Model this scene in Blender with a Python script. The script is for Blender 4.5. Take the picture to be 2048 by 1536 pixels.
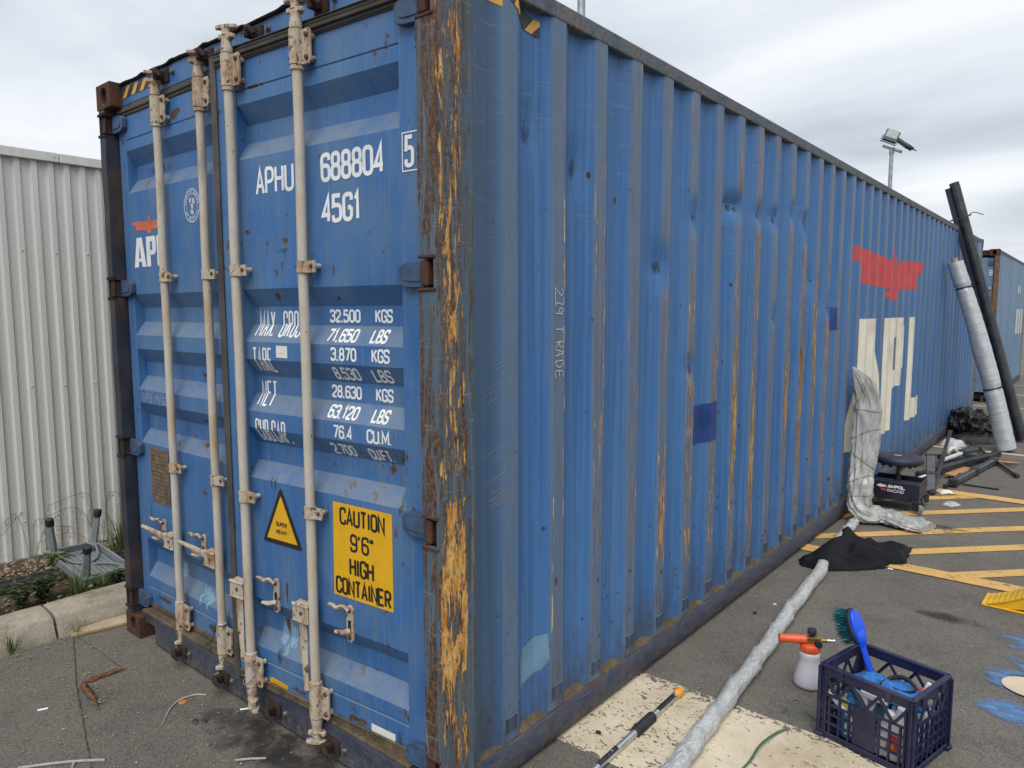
import bpy, bmesh, math, random
from mathutils import Vector, Matrix, noise as mnoise
from math import sin, cos, pi, radians, atan2, hypot

for o in list(bpy.data.objects):
    bpy.data.objects.remove(o)
scene = bpy.context.scene
COL = scene.collection
rnd = random.Random(7)

# ------------------------------------------------------------------ camera
cam_d = bpy.data.cameras.new('camera')
cam_d.sensor_width = 36.0
cam_d.lens = 36.0 * 1434.88 / 2048.0
cam_d.clip_start = 0.05
cam_d.clip_end = 2000.0
cam = bpy.data.objects.new('camera', cam_d)
COL.objects.link(cam)
_r = Vector((0.770994, 0.636841, -0.001246))
_d = Vector((0.063739, -0.079112, -0.994826))
_f = Vector((-0.633644, 0.766926, -0.101586))
cam.matrix_world = Matrix(((_r.x, -_d.x, -_f.x, 1.6274), (_r.y, -_d.y, -_f.y, -1.5818), (_r.z, -_d.z, -_f.z, 1.7570), (0, 0, 0, 1)))
scene.camera = cam

# ------------------------------------------------------------------ sky and sun (overcast)
SUN_EL, SUN_AZ = radians(56), radians(148)      # azimuth clockwise from +Y
world = bpy.data.worlds.new('World')
scene.world = world
world.use_nodes = True
wn = world.node_tree
wn.nodes.clear()
def wnode(t, **kw):
    n = wn.nodes.new(t)
    for k, v in kw.items():
        setattr(n, k, v)
    return n
def wl(a, b):
    wn.links.new(a, b)
def wmath(op, a, b=None):
    n = wnode('ShaderNodeMath', operation=op)
    for i, v in enumerate((a, b)):
        if v is None:
            continue
        if isinstance(v, (int, float)):
            n.inputs[i].default_value = v
        else:
            wl(v, n.inputs[i])
    return n.outputs[0]
sky = wnode('ShaderNodeTexSky', sky_type='NISHITA', sun_disc=False, sun_elevation=SUN_EL, sun_rotation=SUN_AZ)
sky.air_density = 1.0; sky.dust_density = 3.0
bg_sky = wnode('ShaderNodeBackground'); bg_sky.inputs['Strength'].default_value = 0.085
wl(sky.outputs[0], bg_sky.inputs['Color'])
tc = wnode('ShaderNodeTexCoord')
sx = wnode('ShaderNodeSeparateXYZ'); wl(tc.outputs['Generated'], sx.inputs[0])
zc = wmath('ADD', wmath('MAXIMUM', sx.outputs['Z'], 0.0), 0.16)
cx = wnode('ShaderNodeCombineXYZ')
wl(wmath('DIVIDE', sx.outputs['X'], zc), cx.inputs['X']); wl(wmath('DIVIDE', sx.outputs['Y'], zc), cx.inputs['Y'])
n1 = wnode('ShaderNodeTexNoise'); n1.inputs['Scale'].default_value = 0.62; n1.inputs['Detail'].default_value = 6; n1.inputs['Roughness'].default_value = 0.5
n1.inputs['Distortion'].default_value = 0.45
mp = wnode('ShaderNodeMapping'); mp.inputs['Location'].default_value = (3.1, 1.4, 0.0); mp.inputs['Rotation'].default_value = (0, 0, radians(-38)); mp.inputs['Scale'].default_value = (0.8, 1.5, 1)
wl(cx.outputs[0], mp.inputs[0]); wl(mp.outputs[0], n1.inputs['Vector'])
cr = wnode('ShaderNodeValToRGB')
cr.color_ramp.elements[0].position = 0.36; cr.color_ramp.elements[0].color = (0.37, 0.42, 0.49, 1)
cr.color_ramp.elements[1].position = 0.62; cr.color_ramp.elements[1].color = (0.85, 0.87, 0.905, 1)
e = cr.color_ramp.elements.new(0.48); e.color = (0.61, 0.655, 0.715, 1)
wl(n1.outputs['Fac'], cr.inputs[0])
# pale band of thinner cloud above the horizon
hz = wnode('ShaderNodeMapRange'); hz.inputs['From Min'].default_value = 0.0; hz.inputs['From Max'].default_value = 0.22
hz.inputs['To Min'].default_value = 0.45; hz.inputs['To Max'].default_value = 0.0
wl(sx.outputs['Z'], hz.inputs['Value'])
mixh = wnode('ShaderNodeMixRGB'); mixh.inputs['Color2'].default_value = (0.84, 0.86, 0.86, 1)
wl(hz.outputs[0], mixh.inputs['Fac']); wl(cr.outputs[0], mixh.inputs['Color1'])
bg_cl = wnode('ShaderNodeBackground'); bg_cl.inputs['Strength'].default_value = 0.66
wl(mixh.outputs[0], bg_cl.inputs['Color'])
mixs = wnode('ShaderNodeMixShader'); mixs.inputs[0].default_value = 0.90
wl(bg_sky.outputs[0], mixs.inputs[1]); wl(bg_cl.outputs[0], mixs.inputs[2])
wo = wnode('ShaderNodeOutputWorld'); wl(mixs.outputs[0], wo.inputs['Surface'])

sun_d = bpy.data.lights.new('sun', 'SUN')
sun_d.energy = 1.5
sun_d.angle = radians(50)
sun_d.color = (1.0, 0.97, 0.93)
sun = bpy.data.objects.new('sun', sun_d)
COL.objects.link(sun)
sun.rotation_euler = Vector((sin(SUN_AZ) * cos(SUN_EL), cos(SUN_AZ) * cos(SUN_EL), sin(SUN_EL))).to_track_quat('Z', 'Y').to_euler()

scene.view_settings.view_transform = 'Standard'
scene.view_settings.look = 'None'
scene.view_settings.exposure = 0.85
scene.view_settings.gamma = 1.0
scene.render.engine = 'CYCLES'
scene.cycles.max_bounces = 6
scene.cycles.transparent_max_bounces = 12

# ------------------------------------------------------------------ node material helper
class NT:
    def __init__(s, name):
        s.m = bpy.data.materials.new(name); s.m.use_nodes = True
        s.t = s.m.node_tree; s.t.nodes.clear()
        s._tc = None
    def n(s, typ, **kw):
        nd = s.t.nodes.new(typ)
        for k, v in kw.items():
            setattr(nd, k, v)
        return nd
    def set(s, sock, v):
        if v is None:
            return
        if isinstance(v, bpy.types.NodeSocket):
            s.t.links.new(v, sock)
        elif sock.type == 'RGBA' and len(v) == 3:
            sock.default_value = (*v, 1)
        else:
            sock.default_value = v
    def co(s, kind='Object'):
        if s._tc is None:
            s._tc = s.n('ShaderNodeTexCoord')
        return s._tc.outputs[kind]
    def xyz(s, i, kind='Object'):
        k = '_sep' + kind
        if not hasattr(s, k):
            sp = s.n('ShaderNodeSeparateXYZ'); s.set(sp.inputs[0], s.co(kind)); setattr(s, k, sp)
        return getattr(s, k).outputs[i]
    def noise(s, scale=(1, 1, 1), detail=3, rough=0.5, dist=0.0, off=(0, 0, 0), out=0, kind='Object'):
        mp = s.n('ShaderNodeMapping'); mp.inputs['Scale'].default_value = scale; mp.inputs['Location'].default_value = off
        s.set(mp.inputs[0], s.co(kind))
        nd = s.n('ShaderNodeTexNoise')
        nd.inputs['Scale'].default_value = 1; nd.inputs['Detail'].default_value = detail
        nd.inputs['Roughness'].default_value = rough; nd.inputs['Distortion'].default_value = dist
        s.set(nd.inputs['Vector'], mp.outputs[0])
        return nd.outputs[out]
    def vor(s, scale=(1, 1, 1), feature='F1', out='Distance', off=(0, 0, 0), kind='Object'):
        mp = s.n('ShaderNodeMapping'); mp.inputs['Scale'].default_value = scale; mp.inputs['Location'].default_value = off
        s.set(mp.inputs[0], s.co(kind))
        nd = s.n('ShaderNodeTexVoronoi', feature=feature); nd.inputs['Scale'].default_value = 1
        s.set(nd.inputs['Vector'], mp.outputs[0])
        return nd.outputs[out]
    def math(s, op, a, b=None, c=None, clamp=False):
        nd = s.n('ShaderNodeMath', operation=op); nd.use_clamp = clamp
        for i, v in enumerate((a, b, c)):
            s.set(nd.inputs[i], v)
        return nd.outputs[0]
    def mul(s, *a):
        r = a[0]
        for b in a[1:]:
            r = s.math('MULTIPLY', r, b)
        return r
    def rng(s, v, a, b, c=0.0, d=1.0, smooth=True):
        nd = s.n('ShaderNodeMapRange')
        if smooth:
            nd.interpolation_type = 'SMOOTHSTEP'
        s.set(nd.inputs['Value'], v)
        for k, q in (('From Min', a), ('From Max', b), ('To Min', c), ('To Max', d)):
            nd.inputs[k].default_value = q
        return nd.outputs[0]
    def win(s, v, a, b, soft):
        return s.mul(s.rng(v, a - soft, a + soft), s.rng(v, b - soft, b + soft, 1.0, 0.0))
    def ramp(s, f, stops):
        nd = s.n('ShaderNodeValToRGB'); els = nd.color_ramp.elements
        while len(els) < len(stops):
            els.new(0.5)
        for e_, (p_, c_) in zip(els, stops):
            e_.position = p_; e_.color = (*c_, 1) if len(c_) == 3 else c_
        s.set(nd.inputs[0], f)
        return nd.outputs[0]
    def mix(s, f, a, b, blend='MIX'):
        nd = s.n('ShaderNodeMixRGB', blend_type=blend)
        s.set(nd.inputs[0], f); s.set(nd.inputs[1], a); s.set(nd.inputs[2], b)
        return nd.outputs[0]
    def bump(s, h, strength=0.3, dist=0.01, prev=None):
        nd = s.n('ShaderNodeBump'); nd.inputs['Strength'].default_value = strength; nd.inputs['Distance'].default_value = dist
        s.set(nd.inputs['Height'], h)
        if prev is not None:
            s.set(nd.inputs['Normal'], prev)
        return nd.outputs[0]
    def out(s, color, rough=0.6, metal=0.0, normal=None, alpha=None, spec=None, trans=None, sheen=None, sub=None, emit=None):
        b = s.n('ShaderNodeBsdfPrincipled')
        s.set(b.inputs['Base Color'], color); s.set(b.inputs['Roughness'], rough); s.set(b.inputs['Metallic'], metal)
        s.set(b.inputs['Normal'], normal); s.set(b.inputs['Alpha'], alpha)
        if spec is not None: s.set(b.inputs['Specular IOR Level'], spec)
        if trans is not None: s.set(b.inputs['Transmission Weight'], trans)
        if sheen is not None: s.set(b.inputs['Sheen Weight'], sheen)
        o_ = s.n('ShaderNodeOutputMaterial')
        s.t.links.new(b.outputs[0], o_.inputs['Surface'])
        return s.m

MATS = {}
def simple(name, color, rough=0.5, metal=0.0, var=0.25, vscale=12.0, bumps=0.15, bdist=0.002, dirt=None, dirtamt=0.3, spec=None):
    t = NT(name)
    nz = t.noise((vscale,) * 3, 4, 0.6)
    c = t.mix(t.rng(nz, 0.3, 0.7), tuple(x * (1 - var) for x in color), tuple(min(1, x * (1 + var)) for x in color))
    if dirt:
        d = t.noise((vscale * 0.35,) * 3, 6, 0.65, off=(3, 7, 1))
        c = t.mix(t.rng(d, 0.45, 0.75, 0, dirtamt), c, dirt)
    fine = t.noise((vscale * 9,) * 3, 3, 0.6)
    m = t.out(c, t.rng(nz, 0.2, 0.8, max(0.05, rough - 0.1), min(1, rough + 0.1)), metal, t.bump(fine, bumps, bdist), spec=spec)
    MATS[name] = m
    return m

BLUE = (0.034, 0.128, 0.335)
def paint(name, base=BLUE, fade=(0.115, 0.19, 0.275), rustamt=1.0, streak=0.42, fadeamt=0.55, off=0.0, chips=(22, 22, 14), dust=0.75):
    """weathered container paint: fading, run-off streaks, chips of rust"""
    t = NT(name)
    o3 = (off, off * 1.7, off * 0.6)
    big = t.noise((1.1, 1.1, 0.8), 4, 0.55, off=o3)
    c = t.mix(t.rng(big, 0.3, 0.72), tuple(x * 0.86 for x in base), tuple(x * 1.1 for x in base))
    fd = t.noise((3.5, 3.5, 1.6), 6, 0.65, 0.4, off=o3)
    c = t.mix(t.rng(fd, 0.38, 0.66, 0, fadeamt), c, fade)
    st = t.noise((34, 34, 0.9), 5, 0.6, off=o3)
    c = t.mix(t.rng(st, 0.46, 0.70, 0, streak), c, (0.085, 0.13, 0.19))
    st2 = t.noise((70, 70, 2.4), 4, 0.6, off=(5, 1, 2))
    c = t.mix(t.rng(st2, 0.50, 0.70, 0, streak * 0.7), c, (0.13, 0.23, 0.40))
    area = t.noise((2.2, 2.2, 2.2), 4, 0.6, off=(off + 9, 2, 4))
    ch = t.noise(chips, 6, 0.62, 0.2, off=(off, 3, 8))
    lim = t.rng(area, 0.35, 0.70, 0.735, 0.605)
    chip = t.mul(t.math('GREATER_THAN', ch, lim), rustamt)
    halo = t.rng(t.math('SUBTRACT', ch, lim), -0.07, 0.0, 0, 0.45)
    c = t.mix(t.mul(halo, rustamt), c, (0.085, 0.085, 0.075))
    rc = t.ramp(t.noise((60, 60, 40), 4, 0.7), [(0.3, (0.030, 0.018, 0.012)), (0.6, (0.10, 0.05, 0.028)), (0.8, (0.16, 0.11, 0.06))])
    c = t.mix(chip, c, rc)
    gn = t.n('ShaderNodeNewGeometry'); sg = t.n('ShaderNodeSeparateXYZ'); t.set(sg.inputs[0], gn.outputs['True Normal'])
    c = t.mix(t.mul(t.rng(sg.outputs[2], 0.25, 0.6), t.rng(t.noise((14, 14, 14), 6, 0.7, off=(2, 4, 4)), 0.3, 0.6, 0.25, 0.75), dust), c, (0.19, 0.205, 0.205))
    # splatter of tiny dark specks
    sp = t.vor((95, 95, 60))
    c = t.mix(t.mul(t.math('LESS_THAN', sp, 0.09), t.rng(area, 0.5, 0.6, 0, 0.7)), c, (0.05, 0.05, 0.05))
    fine = t.noise((9, 9, 4), 5, 0.6, off=o3)
    nrm = t.bump(fine, 0.12, 0.02)
    nrm = t.bump(chip, 0.25, 0.003, nrm)
    rough = t.math('ADD', t.rng(fd, 0.3, 0.8, 0.40, 0.56), t.mul(chip, 0.35))
    m = t.out(c, rough, 0.0, nrm, spec=0.42)
    MATS[name] = m
    return m

paint('paint_door', off=0.0)
paint('paint_frame', base=(0.017, 0.036, 0.075), fade=(0.060, 0.064, 0.062), rustamt=1.0, streak=0.5, fadeamt=0.45, off=4.0, chips=(16, 16, 16))
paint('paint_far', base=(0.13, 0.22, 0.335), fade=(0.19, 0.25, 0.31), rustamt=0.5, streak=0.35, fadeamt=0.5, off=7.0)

def side_material():
    t = NT('paint_side')
    x, y, z = t.xyz(0), t.xyz(1), t.xyz(2)
    big = t.noise((1, 0.9, 0.7), 4, 0.55)
    base = t.mix(t.rng(big, 0.3, 0.72), (0.028, 0.112, 0.300), (0.040, 0.142, 0.350))
    # faded, scuffed paint on the proud flats of the corrugation
    ridge = t.rng(x, -0.013, -0.004)
    st = t.noise((30, 55, 0.8), 6, 0.62)
    st2 = t.noise((30, 120, 1.7), 5, 0.65, off=(2, 5, 1))
    c = t.mix(t.mul(t.rng(st, 0.36, 0.64), 0.62), base, (0.080, 0.172, 0.325))
    c = t.mix(t.mul(ridge, t.rng(st2, 0.34, 0.58, 0.40, 0.95)), c, (0.115, 0.165, 0.222))
    c = t.mix(t.mul(t.rng(st2, 0.54, 0.70), 0.6), c, (0.052, 0.080, 0.115))
    # flat panel beside the post is rubbed grey
    rub = t.mul(t.rng(y, 0.36, 0.30, 0, 1), t.rng(st, 0.28, 0.55, 0.45, 1.0))
    c = t.mix(t.mul(rub, 0.85), c, (0.052, 0.082, 0.125))
    # horizontal scuff arcs
    sc = t.noise((8, 5, 62), 5, 0.7, 0.6)
    c = t.mix(t.mul(t.rng(sc, 0.57, 0.66), t.rng(z, 1.6, 2.6, 0.05, 0.6), 0.7), c, (0.17, 0.22, 0.28))
    # primer and rust showing along the ridges further on
    zone = t.math('MAXIMUM', t.mul(t.win(y, 2.0, 4.75, 0.25), t.rng(z, 0.2, 1.6, 1.0, 0.88)), t.mul(t.rng(y, 4.7, 5.5), 0.80))
    zone = t.math('MAXIMUM', zone, t.mul(t.win(y, 0.6, 2.0, 0.2), 0.86))
    ch = t.noise((40, 60, 2.6), 7, 0.68, 0.5, off=(1, 2, 7))
    thr = t.rng(zone, 0.0, 1.0, 0.80, 0.545, smooth=False)
    edge = t.rng(x, -0.010, -0.002)
    pr = t.mul(t.math('GREATER_THAN', ch, thr), edge)
    lone = t.noise((4, 9, 0.55), 4, 0.6, off=(8, 3, 1))
    pr = t.mul(pr, t.rng(lone, 0.40, 0.55))
    pcol = t.ramp(t.noise((30, 60, 6), 5, 0.7, off=(4, 4, 4)), [(0.30, (0.07, 0.028, 0.014)), (0.46, (0.25, 0.095, 0.022)), (0.56, (0.50, 0.26, 0.09)), (0.7, (0.55, 0.42, 0.27))])
    c = t.mix(pr, c, pcol)
    pur = t.mul(edge, t.rng(t.noise((30, 40, 1.5), 5, 0.6, off=(6, 1, 3)), 0.48, 0.6), t.win(y, 0.55, 5.0, 0.2), 0.5)
    c = t.mix(pur, c, (0.13, 0.10, 0.135))
    # small rust nicks and dirt, more of them low down
    nk = t.noise((20, 30, 34), 6, 0.62, 0.3, off=(3, 9, 2))
    low = t.rng(z, 0.2, 1.0, 0.655, 0.715)
    nick = t.math('GREATER_THAN', nk, low)
    halo = t.rng(t.math('SUBTRACT', nk, low), -0.09, 0.0, 0, 0.5)
    c = t.mix(halo, c, (0.055, 0.055, 0.055))
    c = t.mix(nick, c, t.ramp(t.noise((90, 90, 90), 3), [(0.35, (0.03, 0.018, 0.012)), (0.65, (0.15, 0.075, 0.03))]))
    gr = t.mul(t.rng(z, 0.52, 0.16), t.rng(t.noise((10, 14, 5), 5, 0.65), 0.33, 0.7), 0.75)
    c = t.mix(gr, c, (0.06, 0.055, 0.048))
    # welded seam tint change between sheets
    nrm = t.bump(t.noise((5, 5, 3), 4, 0.55), 0.25, 0.03)
    nrm = t.bump(t.math('ADD', pr, nick), 0.25, 0.003, nrm)
    rough = t.math('ADD', t.rng(st, 0.3, 0.7, 0.42, 0.56), t.mul(t.math('MAXIMUM', pr, nick), 0.3))
    MATS['paint_side'] = t.out(c, rough, 0, nrm, spec=0.4)
side_material()

def post_material():
    t = NT('post_worn')
    x, y, z = t.xyz(0), t.xyz(1), t.xyz(2)
    # scraped steel and remains of blue-grey paint
    st = t.noise((50, 55, 1.8), 8, 0.72, 0.35)
    fl = t.noise((16, 18, 7), 9, 0.74, 0.9, off=(4, 2, 6))
    c = t.ramp(st, [(0.36, (0.040, 0.046, 0.052)), (0.46, (0.075, 0.082, 0.082)), (0.54, (0.088, 0.112, 0.132)), (0.63, (0.16, 0.165, 0.150))])
    c = t.mix(t.mul(t.rng(fl, 0.50, 0.54), 0.8), c, (0.062, 0.112, 0.175))          # flakes of the old blue
    rcol = t.ramp(t.noise((70, 70, 40), 6, 0.75, off=(7, 7, 7)), [(0.38, (0.026, 0.018, 0.014)), (0.50, (0.075, 0.038, 0.022)), (0.62, (0.19, 0.085, 0.032))])
    # rust: strong towards the door edge, patchy elsewhere
    rn = t.noise((30, 30, 3.2), 9, 0.72, 0.7, off=(1, 5, 3))
    front = t.rng(y, 0.060, 0.004, 0.0, 0.06)
    rust = t.rng(t.math('ADD', rn, front), 0.545, 0.575)
    c = t.mix(t.mul(rust, 0.92), c, rcol)
    # yellow primer bared where other boxes rubbed
    zn = t.math('MAXIMUM', t.mul(t.win(z, 0.46, 1.18, 0.16), 0.95), t.mul(t.win(z, 1.15, 2.85, 0.1), 0.62))
    zn = t.math('MAXIMUM', zn, t.mul(t.win(z, 0.0, 0.55, 0.1), 0.60))
    zn = t.mul(zn, t.win(y, 0.006, 0.136, 0.016))
    ch = t.noise((40, 48, 6), 10, 0.74, 0.9, off=(1, 8, 3))
    ch = t.math('ADD', t.mul(ch, 0.62), t.mul(t.noise((9, 10, 2.6), 5, 0.6, 0.4, off=(6, 1, 1)), 0.38))
    thr = t.rng(zn, 0, 1, 0.69, 0.432, smooth=False)
    d = t.math('SUBTRACT', ch, thr)
    pr = t.rng(d, 0.0, 0.006)
    halo = t.rng(d, -0.055, -0.004)
    c = t.mix(t.mul(halo, 0.7), c, rcol)
    ycol = t.ramp(t.noise((50, 70, 22), 7, 0.76, off=(2, 2, 9)), [(0.34, (0.16, 0.060, 0.022)), (0.43, (0.44, 0.18, 0.038)), (0.52, (0.58, 0.31, 0.065)), (0.64, (0.66, 0.47, 0.19))])
    c = t.mix(pr, c, ycol)
    chip = t.math('GREATER_THAN', t.noise((60, 80, 30), 6, 0.7, off=(9, 9, 2)), 0.585)
    c = t.mix(t.mul(chip, pr), c, (0.055, 0.085, 0.12))
    sc = t.noise((10, 7, 95), 5, 0.75, 0.6)
    c = t.mix(t.mul(t.rng(sc, 0.58, 0.66), 0.30), c, (0.30, 0.31, 0.30))
    nrm = t.bump(t.noise((60, 70, 26), 7, 0.75), 0.40, 0.003)
    nrm = t.bump(pr, 0.4, 0.0015, nrm); nrm = t.bump(rn, 0.3, 0.006, nrm)
    MATS['post_worn'] = t.out(c, t.rng(st, 0.3, 0.7, 0.5, 0.8), 0.0, nrm, spec=0.35)
post_material()

def rust_material(name, stops, sc=14):
    t = NT(name)
    a = t.noise((sc,) * 3, 7, 0.7, 0.3)
    c = t.ramp(a, stops)
    f = t.noise((sc * 8,) * 3, 4, 0.7)
    c = t.mix(t.rng(f, 0.4, 0.7, 0, 0.45), c, (0.02, 0.014, 0.012))
    MATS[name] = t.out(c, 0.85, 0, t.bump(f, 0.5, 0.003), spec=0.25)
rust_material('rust', [(0.28, (0.035, 0.020, 0.017)), (0.5, (0.075, 0.036, 0.026)), (0.72, (0.14, 0.062, 0.034))])
rust_material('rust_dark', [(0.3, (0.018, 0.013, 0.013)), (0.55, (0.045, 0.027, 0.022)), (0.75, (0.09, 0.045, 0.028))])
rust_material('rail_top', [(0.32, (0.075, 0.098, 0.128)), (0.5, (0.13, 0.15, 0.17)), (0.60, (0.17, 0.15, 0.13)), (0.68, (0.20, 0.11, 0.06))], 6)
rust_material('sill_ledge', [(0.3, (0.05, 0.042, 0.03)), (0.5, (0.11, 0.085, 0.055)), (0.75, (0.20, 0.15, 0.085))], 8)

def rod_material():
    t = NT('rod_cream')
    a = t.noise((5, 5, 2.2), 6, 0.65, 0.3)
    g = t.noise((420, 420, 420), 2, 0.6)
    c = t.ramp(a, [(0.34, (0.42, 0.40, 0.35)), (0.47, (0.52, 0.49, 0.425)), (0.58, (0.48, 0.40, 0.30)), (0.68, (0.34, 0.225, 0.14))])
    c = t.mix(t.rng(g, 0.38, 0.66, 0.0, 0.42), c, (0.24, 0.205, 0.165))
    b = t.noise((9, 9, 3), 5, 0.65, off=(5, 2, 8))
    c = t.mix(t.rng(b, 0.60, 0.75, 0, 0.7), c, (0.20, 0.21, 0.205))
    ch = t.noise((38, 38, 22), 5, 0.6, off=(3, 3, 3))
    c = t.mix(t.rng(ch, 0.685, 0.70), c, (0.085, 0.045, 0.025))
    MATS['rod_cream'] = t.out(c, 0.72, 0, t.bump(g, 0.35, 0.0012), spec=0.3)
rod_material()

def asphalt_material():
    t = NT('asphalt')
    big = t.noise((0.55, 0.55, 1), 5, 0.6)
    mid = t.noise((3.2, 3.2, 1), 7, 0.68, 0.4)
    c = t.mix(t.rng(big, 0.34, 0.66), (0.130, 0.117, 0.100), (0.172, 0.154, 0.130))
    c = t.mix(t.rng(mid, 0.46, 0.64, 0, 0.38), c, (0.085, 0.079, 0.071))
    c = t.mix(t.rng(t.noise((1.6, 1.6, 1), 6, 0.7, 0.6, off=(5, 5, 0)), 0.54, 0.64, 0, 0.30), c, (0.17, 0.155, 0.13))
    # bound aggregate of mixed sizes, dark binder between
    cell = t.vor((230, 230, 230), out='Color'); cs_ = t.n('ShaderNodeSeparateColor'); t.set(cs_.inputs[0], cell)
    dist = t.vor((230, 230, 230))
    cell2 = t.vor((95, 95, 95), out='Color', off=(3, 3, 0)); cs2 = t.n('ShaderNodeSeparateColor'); t.set(cs2.inputs[0], cell2)
    dist2 = t.vor((95, 95, 95), off=(3, 3, 0))
    c = t.mix(1.0, c, t.rng(cs_.outputs[0], 0, 1, 0.62, 1.38, smooth=False), 'MULTIPLY')
    c = t.mix(t.rng(dist, 0.50, 0.80, 0, 0.40), c, (0.052, 0.049, 0.045))
    big_st = t.mul(t.math('GREATER_THAN', cs2.outputs[0], 0.78), t.rng(dist2, 0.30, 0.42, 1, 0))
    c = t.mix(t.mul(big_st, 0.7), c, t.ramp(cs2.outputs[1], [(0.0, (0.07, 0.068, 0.066)), (0.6, (0.17, 0.155, 0.135)), (0.93, (0.22, 0.20, 0.17)), (1.0, (0.36, 0.33, 0.28))]))
    nrm = t.bump(t.rng(dist, 0.0, 0.7, 1, 0), 0.6, 0.003)
    nrm = t.bump(t.rng(dist2, 0.0, 0.6, 1, 0), 0.30, 0.004, nrm)
    nrm = t.bump(t.noise((7, 7, 7), 4), 0.2, 0.01, nrm)
    MATS['asphalt'] = t.out(c, t.rng(mid, 0.3, 0.7, 0.78, 0.92), 0, nrm, spec=0.3)
asphalt_material()

def worn_paint(name, color, color2, wear, scale=24, grain=150, edge=0.06):
    """road paint worn through to the asphalt (uses alpha)"""
    t = NT(name)
    a = t.noise((scale, scale, 1), 7, 0.68, 0.3)
    b = t.noise((scale * 0.16, scale * 0.16, 1), 4, 0.55, off=(3, 1, 0))
    g = t.noise((grain, grain, grain), 3, 0.65)
    s = t.math('ADD', t.math('ADD', t.mul(a, 0.55), t.mul(b, 0.40)), t.mul(g, 0.30))
    al = t.rng(s, wear, wear + edge)
    c = t.mix(t.rng(t.noise((6, 6, 1), 5, 0.6, off=(8, 8, 0)), 0.35, 0.7), color, color2)
    c = t.mix(t.rng(g, 0.45, 0.75, 0, 0.30), c, tuple(x * 0.45 for x in color2))
    MATS[name] = t.out(c, 0.75, 0, t.bump(g, 0.4, 0.003), alpha=al, spec=0.3)
worn_paint('road_yellow', (0.60, 0.37, 0.12), (0.52, 0.32, 0.11), 0.50, 30)
worn_paint('road_white', (0.50, 0.46, 0.36), (0.42, 0.38, 0.30), 0.50, 26)
worn_paint('road_disc', (0.62, 0.52, 0.37), (0.52, 0.43, 0.31), 0.42, 30)

def cream_patch():
    t = NT('road_cream')
    a = t.noise((3, 3, 1), 6, 0.65)
    c = t.ramp(a, [(0.34, (0.44, 0.365, 0.25)), (0.5, (0.56, 0.48, 0.35)), (0.62, (0.60, 0.53, 0.41))])
    st = t.noise((7, 7, 1), 5, 0.6, off=(3, 6, 0))
    c = t.mix(t.rng(st, 0.66, 0.75, 0, 0.55), c, (0.45, 0.26, 0.10))
    g = t.noise((85, 85, 85), 4, 0.65)
    c = t.mix(t.rng(g, 0.5, 0.75, 0, 0.35), c, (0.22, 0.19, 0.14))
    # flaked holes, longish and thin
    h = t.noise((26, 40, 1), 6, 0.66, 1.3, off=(2, 9, 0))
    h2 = t.noise((2.2, 2.2, 1), 4, 0.6, off=(1, 1, 0))
    e = t.mul(t.rng(t.xyz(1), 1.30, 1.398, 0, 1), 0.11)
    e2 = t.mul(t.rng(t.xyz(1), 0.76, 0.687, 0, 1), 0.05)
    v = t.math('ADD', t.math('ADD', h, t.math('ADD', e, e2)), t.mul(t.math('SUBTRACT', h2, 0.5), 0.22))
    al = t.rng(v, 0.595, 0.612, 1, 0)
    MATS['road_cream'] = t.out(c, 0.8, 0, t.bump(g, 0.4, 0.002), alpha=al, spec=0.3)
cream_patch()

def shed_material():
    t = NT('shed_sheet')
    st = t.noise((20, 20, 0.5), 4, 0.6)
    c = t.mix(t.rng(st, 0.3, 0.7), (0.56, 0.56, 0.53), (0.63, 0.625, 0.59))
    d = t.noise((3, 3, 1.2), 6, 0.7, off=(3, 2, 6))
    c = t.mix(t.rng(d, 0.6, 0.8, 0, 0.4), c, (0.30, 0.29, 0.26))
    dirt = t.mul(t.rng(t.xyz(2), 0.75, 0.05), t.rng(t.noise((9, 9, 6), 6, 0.7), 0.45, 0.7), 0.5)
    c = t.mix(dirt, c, (0.22, 0.18, 0.12))
    MATS['shed_sheet'] = t.out(c, 0.42, 0, t.bump(st, 0.05, 0.01), spec=0.4)
shed_material()

def concrete_material(name, a, b, moss=True):
    t = NT(name)
    n_ = t.noise((7, 7, 7), 7, 0.68, 0.3)
    c = t.mix(t.rng(n_, 0.3, 0.7), a, b)
    g = t.noise((130, 130, 130), 3, 0.6)
    c = t.mix(t.rng(g, 0.4, 0.75, 0, 0.4), c, tuple(x * 0.5 for x in a))
    sp = t.vor((120, 120, 120), out='Color')
    sp_ = t.n('ShaderNodeSeparateColor'); t.set(sp_.inputs[0], sp)
    c = t.mix(t.mul(t.math('GREATER_THAN', sp_.outputs[0], 0.93), 0.5), c, (0.42, 0.40, 0.36))
    if moss:
        m_ = t.noise((5, 5, 5), 6, 0.7, off=(4, 4, 1))
        c = t.mix(t.rng(m_, 0.52, 0.68, 0, 0.6), c, (0.11, 0.10, 0.055))
    nrm = t.bump(g, 0.5, 0.003); nrm = t.bump(n_, 0.4, 0.02, nrm)
    MATS[name] = t.out(c, 0.92, 0, nrm, spec=0.25)
concrete_material('kerb_concrete', (0.25, 0.22, 0.17), (0.38, 0.34, 0.27))
concrete_material('slab_tan', (0.33, 0.25, 0.15), (0.44, 0.35, 0.23), False)

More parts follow.
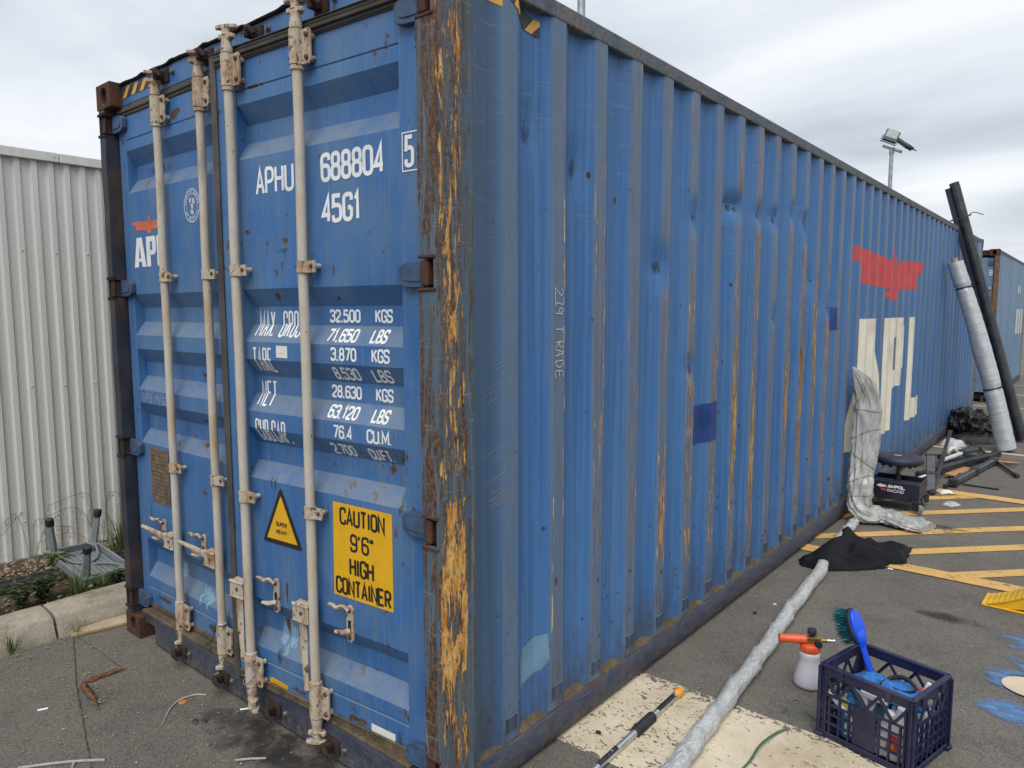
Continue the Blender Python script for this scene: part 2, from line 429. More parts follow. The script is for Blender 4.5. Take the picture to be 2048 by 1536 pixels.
def soil_material():
    t = NT('soil')
    n_ = t.noise((16, 16, 16), 7, 0.7)
    c = t.ramp(n_, [(0.3, (0.030, 0.022, 0.015)), (0.5, (0.080, 0.058, 0.038)), (0.7, (0.16, 0.12, 0.08))])
    MATS['soil'] = t.out(c, 0.95, 0, t.bump(n_, 0.8, 0.03), spec=0.2)
soil_material()
def island(name, stops, rough=0.8, spec=0.25):
    t = NT(name)
    g = t.n('ShaderNodeNewGeometry')
    c = t.ramp(g.outputs['Random Per Island'], stops)
    nz = t.noise((40, 40, 40), 4, 0.6)
    c = t.mix(t.rng(nz, 0.35, 0.7, 0, 0.35), c, tuple(x * 0.5 for x in stops[0][1]))
    MATS[name] = t.out(c, rough, 0, None, spec=spec)
island('mulch', [(0.0, (0.30, 0.24, 0.16)), (0.3, (0.17, 0.12, 0.075)), (0.6, (0.38, 0.32, 0.23)), (0.85, (0.24, 0.16, 0.09)), (1.0, (0.45, 0.40, 0.32))])
island('leaf_green', [(0.0, (0.055, 0.105, 0.022)), (0.4, (0.085, 0.14, 0.032)), (0.7, (0.12, 0.165, 0.045)), (1.0, (0.17, 0.19, 0.06))], 0.6)
island('leaf_dark', [(0.0, (0.030, 0.055, 0.020)), (0.5, (0.055, 0.075, 0.030)), (1.0, (0.085, 0.07, 0.04))], 0.6)
island('grass_dry', [(0.0, (0.18, 0.19, 0.08)), (0.5, (0.26, 0.23, 0.12)), (1.0, (0.33, 0.27, 0.16))], 0.8)
island('bristle_teal', [(0.0, (0.006, 0.085, 0.13)), (0.5, (0.010, 0.12, 0.17)), (1.0, (0.02, 0.16, 0.21))], 0.5)

simple('print_white', (0.72, 0.74, 0.75), 0.55, var=0.06, dirt=(0.35, 0.38, 0.42), dirtamt=0.35)
simple('print_cream', (0.66, 0.64, 0.54), 0.6, var=0.06, vscale=5, dirt=(0.34, 0.22, 0.11), dirtamt=0.55)
simple('print_black', (0.012, 0.012, 0.012), 0.5, var=0.1)
simple('print_red', (0.50, 0.055, 0.055), 0.55, var=0.12, vscale=5, dirt=(0.22, 0.09, 0.10), dirtamt=0.4)
simple('print_orange', (0.55, 0.13, 0.06), 0.6, var=0.2, dirt=(0.2, 0.16, 0.25), dirtamt=0.55)
simple('chalk', (0.42, 0.46, 0.50), 0.9, var=0.15, vscale=60)
simple('sign_yellow', (0.66, 0.365, 0.008), 0.42, var=0.05, dirt=(0.4, 0.24, 0.03), dirtamt=0.3)
simple('sticker_white', (0.66, 0.66, 0.64), 0.5, var=0.04)
simple('stripe_yellow', (0.62, 0.34, 0.045), 0.45, var=0.08)
simple('stripe_dark', (0.028, 0.030, 0.034), 0.5, var=0.2)
simple('touchup_navy', (0.010, 0.040, 0.17), 0.3, var=0.2, vscale=8)
simple('touchup_pale', (0.125, 0.235, 0.33), 0.5, var=0.15, vscale=8)
simple('gasket', (0.052, 0.048, 0.043), 0.75, var=0.35, vscale=6, dirt=(0.13, 0.105, 0.075), dirtamt=0.7)
simple('hinge_blue', (0.035, 0.075, 0.15), 0.55, var=0.3, vscale=20, dirt=(0.07, 0.05, 0.04), dirtamt=0.5)
simple('rail_navy', (0.028, 0.042, 0.085), 0.5, var=0.3, vscale=4, dirt=(0.10, 0.085, 0.065), dirtamt=0.55)
simple('plate_bronze', (0.135, 0.095, 0.060), 0.6, var=0.35, vscale=22, dirt=(0.06, 0.05, 0.04), dirtamt=0.7)
simple('dark_void', (0.006, 0.006, 0.008), 0.9, var=0.1)  # near-black puts the shade inside pockets and slots into the colour
simple('bolt_rust', (0.085, 0.045, 0.025), 0.8, var=0.4, vscale=60)
simple('bolt_grey', (0.16, 0.17, 0.17), 0.45, 0.6, var=0.3, vscale=60)
simple('steel_galv', (0.34, 0.36, 0.37), 0.45, 0.7, var=0.2, vscale=8)
simple('lamp_body', (0.045, 0.05, 0.055), 0.5, var=0.15)
simple('lamp_lens', (0.30, 0.33, 0.34), 0.25, var=0.2, vscale=30)
simple('black_rubber', (0.016, 0.016, 0.017), 0.65, var=0.3, vscale=20, dirt=(0.06, 0.055, 0.05), dirtamt=0.4)
simple('black_cloth', (0.0085, 0.0085, 0.010), 0.7, var=0.3, vscale=30, bumps=0.5, bdist=0.003, spec=0.15)
simple('black_vinyl', (0.010, 0.010, 0.012), 0.42, var=0.3, vscale=20)
simple('dark_metal', (0.030, 0.032, 0.037), 0.38, 0.2, var=0.3, vscale=14, dirt=(0.09, 0.09, 0.09), dirtamt=0.3)
simple('mid_metal', (0.085, 0.09, 0.098), 0.35, 0.4, var=0.2, vscale=14)
simple('navy_metal', (0.012, 0.013, 0.032), 0.45, var=0.2, vscale=14, dirt=(0.05, 0.05, 0.06), dirtamt=0.25)
simple('navy_pad', (0.018, 0.020, 0.042), 0.55, var=0.2, vscale=14)
simple('crate_navy', (0.010, 0.012, 0.046), 0.42, var=0.25, vscale=14, dirt=(0.06, 0.06, 0.085), dirtamt=0.5)
simple('alu_bright', (0.62, 0.63, 0.64), 0.28, 0.85, var=0.1, vscale=10)
simple('wheel_grey', (0.20, 0.21, 0.215), 0.5, var=0.15)
simple('orange_plastic', (0.66, 0.10, 0.035), 0.38, var=0.12, vscale=10)
simple('amber_plastic', (0.72, 0.27, 0.02), 0.38, var=0.1)
simple('brush_blue', (0.010, 0.075, 0.62), 0.32, var=0.08)
simple('towel_blue', (0.030, 0.16, 0.46), 0.95, var=0.25, vscale=60, bumps=0.7, bdist=0.003)
simple('brass', (0.36, 0.25, 0.09), 0.35, 0.8, var=0.2)
simple('chock_yellow', (0.66, 0.37, 0.008), 0.4, var=0.12, vscale=9, dirt=(0.30, 0.24, 0.13), dirtamt=0.4)
simple('stool_grey', (0.17, 0.19, 0.205), 0.5, var=0.15, vscale=9, dirt=(0.2, 0.17, 0.12), dirtamt=0.3)
simple('edging_black', (0.013, 0.014, 0.017), 0.55, var=0.3, vscale=10, dirt=(0.07, 0.06, 0.05), dirtamt=0.45)
simple('wood_raw', (0.38, 0.20, 0.075), 0.75, var=0.3, vscale=16)
simple('bark', (0.13, 0.058, 0.028), 0.9, var=0.5, vscale=60, bumps=0.6, bdist=0.004)
simple('cable_grey', (0.30, 0.30, 0.29), 0.6, var=0.15, vscale=30)
simple('white_cloth', (0.52, 0.51, 0.51), 0.9, var=0.1, vscale=20)
simple('white_plastic', (0.66, 0.67, 0.68), 0.4, var=0.06)
simple('blue_bottle', (0.03, 0.19, 0.42), 0.3, var=0.1)
simple('cyan_cloth', (0.12, 0.30, 0.38), 0.8, var=0.3, vscale=30)
simple('yellow_sponge', (0.52, 0.47, 0.07), 0.8, var=0.2, vscale=30)
simple('print_scarlet', (0.50, 0.05, 0.04), 0.5, var=0.1)
simple('purple_liquid', (0.16, 0.11, 0.40), 0.25, var=0.08)
simple('strap_green', (0.045, 0.135, 0.085), 0.45, var=0.2, vscale=20)
simple('cord_olive', (0.23, 0.215, 0.14), 0.7, var=0.2, vscale=30)
simple('cardboard', (0.30, 0.19, 0.10), 0.85, var=0.2)
simple('leaf_orange', (0.45, 0.15, 0.03), 0.7, var=0.2)
simple('grey_panel', (0.15, 0.16, 0.17), 0.5, var=0.2)

def wrap_material(name, a, b, streak, rough, scl=(14, 14, 14), bumpd=0.012, bumps=0.7):
    """crinkled plastic film"""
    t = NT(name)
    n_ = t.noise(scl, 6, 0.62, 1.2)
    c = t.mix(t.rng(n_, 0.32, 0.68), a, b)
    f = t.noise(tuple(x * 2.2 for x in scl), 5, 0.6, 1.6, off=(3, 1, 5))
    c = t.mix(t.rng(f, 0.56, 0.72, 0, 0.6), c, streak)  # pale streaks paint the film's highlights into its colour
    nrm = t.bump(n_, bumps, bumpd); nrm = t.bump(f, bumps * 0.8, bumpd * 0.5, nrm)
    MATS[name] = t.out(c, rough, 0, nrm, spec=0.6)
wrap_material('film_grey', (0.27, 0.275, 0.27), (0.37, 0.375, 0.365), (0.66, 0.67, 0.67), 0.22, (16, 16, 4), 0.008, 0.45)
wrap_material('film_white', (0.36, 0.37, 0.365), (0.54, 0.55, 0.545), (0.70, 0.71, 0.71), 0.24, (30, 13, 30), 0.014, 1.0)
wrap_material('film_black', (0.005, 0.005, 0.006), (0.008, 0.008, 0.009), (0.012, 0.012, 0.013), 0.6, (9, 9, 9), 0.006, 0.4)

def foil_material():
    t = NT('foil_silver')
    w = t.noise((3, 3, 90), 4, 0.6, 0.4)
    c = t.mix(t.rng(w, 0.3, 0.7), (0.40, 0.425, 0.44), (0.56, 0.58, 0.595))
    b = t.noise((5, 5, 4), 4, 0.6)
    c = t.mix(t.rng(b, 0.5, 0.75, 0, 0.4), c, (0.22, 0.25, 0.27))
    MATS['foil_silver'] = t.out(c, 0.38, 0.35, t.bump(w, 0.35, 0.003), spec=0.5)
foil_material()
t_ = NT('bottle_clear')
MATS['bottle_clear'] = t_.out((0.74, 0.73, 0.78), 0.35, 0, None, trans=0.35)

def smear(name, stops, thr, scale, axes, soft=0.05, edge=1.0, rough=0.8):
    """stain with its own ragged outline, fading at the rim of its sheet (alpha)"""
    t = NT(name)
    g = [t.xyz(i, 'Generated') for i in axes]
    d = [t.math('ABSOLUTE', t.math('SUBTRACT', q, 0.5)) for q in g]
    r = t.math('SQRT', t.math('ADD', t.math('POWER', d[0], 2.0), t.math('POWER', d[1], 2.0)))
    n_ = t.noise(scale, 6, 0.68, 0.4)
    v = t.math('SUBTRACT', n_, t.mul(t.rng(r, 0.1, 0.5, 0, 1), 0.30 * edge))
    a = t.rng(v, thr, thr + soft)
    c = t.ramp(t.noise(tuple(q * 2.5 for q in scale), 5, 0.7, off=(3, 3, 3)), stops)
    MATS[name] = t.out(c, rough, 0, None, alpha=a, spec=0.25)
RUSTY = [(0.35, (0.028, 0.018, 0.013)), (0.5, (0.085, 0.045, 0.025)), (0.65, (0.19, 0.10, 0.045))]
PRIMER = [(0.36, (0.085, 0.042, 0.024)), (0.45, (0.32, 0.15, 0.045)), (0.53, (0.54, 0.32, 0.12)), (0.62, (0.60, 0.50, 0.34))]
CHIPS = [(0.35, (0.22, 0.12, 0.07)), (0.5, (0.48, 0.34, 0.20)), (0.62, (0.60, 0.55, 0.46))]
smear('door_rust', RUSTY, 0.36, (30, 30, 24), (0, 2), 0.07)
smear('door_grime', [(0.3, (0.04, 0.05, 0.06)), (0.7, (0.075, 0.085, 0.09))], 0.33, (22, 22, 7), (0, 2), 0.40)
smear('door_pale', [(0.3, (0.13, 0.24, 0.36)), (0.7, (0.22, 0.33, 0.43))], 0.36, (26, 26, 5), (0, 2), 0.12)
smear('side_rust', RUSTY, 0.36, (30, 34, 26), (1, 2), 0.08)
smear('side_grime', [(0.3, (0.03, 0.036, 0.042)), (0.7, (0.07, 0.075, 0.072))], 0.33, (24, 40, 12), (1, 2), 0.30)
smear('stain_dark', [(0.3, (0.026, 0.026, 0.027)), (0.7, (0.042, 0.040, 0.039))], 0.20, (11, 11, 11), (0, 1), 0.60, rough=0.7, edge=1.15)
smear('road_blue', [(0.3, (0.085, 0.20, 0.42)), (0.7, (0.13, 0.27, 0.48))], 0.24, (10, 16, 10), (0, 1), 0.42, edge=0.9)
smear('side_primer', PRIMER, 0.548, (40, 95, 6.5), (0, 0), 0.02, edge=0.0)
smear('side_primer_heavy', PRIMER, 0.462, (40, 85, 4.0), (1, 2), 0.02, edge=0.30)
smear('edge_chips', CHIPS, 0.55, (60, 60, 7.0), (0, 0), 0.015, edge=0.0)

def clamp_material():
    t = NT('clamp_cream')
    a = t.noise((16, 16, 9), 7, 0.7, 0.4)
    g = t.noise((420, 420, 420), 2, 0.6)
    c = t.ramp(a, [(0.36, (0.42, 0.39, 0.335)), (0.48, (0.48, 0.425, 0.345)), (0.56, (0.43, 0.32, 0.215)), (0.64, (0.26, 0.15, 0.08))])
    c = t.mix(t.rng(g, 0.38, 0.66, 0.0, 0.40), c, (0.22, 0.18, 0.14))
    ch = t.noise((55, 55, 40), 6, 0.68, 0.3, off=(3, 3, 3))
    c = t.mix(t.rng(ch, 0.575, 0.60), c, (0.10, 0.052, 0.028))
    st = t.noise((60, 60, 5), 4, 0.6, off=(1, 6, 2))
    c = t.mix(t.rng(st, 0.54, 0.66, 0, 0.5), c, (0.25, 0.15, 0.085))
    MATS['clamp_cream'] = t.out(c, 0.75, 0, t.bump(g, 0.35, 0.0012), spec=0.3)
clamp_material()
def splash_material():
    t = NT('rail_navy')
    a = t.noise((5, 3, 9), 7, 0.7, 0.3)
    c = t.mix(t.rng(a, 0.36, 0.64), (0.024, 0.036, 0.072), (0.046, 0.060, 0.095))
    up = t.xyz(2)
    d = t.noise((26, 18, 26), 7, 0.72, 0.4, off=(2, 5, 1))
    c = t.mix(t.mul(t.rng(d, 0.40, 0.62), t.rng(up, 0.16, 0.0, 0.25, 1.0)), c, (0.115, 0.098, 0.076))
    r = t.noise((30, 9, 40), 7, 0.72, 0.4, off=(8, 1, 4))
    c = t.mix(t.rng(r, 0.575, 0.60), c, (0.085, 0.042, 0.022))
    sc = t.noise((20, 4, 120), 5, 0.7, 0.4, off=(3, 3, 3))
    c = t.mix(t.rng(sc, 0.60, 0.66, 0, 0.6), c, (0.16, 0.18, 0.21))
    MATS['rail_navy'] = t.out(c, t.rng(d, 0.3, 0.7, 0.5, 0.8), 0, t.bump(d, 0.3, 0.003), spec=0.35)
splash_material()

# ------------------------------------------------------------------ geometry helpers
def link(o, parent=None, label=None, cat=None, group=None, kind=None):
    if o.name not in COL.objects:
        COL.objects.link(o)
    if parent is not None:
        o.parent = parent
    for k, v in (('label', label), ('category', cat), ('group', group), ('kind', kind)):
        if v:
            o[k] = v
    return o
def thing(name, loc=(0, 0, 0), rot=(0, 0, 0), **kw):
    o = bpy.data.objects.new(name, None)
    o.empty_display_size = 0.1
    o.location = loc; o.rotation_euler = rot
    return link(o, **kw)
def dup(o, parent=None, loc=None, rot=None, **kw):
    c = o.copy()
    link(c, parent, **kw)
    if loc is not None: c.location = loc
    if rot is not None: c.rotation_euler = rot
    for ch in list(o.children):
        dup(ch, c)
    return c

class MB:
    def __init__(s):
        s.bm = bmesh.new()
    def poly(s, pts):
        vs = [s.bm.verts.new(p) for p in pts]
        try:
            return s.bm.faces.new(vs)
        except ValueError:
            return None
    def grid(s, rows, closed_u=False, closed_v=False):
        """rows: list of lists of points"""
        vv = [[s.bm.verts.new(p) for p in r] for r in rows]
        nr, nc = len(vv), len(vv[0])
        for i in range(nr if closed_v else nr - 1):
            for j in range(nc if closed_u else nc - 1):
                a, b = vv[i], vv[(i + 1) % nr]
                s.bm.faces.new((a[j], a[(j + 1) % nc], b[(j + 1) % nc], b[j]))
        return vv
    def box(s, x0, x1, y0, y1, z0, z1, bev=0.0, seg=1, M=None):
        r = bmesh.ops.create_cube(s.bm, size=1.0)
        vs = r['verts']
        for v in vs:
            v.co = Vector(((x0 + x1) / 2 + v.co.x * (x1 - x0), (y0 + y1) / 2 + v.co.y * (y1 - y0), (z0 + z1) / 2 + v.co.z * (z1 - z0)))
        if bev > 0:
            es = list({e for v in vs for e in v.link_edges})
            rr = bmesh.ops.bevel(s.bm, geom=es, offset=bev, segments=seg, profile=0.5, affect='EDGES', clamp_overlap=True)
            vs = list({v for f in rr['faces'] for v in f.verts} | {v for v in vs if v.is_valid})
        if M is not None:
            for v in vs:
                v.co = M @ v.co
        return s
    def tube(s, pts, rad, n=12, cap=True, flat=1.0, up=None, twist=None):
        """rad: number or list; flat: squash of the second axis"""
        pts = [Vector(p) for p in pts]
        k = len(pts)
        rads = rad if isinstance(rad, (list, tuple)) else [rad] * k
        flats = flat if isinstance(flat, (list, tuple)) else [flat] * k
        rows = []
        ref = Vector(up) if up else None
        prev = None
        for i, p in enumerate(pts):
            d = (pts[min(i + 1, k - 1)] - pts[max(i - 1, 0)]).normalized()
            if ref is not None:
                a = (ref - d * ref.dot(d)).normalized()
            elif prev is None:
                a = d.orthogonal().normalized()
            else:
                a = (prev - d * prev.dot(d)).normalized()
            prev = a
            b = d.cross(a)
            row = []
            for j in range(n):
                t = 2 * pi * j / n + (twist[i] if twist else 0)
                row.append(p + a * (cos(t) * rads[i] * flats[i]) + b * (sin(t) * rads[i]))
            rows.append(row)
        vv = s.grid(rows, closed_u=True)
        if cap:
            for r in (vv[0], vv[-1]):
                if rads[0 if r is vv[0] else -1] > 1e-5:
                    try: s.bm.faces.new(r)
                    except ValueError: pass
        return s
    def cyl(s, a, b, r, n=14, r2=None):
        return s.tube([a, b], [r, r if r2 is None else r2], n)
    def lathe(s, prof, n=20, c=(0, 0, 0), M=None):
        """prof: (radius, z) list"""
        rows = []
        for r, z in prof:
            rows.append([Vector((c[0] + r * cos(2 * pi * j / n), c[1] + r * sin(2 * pi * j / n), c[2] + z)) for j in range(n)])
        if M is not None:
            rows = [[M @ p for p in r] for r in rows]
        vv = s.grid(rows, closed_u=True)
        for r, q in ((vv[0], prof[0]), (vv[-1], prof[-1])):
            if q[0] > 1e-5:
                s.bm.faces.new(r)
        return s
    def prism(s, pts, d):
        """polygon extruded by vector d"""
        d = Vector(d)
        a = [s.bm.verts.new(p) for p in pts]
        b = [s.bm.verts.new(Vector(p) + d) for p in pts]
        s.bm.faces.new(a); s.bm.faces.new(b)
        k = len(a)
        for i in range(k):
            s.bm.faces.new((a[i], a[(i + 1) % k], b[(i + 1) % k], b[i]))
        return s
    def holed(s, o, U, V, w, h, hw, hh, N, depth, cu=None, cv=None, n=20, back=True, sup=2.6):
        """plate w*h in plane (U,V) at o with a rounded slot hw*hh recessed by depth along N"""
        o, U, V, N = Vector(o), Vector(U), Vector(V), Vector(N)
        cu = w / 2 if cu is None else cu; cv = h / 2 if cv is None else cv
        inner, outer = [], []
        for j in range(n):
            t = 2 * pi * (j + 0.5) / n
            ct, st = cos(t), sin(t)
            iu = cu + hw / 2 * math.copysign(abs(ct) ** (2 / sup), ct); iv = cv + hh / 2 * math.copysign(abs(st) ** (2 / sup), st)
            inner.append((iu, iv))
            k = 1e9
            if ct > 1e-9: k = min(k, (w - cu) / ct)
            if ct < -1e-9: k = min(k, -cu / ct)
            if st > 1e-9: k = min(k, (h - cv) / st)
            if st < -1e-9: k = min(k, -cv / st)
            outer.append((cu + ct * k, cv + st * k))
        P = lambda q, d=0.0: o + U * q[0] + V * q[1] + N * d
        vo = [s.bm.verts.new(P(q)) for q in outer]; vi = [s.bm.verts.new(P(q)) for q in inner]; vd = [s.bm.verts.new(P(q, depth)) for q in inner]
        corners = [(0, 0), (w, 0), (w, h), (0, h)]
        for j in range(n):
            k = (j + 1) % n
            s.bm.faces.new((vo[j], vo[k], vi[k], vi[j]))
            s.bm.faces.new((vi[j], vi[k], vd[k], vd[j]))
            a, b = outer[j], outer[k]
            for c_ in corners:      # fill the corner triangles
                if (abs(a[0] - c_[0]) < 1e-6 and abs(b[1] - c_[1]) < 1e-6 or abs(a[1] - c_[1]) < 1e-6 and abs(b[0] - c_[0]) < 1e-6) and not (abs(a[0] - b[0]) < 1e-6 or abs(a[1] - b[1]) < 1e-6):
                    s.bm.faces.new((vo[j], vo[k], s.bm.verts.new(P(c_))))
        if back:
            s.bm.faces.new(vd)
        return s
    def jitter(s, amp, freq=8.0, seed=0.0):
        for v in s.bm.verts:
            v.co += mnoise.noise_vector(v.co * freq + Vector((seed, seed * 2, seed * 3))) * amp
        return s
    def build(s, name, mat, parent=None, smooth=None, loc=None, rot=None, merge=False, **kw):
        if merge:
            bmesh.ops.remove_doubles(s.bm, verts=s.bm.verts, dist=1e-5)
        bmesh.ops.recalc_face_normals(s.bm, faces=s.bm.faces)
        me = bpy.data.meshes.new(name)
        s.bm.to_mesh(me); s.bm.free()
        if smooth:
            for p in me.polygons:
                p.use_smooth = True
            if smooth < 179:
                me.set_sharp_from_angle(angle=radians(smooth))
        for m in (mat if isinstance(mat, (list, tuple)) else [mat]):
            me.materials.append(MATS[m] if isinstance(m, str) else m)
        o = bpy.data.objects.new(name, me)
        if loc is not None: o.location = loc
        if rot is not None: o.rotation_euler = rot
        return link(o, parent, **kw)

def bar(bm_, a, b, w, h, up=(0, 0, 1)):
    """box beam from a to b"""
    a, b = Vector(a), Vector(b)
    d = b - a; L = d.length; d.normalize()
    u = Vector(up); s_ = d.cross(u).normalized(); u = s_.cross(d)
    M = Matrix((( d.x, s_.x, u.x, a.x), (d.y, s_.y, u.y, a.y), (d.z, s_.z, u.z, a.z), (0, 0, 0, 1)))
    bm_.box(0, L, -w / 2, w / 2, -h / 2, h / 2, min(w, h) * 0.12, M=M)
    return bm_
def spline(pts, n=6):
    """Catmull-Rom through 3-D points"""
    P = [Vector(p) for p in pts]; P = [P[0] * 2 - P[1]] + P + [P[-1] * 2 - P[-2]]
    out = []
    for i in range(1, len(P) - 2):
        for j in range(n):
            t = j / n
            out.append(0.5 * ((2 * P[i]) + (P[i + 1] - P[i - 1]) * t + (2 * P[i - 1] - 5 * P[i] + 4 * P[i + 1] - P[i + 2]) * t * t + (3 * P[i] - P[i - 1] - 3 * P[i + 1] + P[i + 2]) * t ** 3))
    out.append(P[-2])
    return out
def lerp(a, b, t): return a + (b - a) * t
def interp(tab, x):
    for (a, p), (b, q) in zip(tab, tab[1:]):
        if x <= b:
            return p if x <= a else lerp(p, q, (x - a) / (b - a))
    return tab[-1][1]

# ------------------------------------------------------------------ stroke lettering
GL = {
 'A': [[(0, 0), (.5, 1), (1, 0)], [(.2, .32), (.8, .32)]],
 'B': ['r', [(0, .5), (1, .5), (1, 0), (0, 0)], ['s', (0, 0), (0, 1)], [(0, 1), (.9, 1), (.9, .5), (0, .5)]],
 'C': ['r', [(1, .72), (1, 1), (0, 1), (0, 0), (1, 0), (1, .28)]],
 'D': ['r', ['s', (0, 0), (0, 1)], [(0, 1), (1, 1), (1, 0), (0, 0)]],
 'E': [[(1, 1), (0, 1), (0, 0), (1, 0)], [(0, .52), (.85, .52)]],
 'F': [[(1, 1), (0, 1), (0, 0)], [(0, .52), (.85, .52)]],
 'G': ['r', [(1, .75), (1, 1), (0, 1), (0, 0), (1, 0), (1, .47)], ['s', (1, .47), (.55, .47)]],
 'H': [[(0, 0), (0, 1)], [(1, 0), (1, 1)], [(0, .52), (1, .52)]],
 'I': [[(.5, 0), (.5, 1)]],
 'K': [[(0, 0), (0, 1)], [(1, 1), (0, .42)], [(.35, .62), (1, 0)]],
 'L': [[(0, 1), (0, 0), (1, 0)]],
 'M': [[(0, 0), (0, 1), (.5, .25), (1, 1), (1, 0)]],
 'N': [[(0, 0), (0, 1), (1, 0), (1, 1)]],
 'O': ['r', 'c', [(0, 0), (1, 0), (1, 1), (0, 1)]],
 'P': ['r', ['s', (0, 0), (0, 1)], [(0, 1), (1, 1), (1, .45), (0, .45)]],
 'R': ['r', ['s', (0, 0), (0, 1)], [(0, 1), (1, 1), (1, .5), (0, .5)], ['s', (.45, .5), (1, 0)]],
 'S': ['r', [(1, .76), (1, 1), (0, 1), (0, .52), (1, .48), (1, 0), (0, 0), (0, .24)]],
 'T': [[(0, 1), (1, 1)], [(.5, 0), (.5, 1)]],
 'U': ['r', [(0, 1), (0, 0), (1, 0), (1, 1)]],
 'V': [[(0, 1), (.5, 0), (1, 1)]],
 'X': [[(0, 0), (1, 1)], [(0, 1), (1, 0)]],
 'Y': [[(0, 1), (.5, .45), (1, 1)], [(.5, .45), (.5, 0)]],
 '0': ['r', 'c', [(0, 0), (1, 0), (1, 1), (0, 1)]],
 '1': [[(.15, .78), (.6, 1), (.6, 0)]],
 '2': ['r', [(0, .74), (0, 1), (1, 1), (1, .58), (0, .12), (0, 0)], ['s', (0, 0), (1, 0)]],
 '3': ['r', [(0, .78), (0, 1), (1, 1), (1, .53), (.35, .53)], [(.35, .53), (1, .53), (1, 0), (0, 0), (0, .22)]],
 '4': [[(.76, 0), (.76, 1), (0, .26), (1, .26)]],
 '5': ['r', ['s', (.95, 1), (.05, 1), (.0, .52)], [(0, .50), (0, .62), (1, .62), (1, 0), (0, 0), (0, .22)]],
 '6': ['r', [(1, .77), (1, 1), (0, 1), (0, 0), (1, 0), (1, .57), (0, .57)]],
 '7': [[(0, 1), (1, 1), (.35, 0)]],
 '8': ['r', 'c', [(.06, .53), (.94, .53), (.94, 1), (.06, 1)], [(0, 0), (1, 0), (1, .53), (0, .53)]],
 '9': ['r', [(0, .23), (0, 0), (1, 0), (1, 1), (0, 1), (0, .43), (1, .43)]],
 '.': [[(.0, 0), (.0, .09)]], ',': [[(.12, .08), (-.1, -.10)]], "'": [[(.1, 1), (.1, .78)]], '"': [[(.1, 1), (.1, .76)], [(.7, 1), (.7, .76)]],
 '/': [[(0, 0), (1, 1)]], '-': [[(.1, .5), (.9, .5)]], ' ': [],
}
WID = {'I': .25, '1': .62, '.': .14, ',': .22, "'": .2, '"': .5, ' ': .85, 'M': 1.25}
def fillet(pts, r, closed):
    n = len(pts); out = []
    for i in range(n):
        p = Vector(pts[i])
        if not closed and i in (0, n - 1):
            out.append(p); continue
        a, b = Vector(pts[i - 1]), Vector(pts[(i + 1) % n])
        da, db = a - p, b - p
        ang = da.angle(db) if da.length > 1e-6 and db.length > 1e-6 else pi
        if ang > 2.9:
            out.append(p); continue
        rr = min(r / math.tan(ang / 2), da.length * 0.499, db.length * 0.499)
        p0, p1 = p + da.normalized() * rr, p + db.normalized() * rr
        for k in range(6):
            t = k / 5
            out.append((1 - t) ** 2 * p0 + 2 * t * (1 - t) * p + t * t * p1)
    return out
def ribbon2(pts, w, closed=False):
    """mitred strip of quads along 2-D polyline"""
    pts = [p for i, p in enumerate(pts) if i == 0 or (p - pts[i - 1]).length > 1e-6]
    if closed and (pts[0] - pts[-1]).length < 1e-6: pts.pop()
    n = len(pts); L, R_ = [], []
    for i, p in enumerate(pts):
        a = pts[i - 1] if (i > 0 or closed) else None
        b = pts[(i + 1) % n] if (i < n - 1 or closed) else None
        d1 = (p - a).normalized() if a is not None else None
        d2 = (b - p).normalized() if b is not None else None
        if d1 is None: d1 = d2
        if d2 is None: d2 = d1
        n1_ = Vector((-d1.y, d1.x)); n2_ = Vector((-d2.y, d2.x))
        m = n1_ + n2_
        m = n1_ if m.length < 1e-3 else m.normalized()
        k = w / 2 / max(0.38, m.dot(n1_))
        L.append(p + m * k); R_.append(p - m * k)
    q = []
    for i in range(n if closed else n - 1):
        j = (i + 1) % n
        q.append([L[i], L[j], R_[j], R_[i]])
    return q
def text2(txt, x0, z0, x1, z1, sw, gap=0.34, slant=0.0):
    """list of (layer, quad) filling the box x0..x1, z0..z1; sw = stroke width"""
    tot = sum(WID.get(c, 1.0) for c in txt) + gap * (len(txt) - 1)
    # glyph skeletons are inset by half a stroke
    h = (z1 - z0) - sw
    u = (x1 - x0 - sw) / tot if tot else 1
    cu = x0 + sw / 2; out = []
    for ch in txt:
        w = WID.get(ch, 1.0) * u
        rnd_, clo = False, False; lay = 0
        for it in GL.get(ch, []):
            if it == 'r': rnd_ = True; continue
            if it == 'c': clo = True; continue
            sharp = isinstance(it[0], str)
            pl = it[1:] if sharp else it
            P = [Vector((cu + p[0] * (w if ch != '1' else u * .62), z0 + sw / 2 + p[1] * h)) for p in pl]
            if rnd_ and not sharp:
                P = fillet(P, min(w * 0.5, h * 0.26), clo)
            for qd in ribbon2([Vector(p) for p in P], sw, clo and not sharp):
                out.append((lay, qd))
            lay += 1
        cu += w + gap * u
    return out
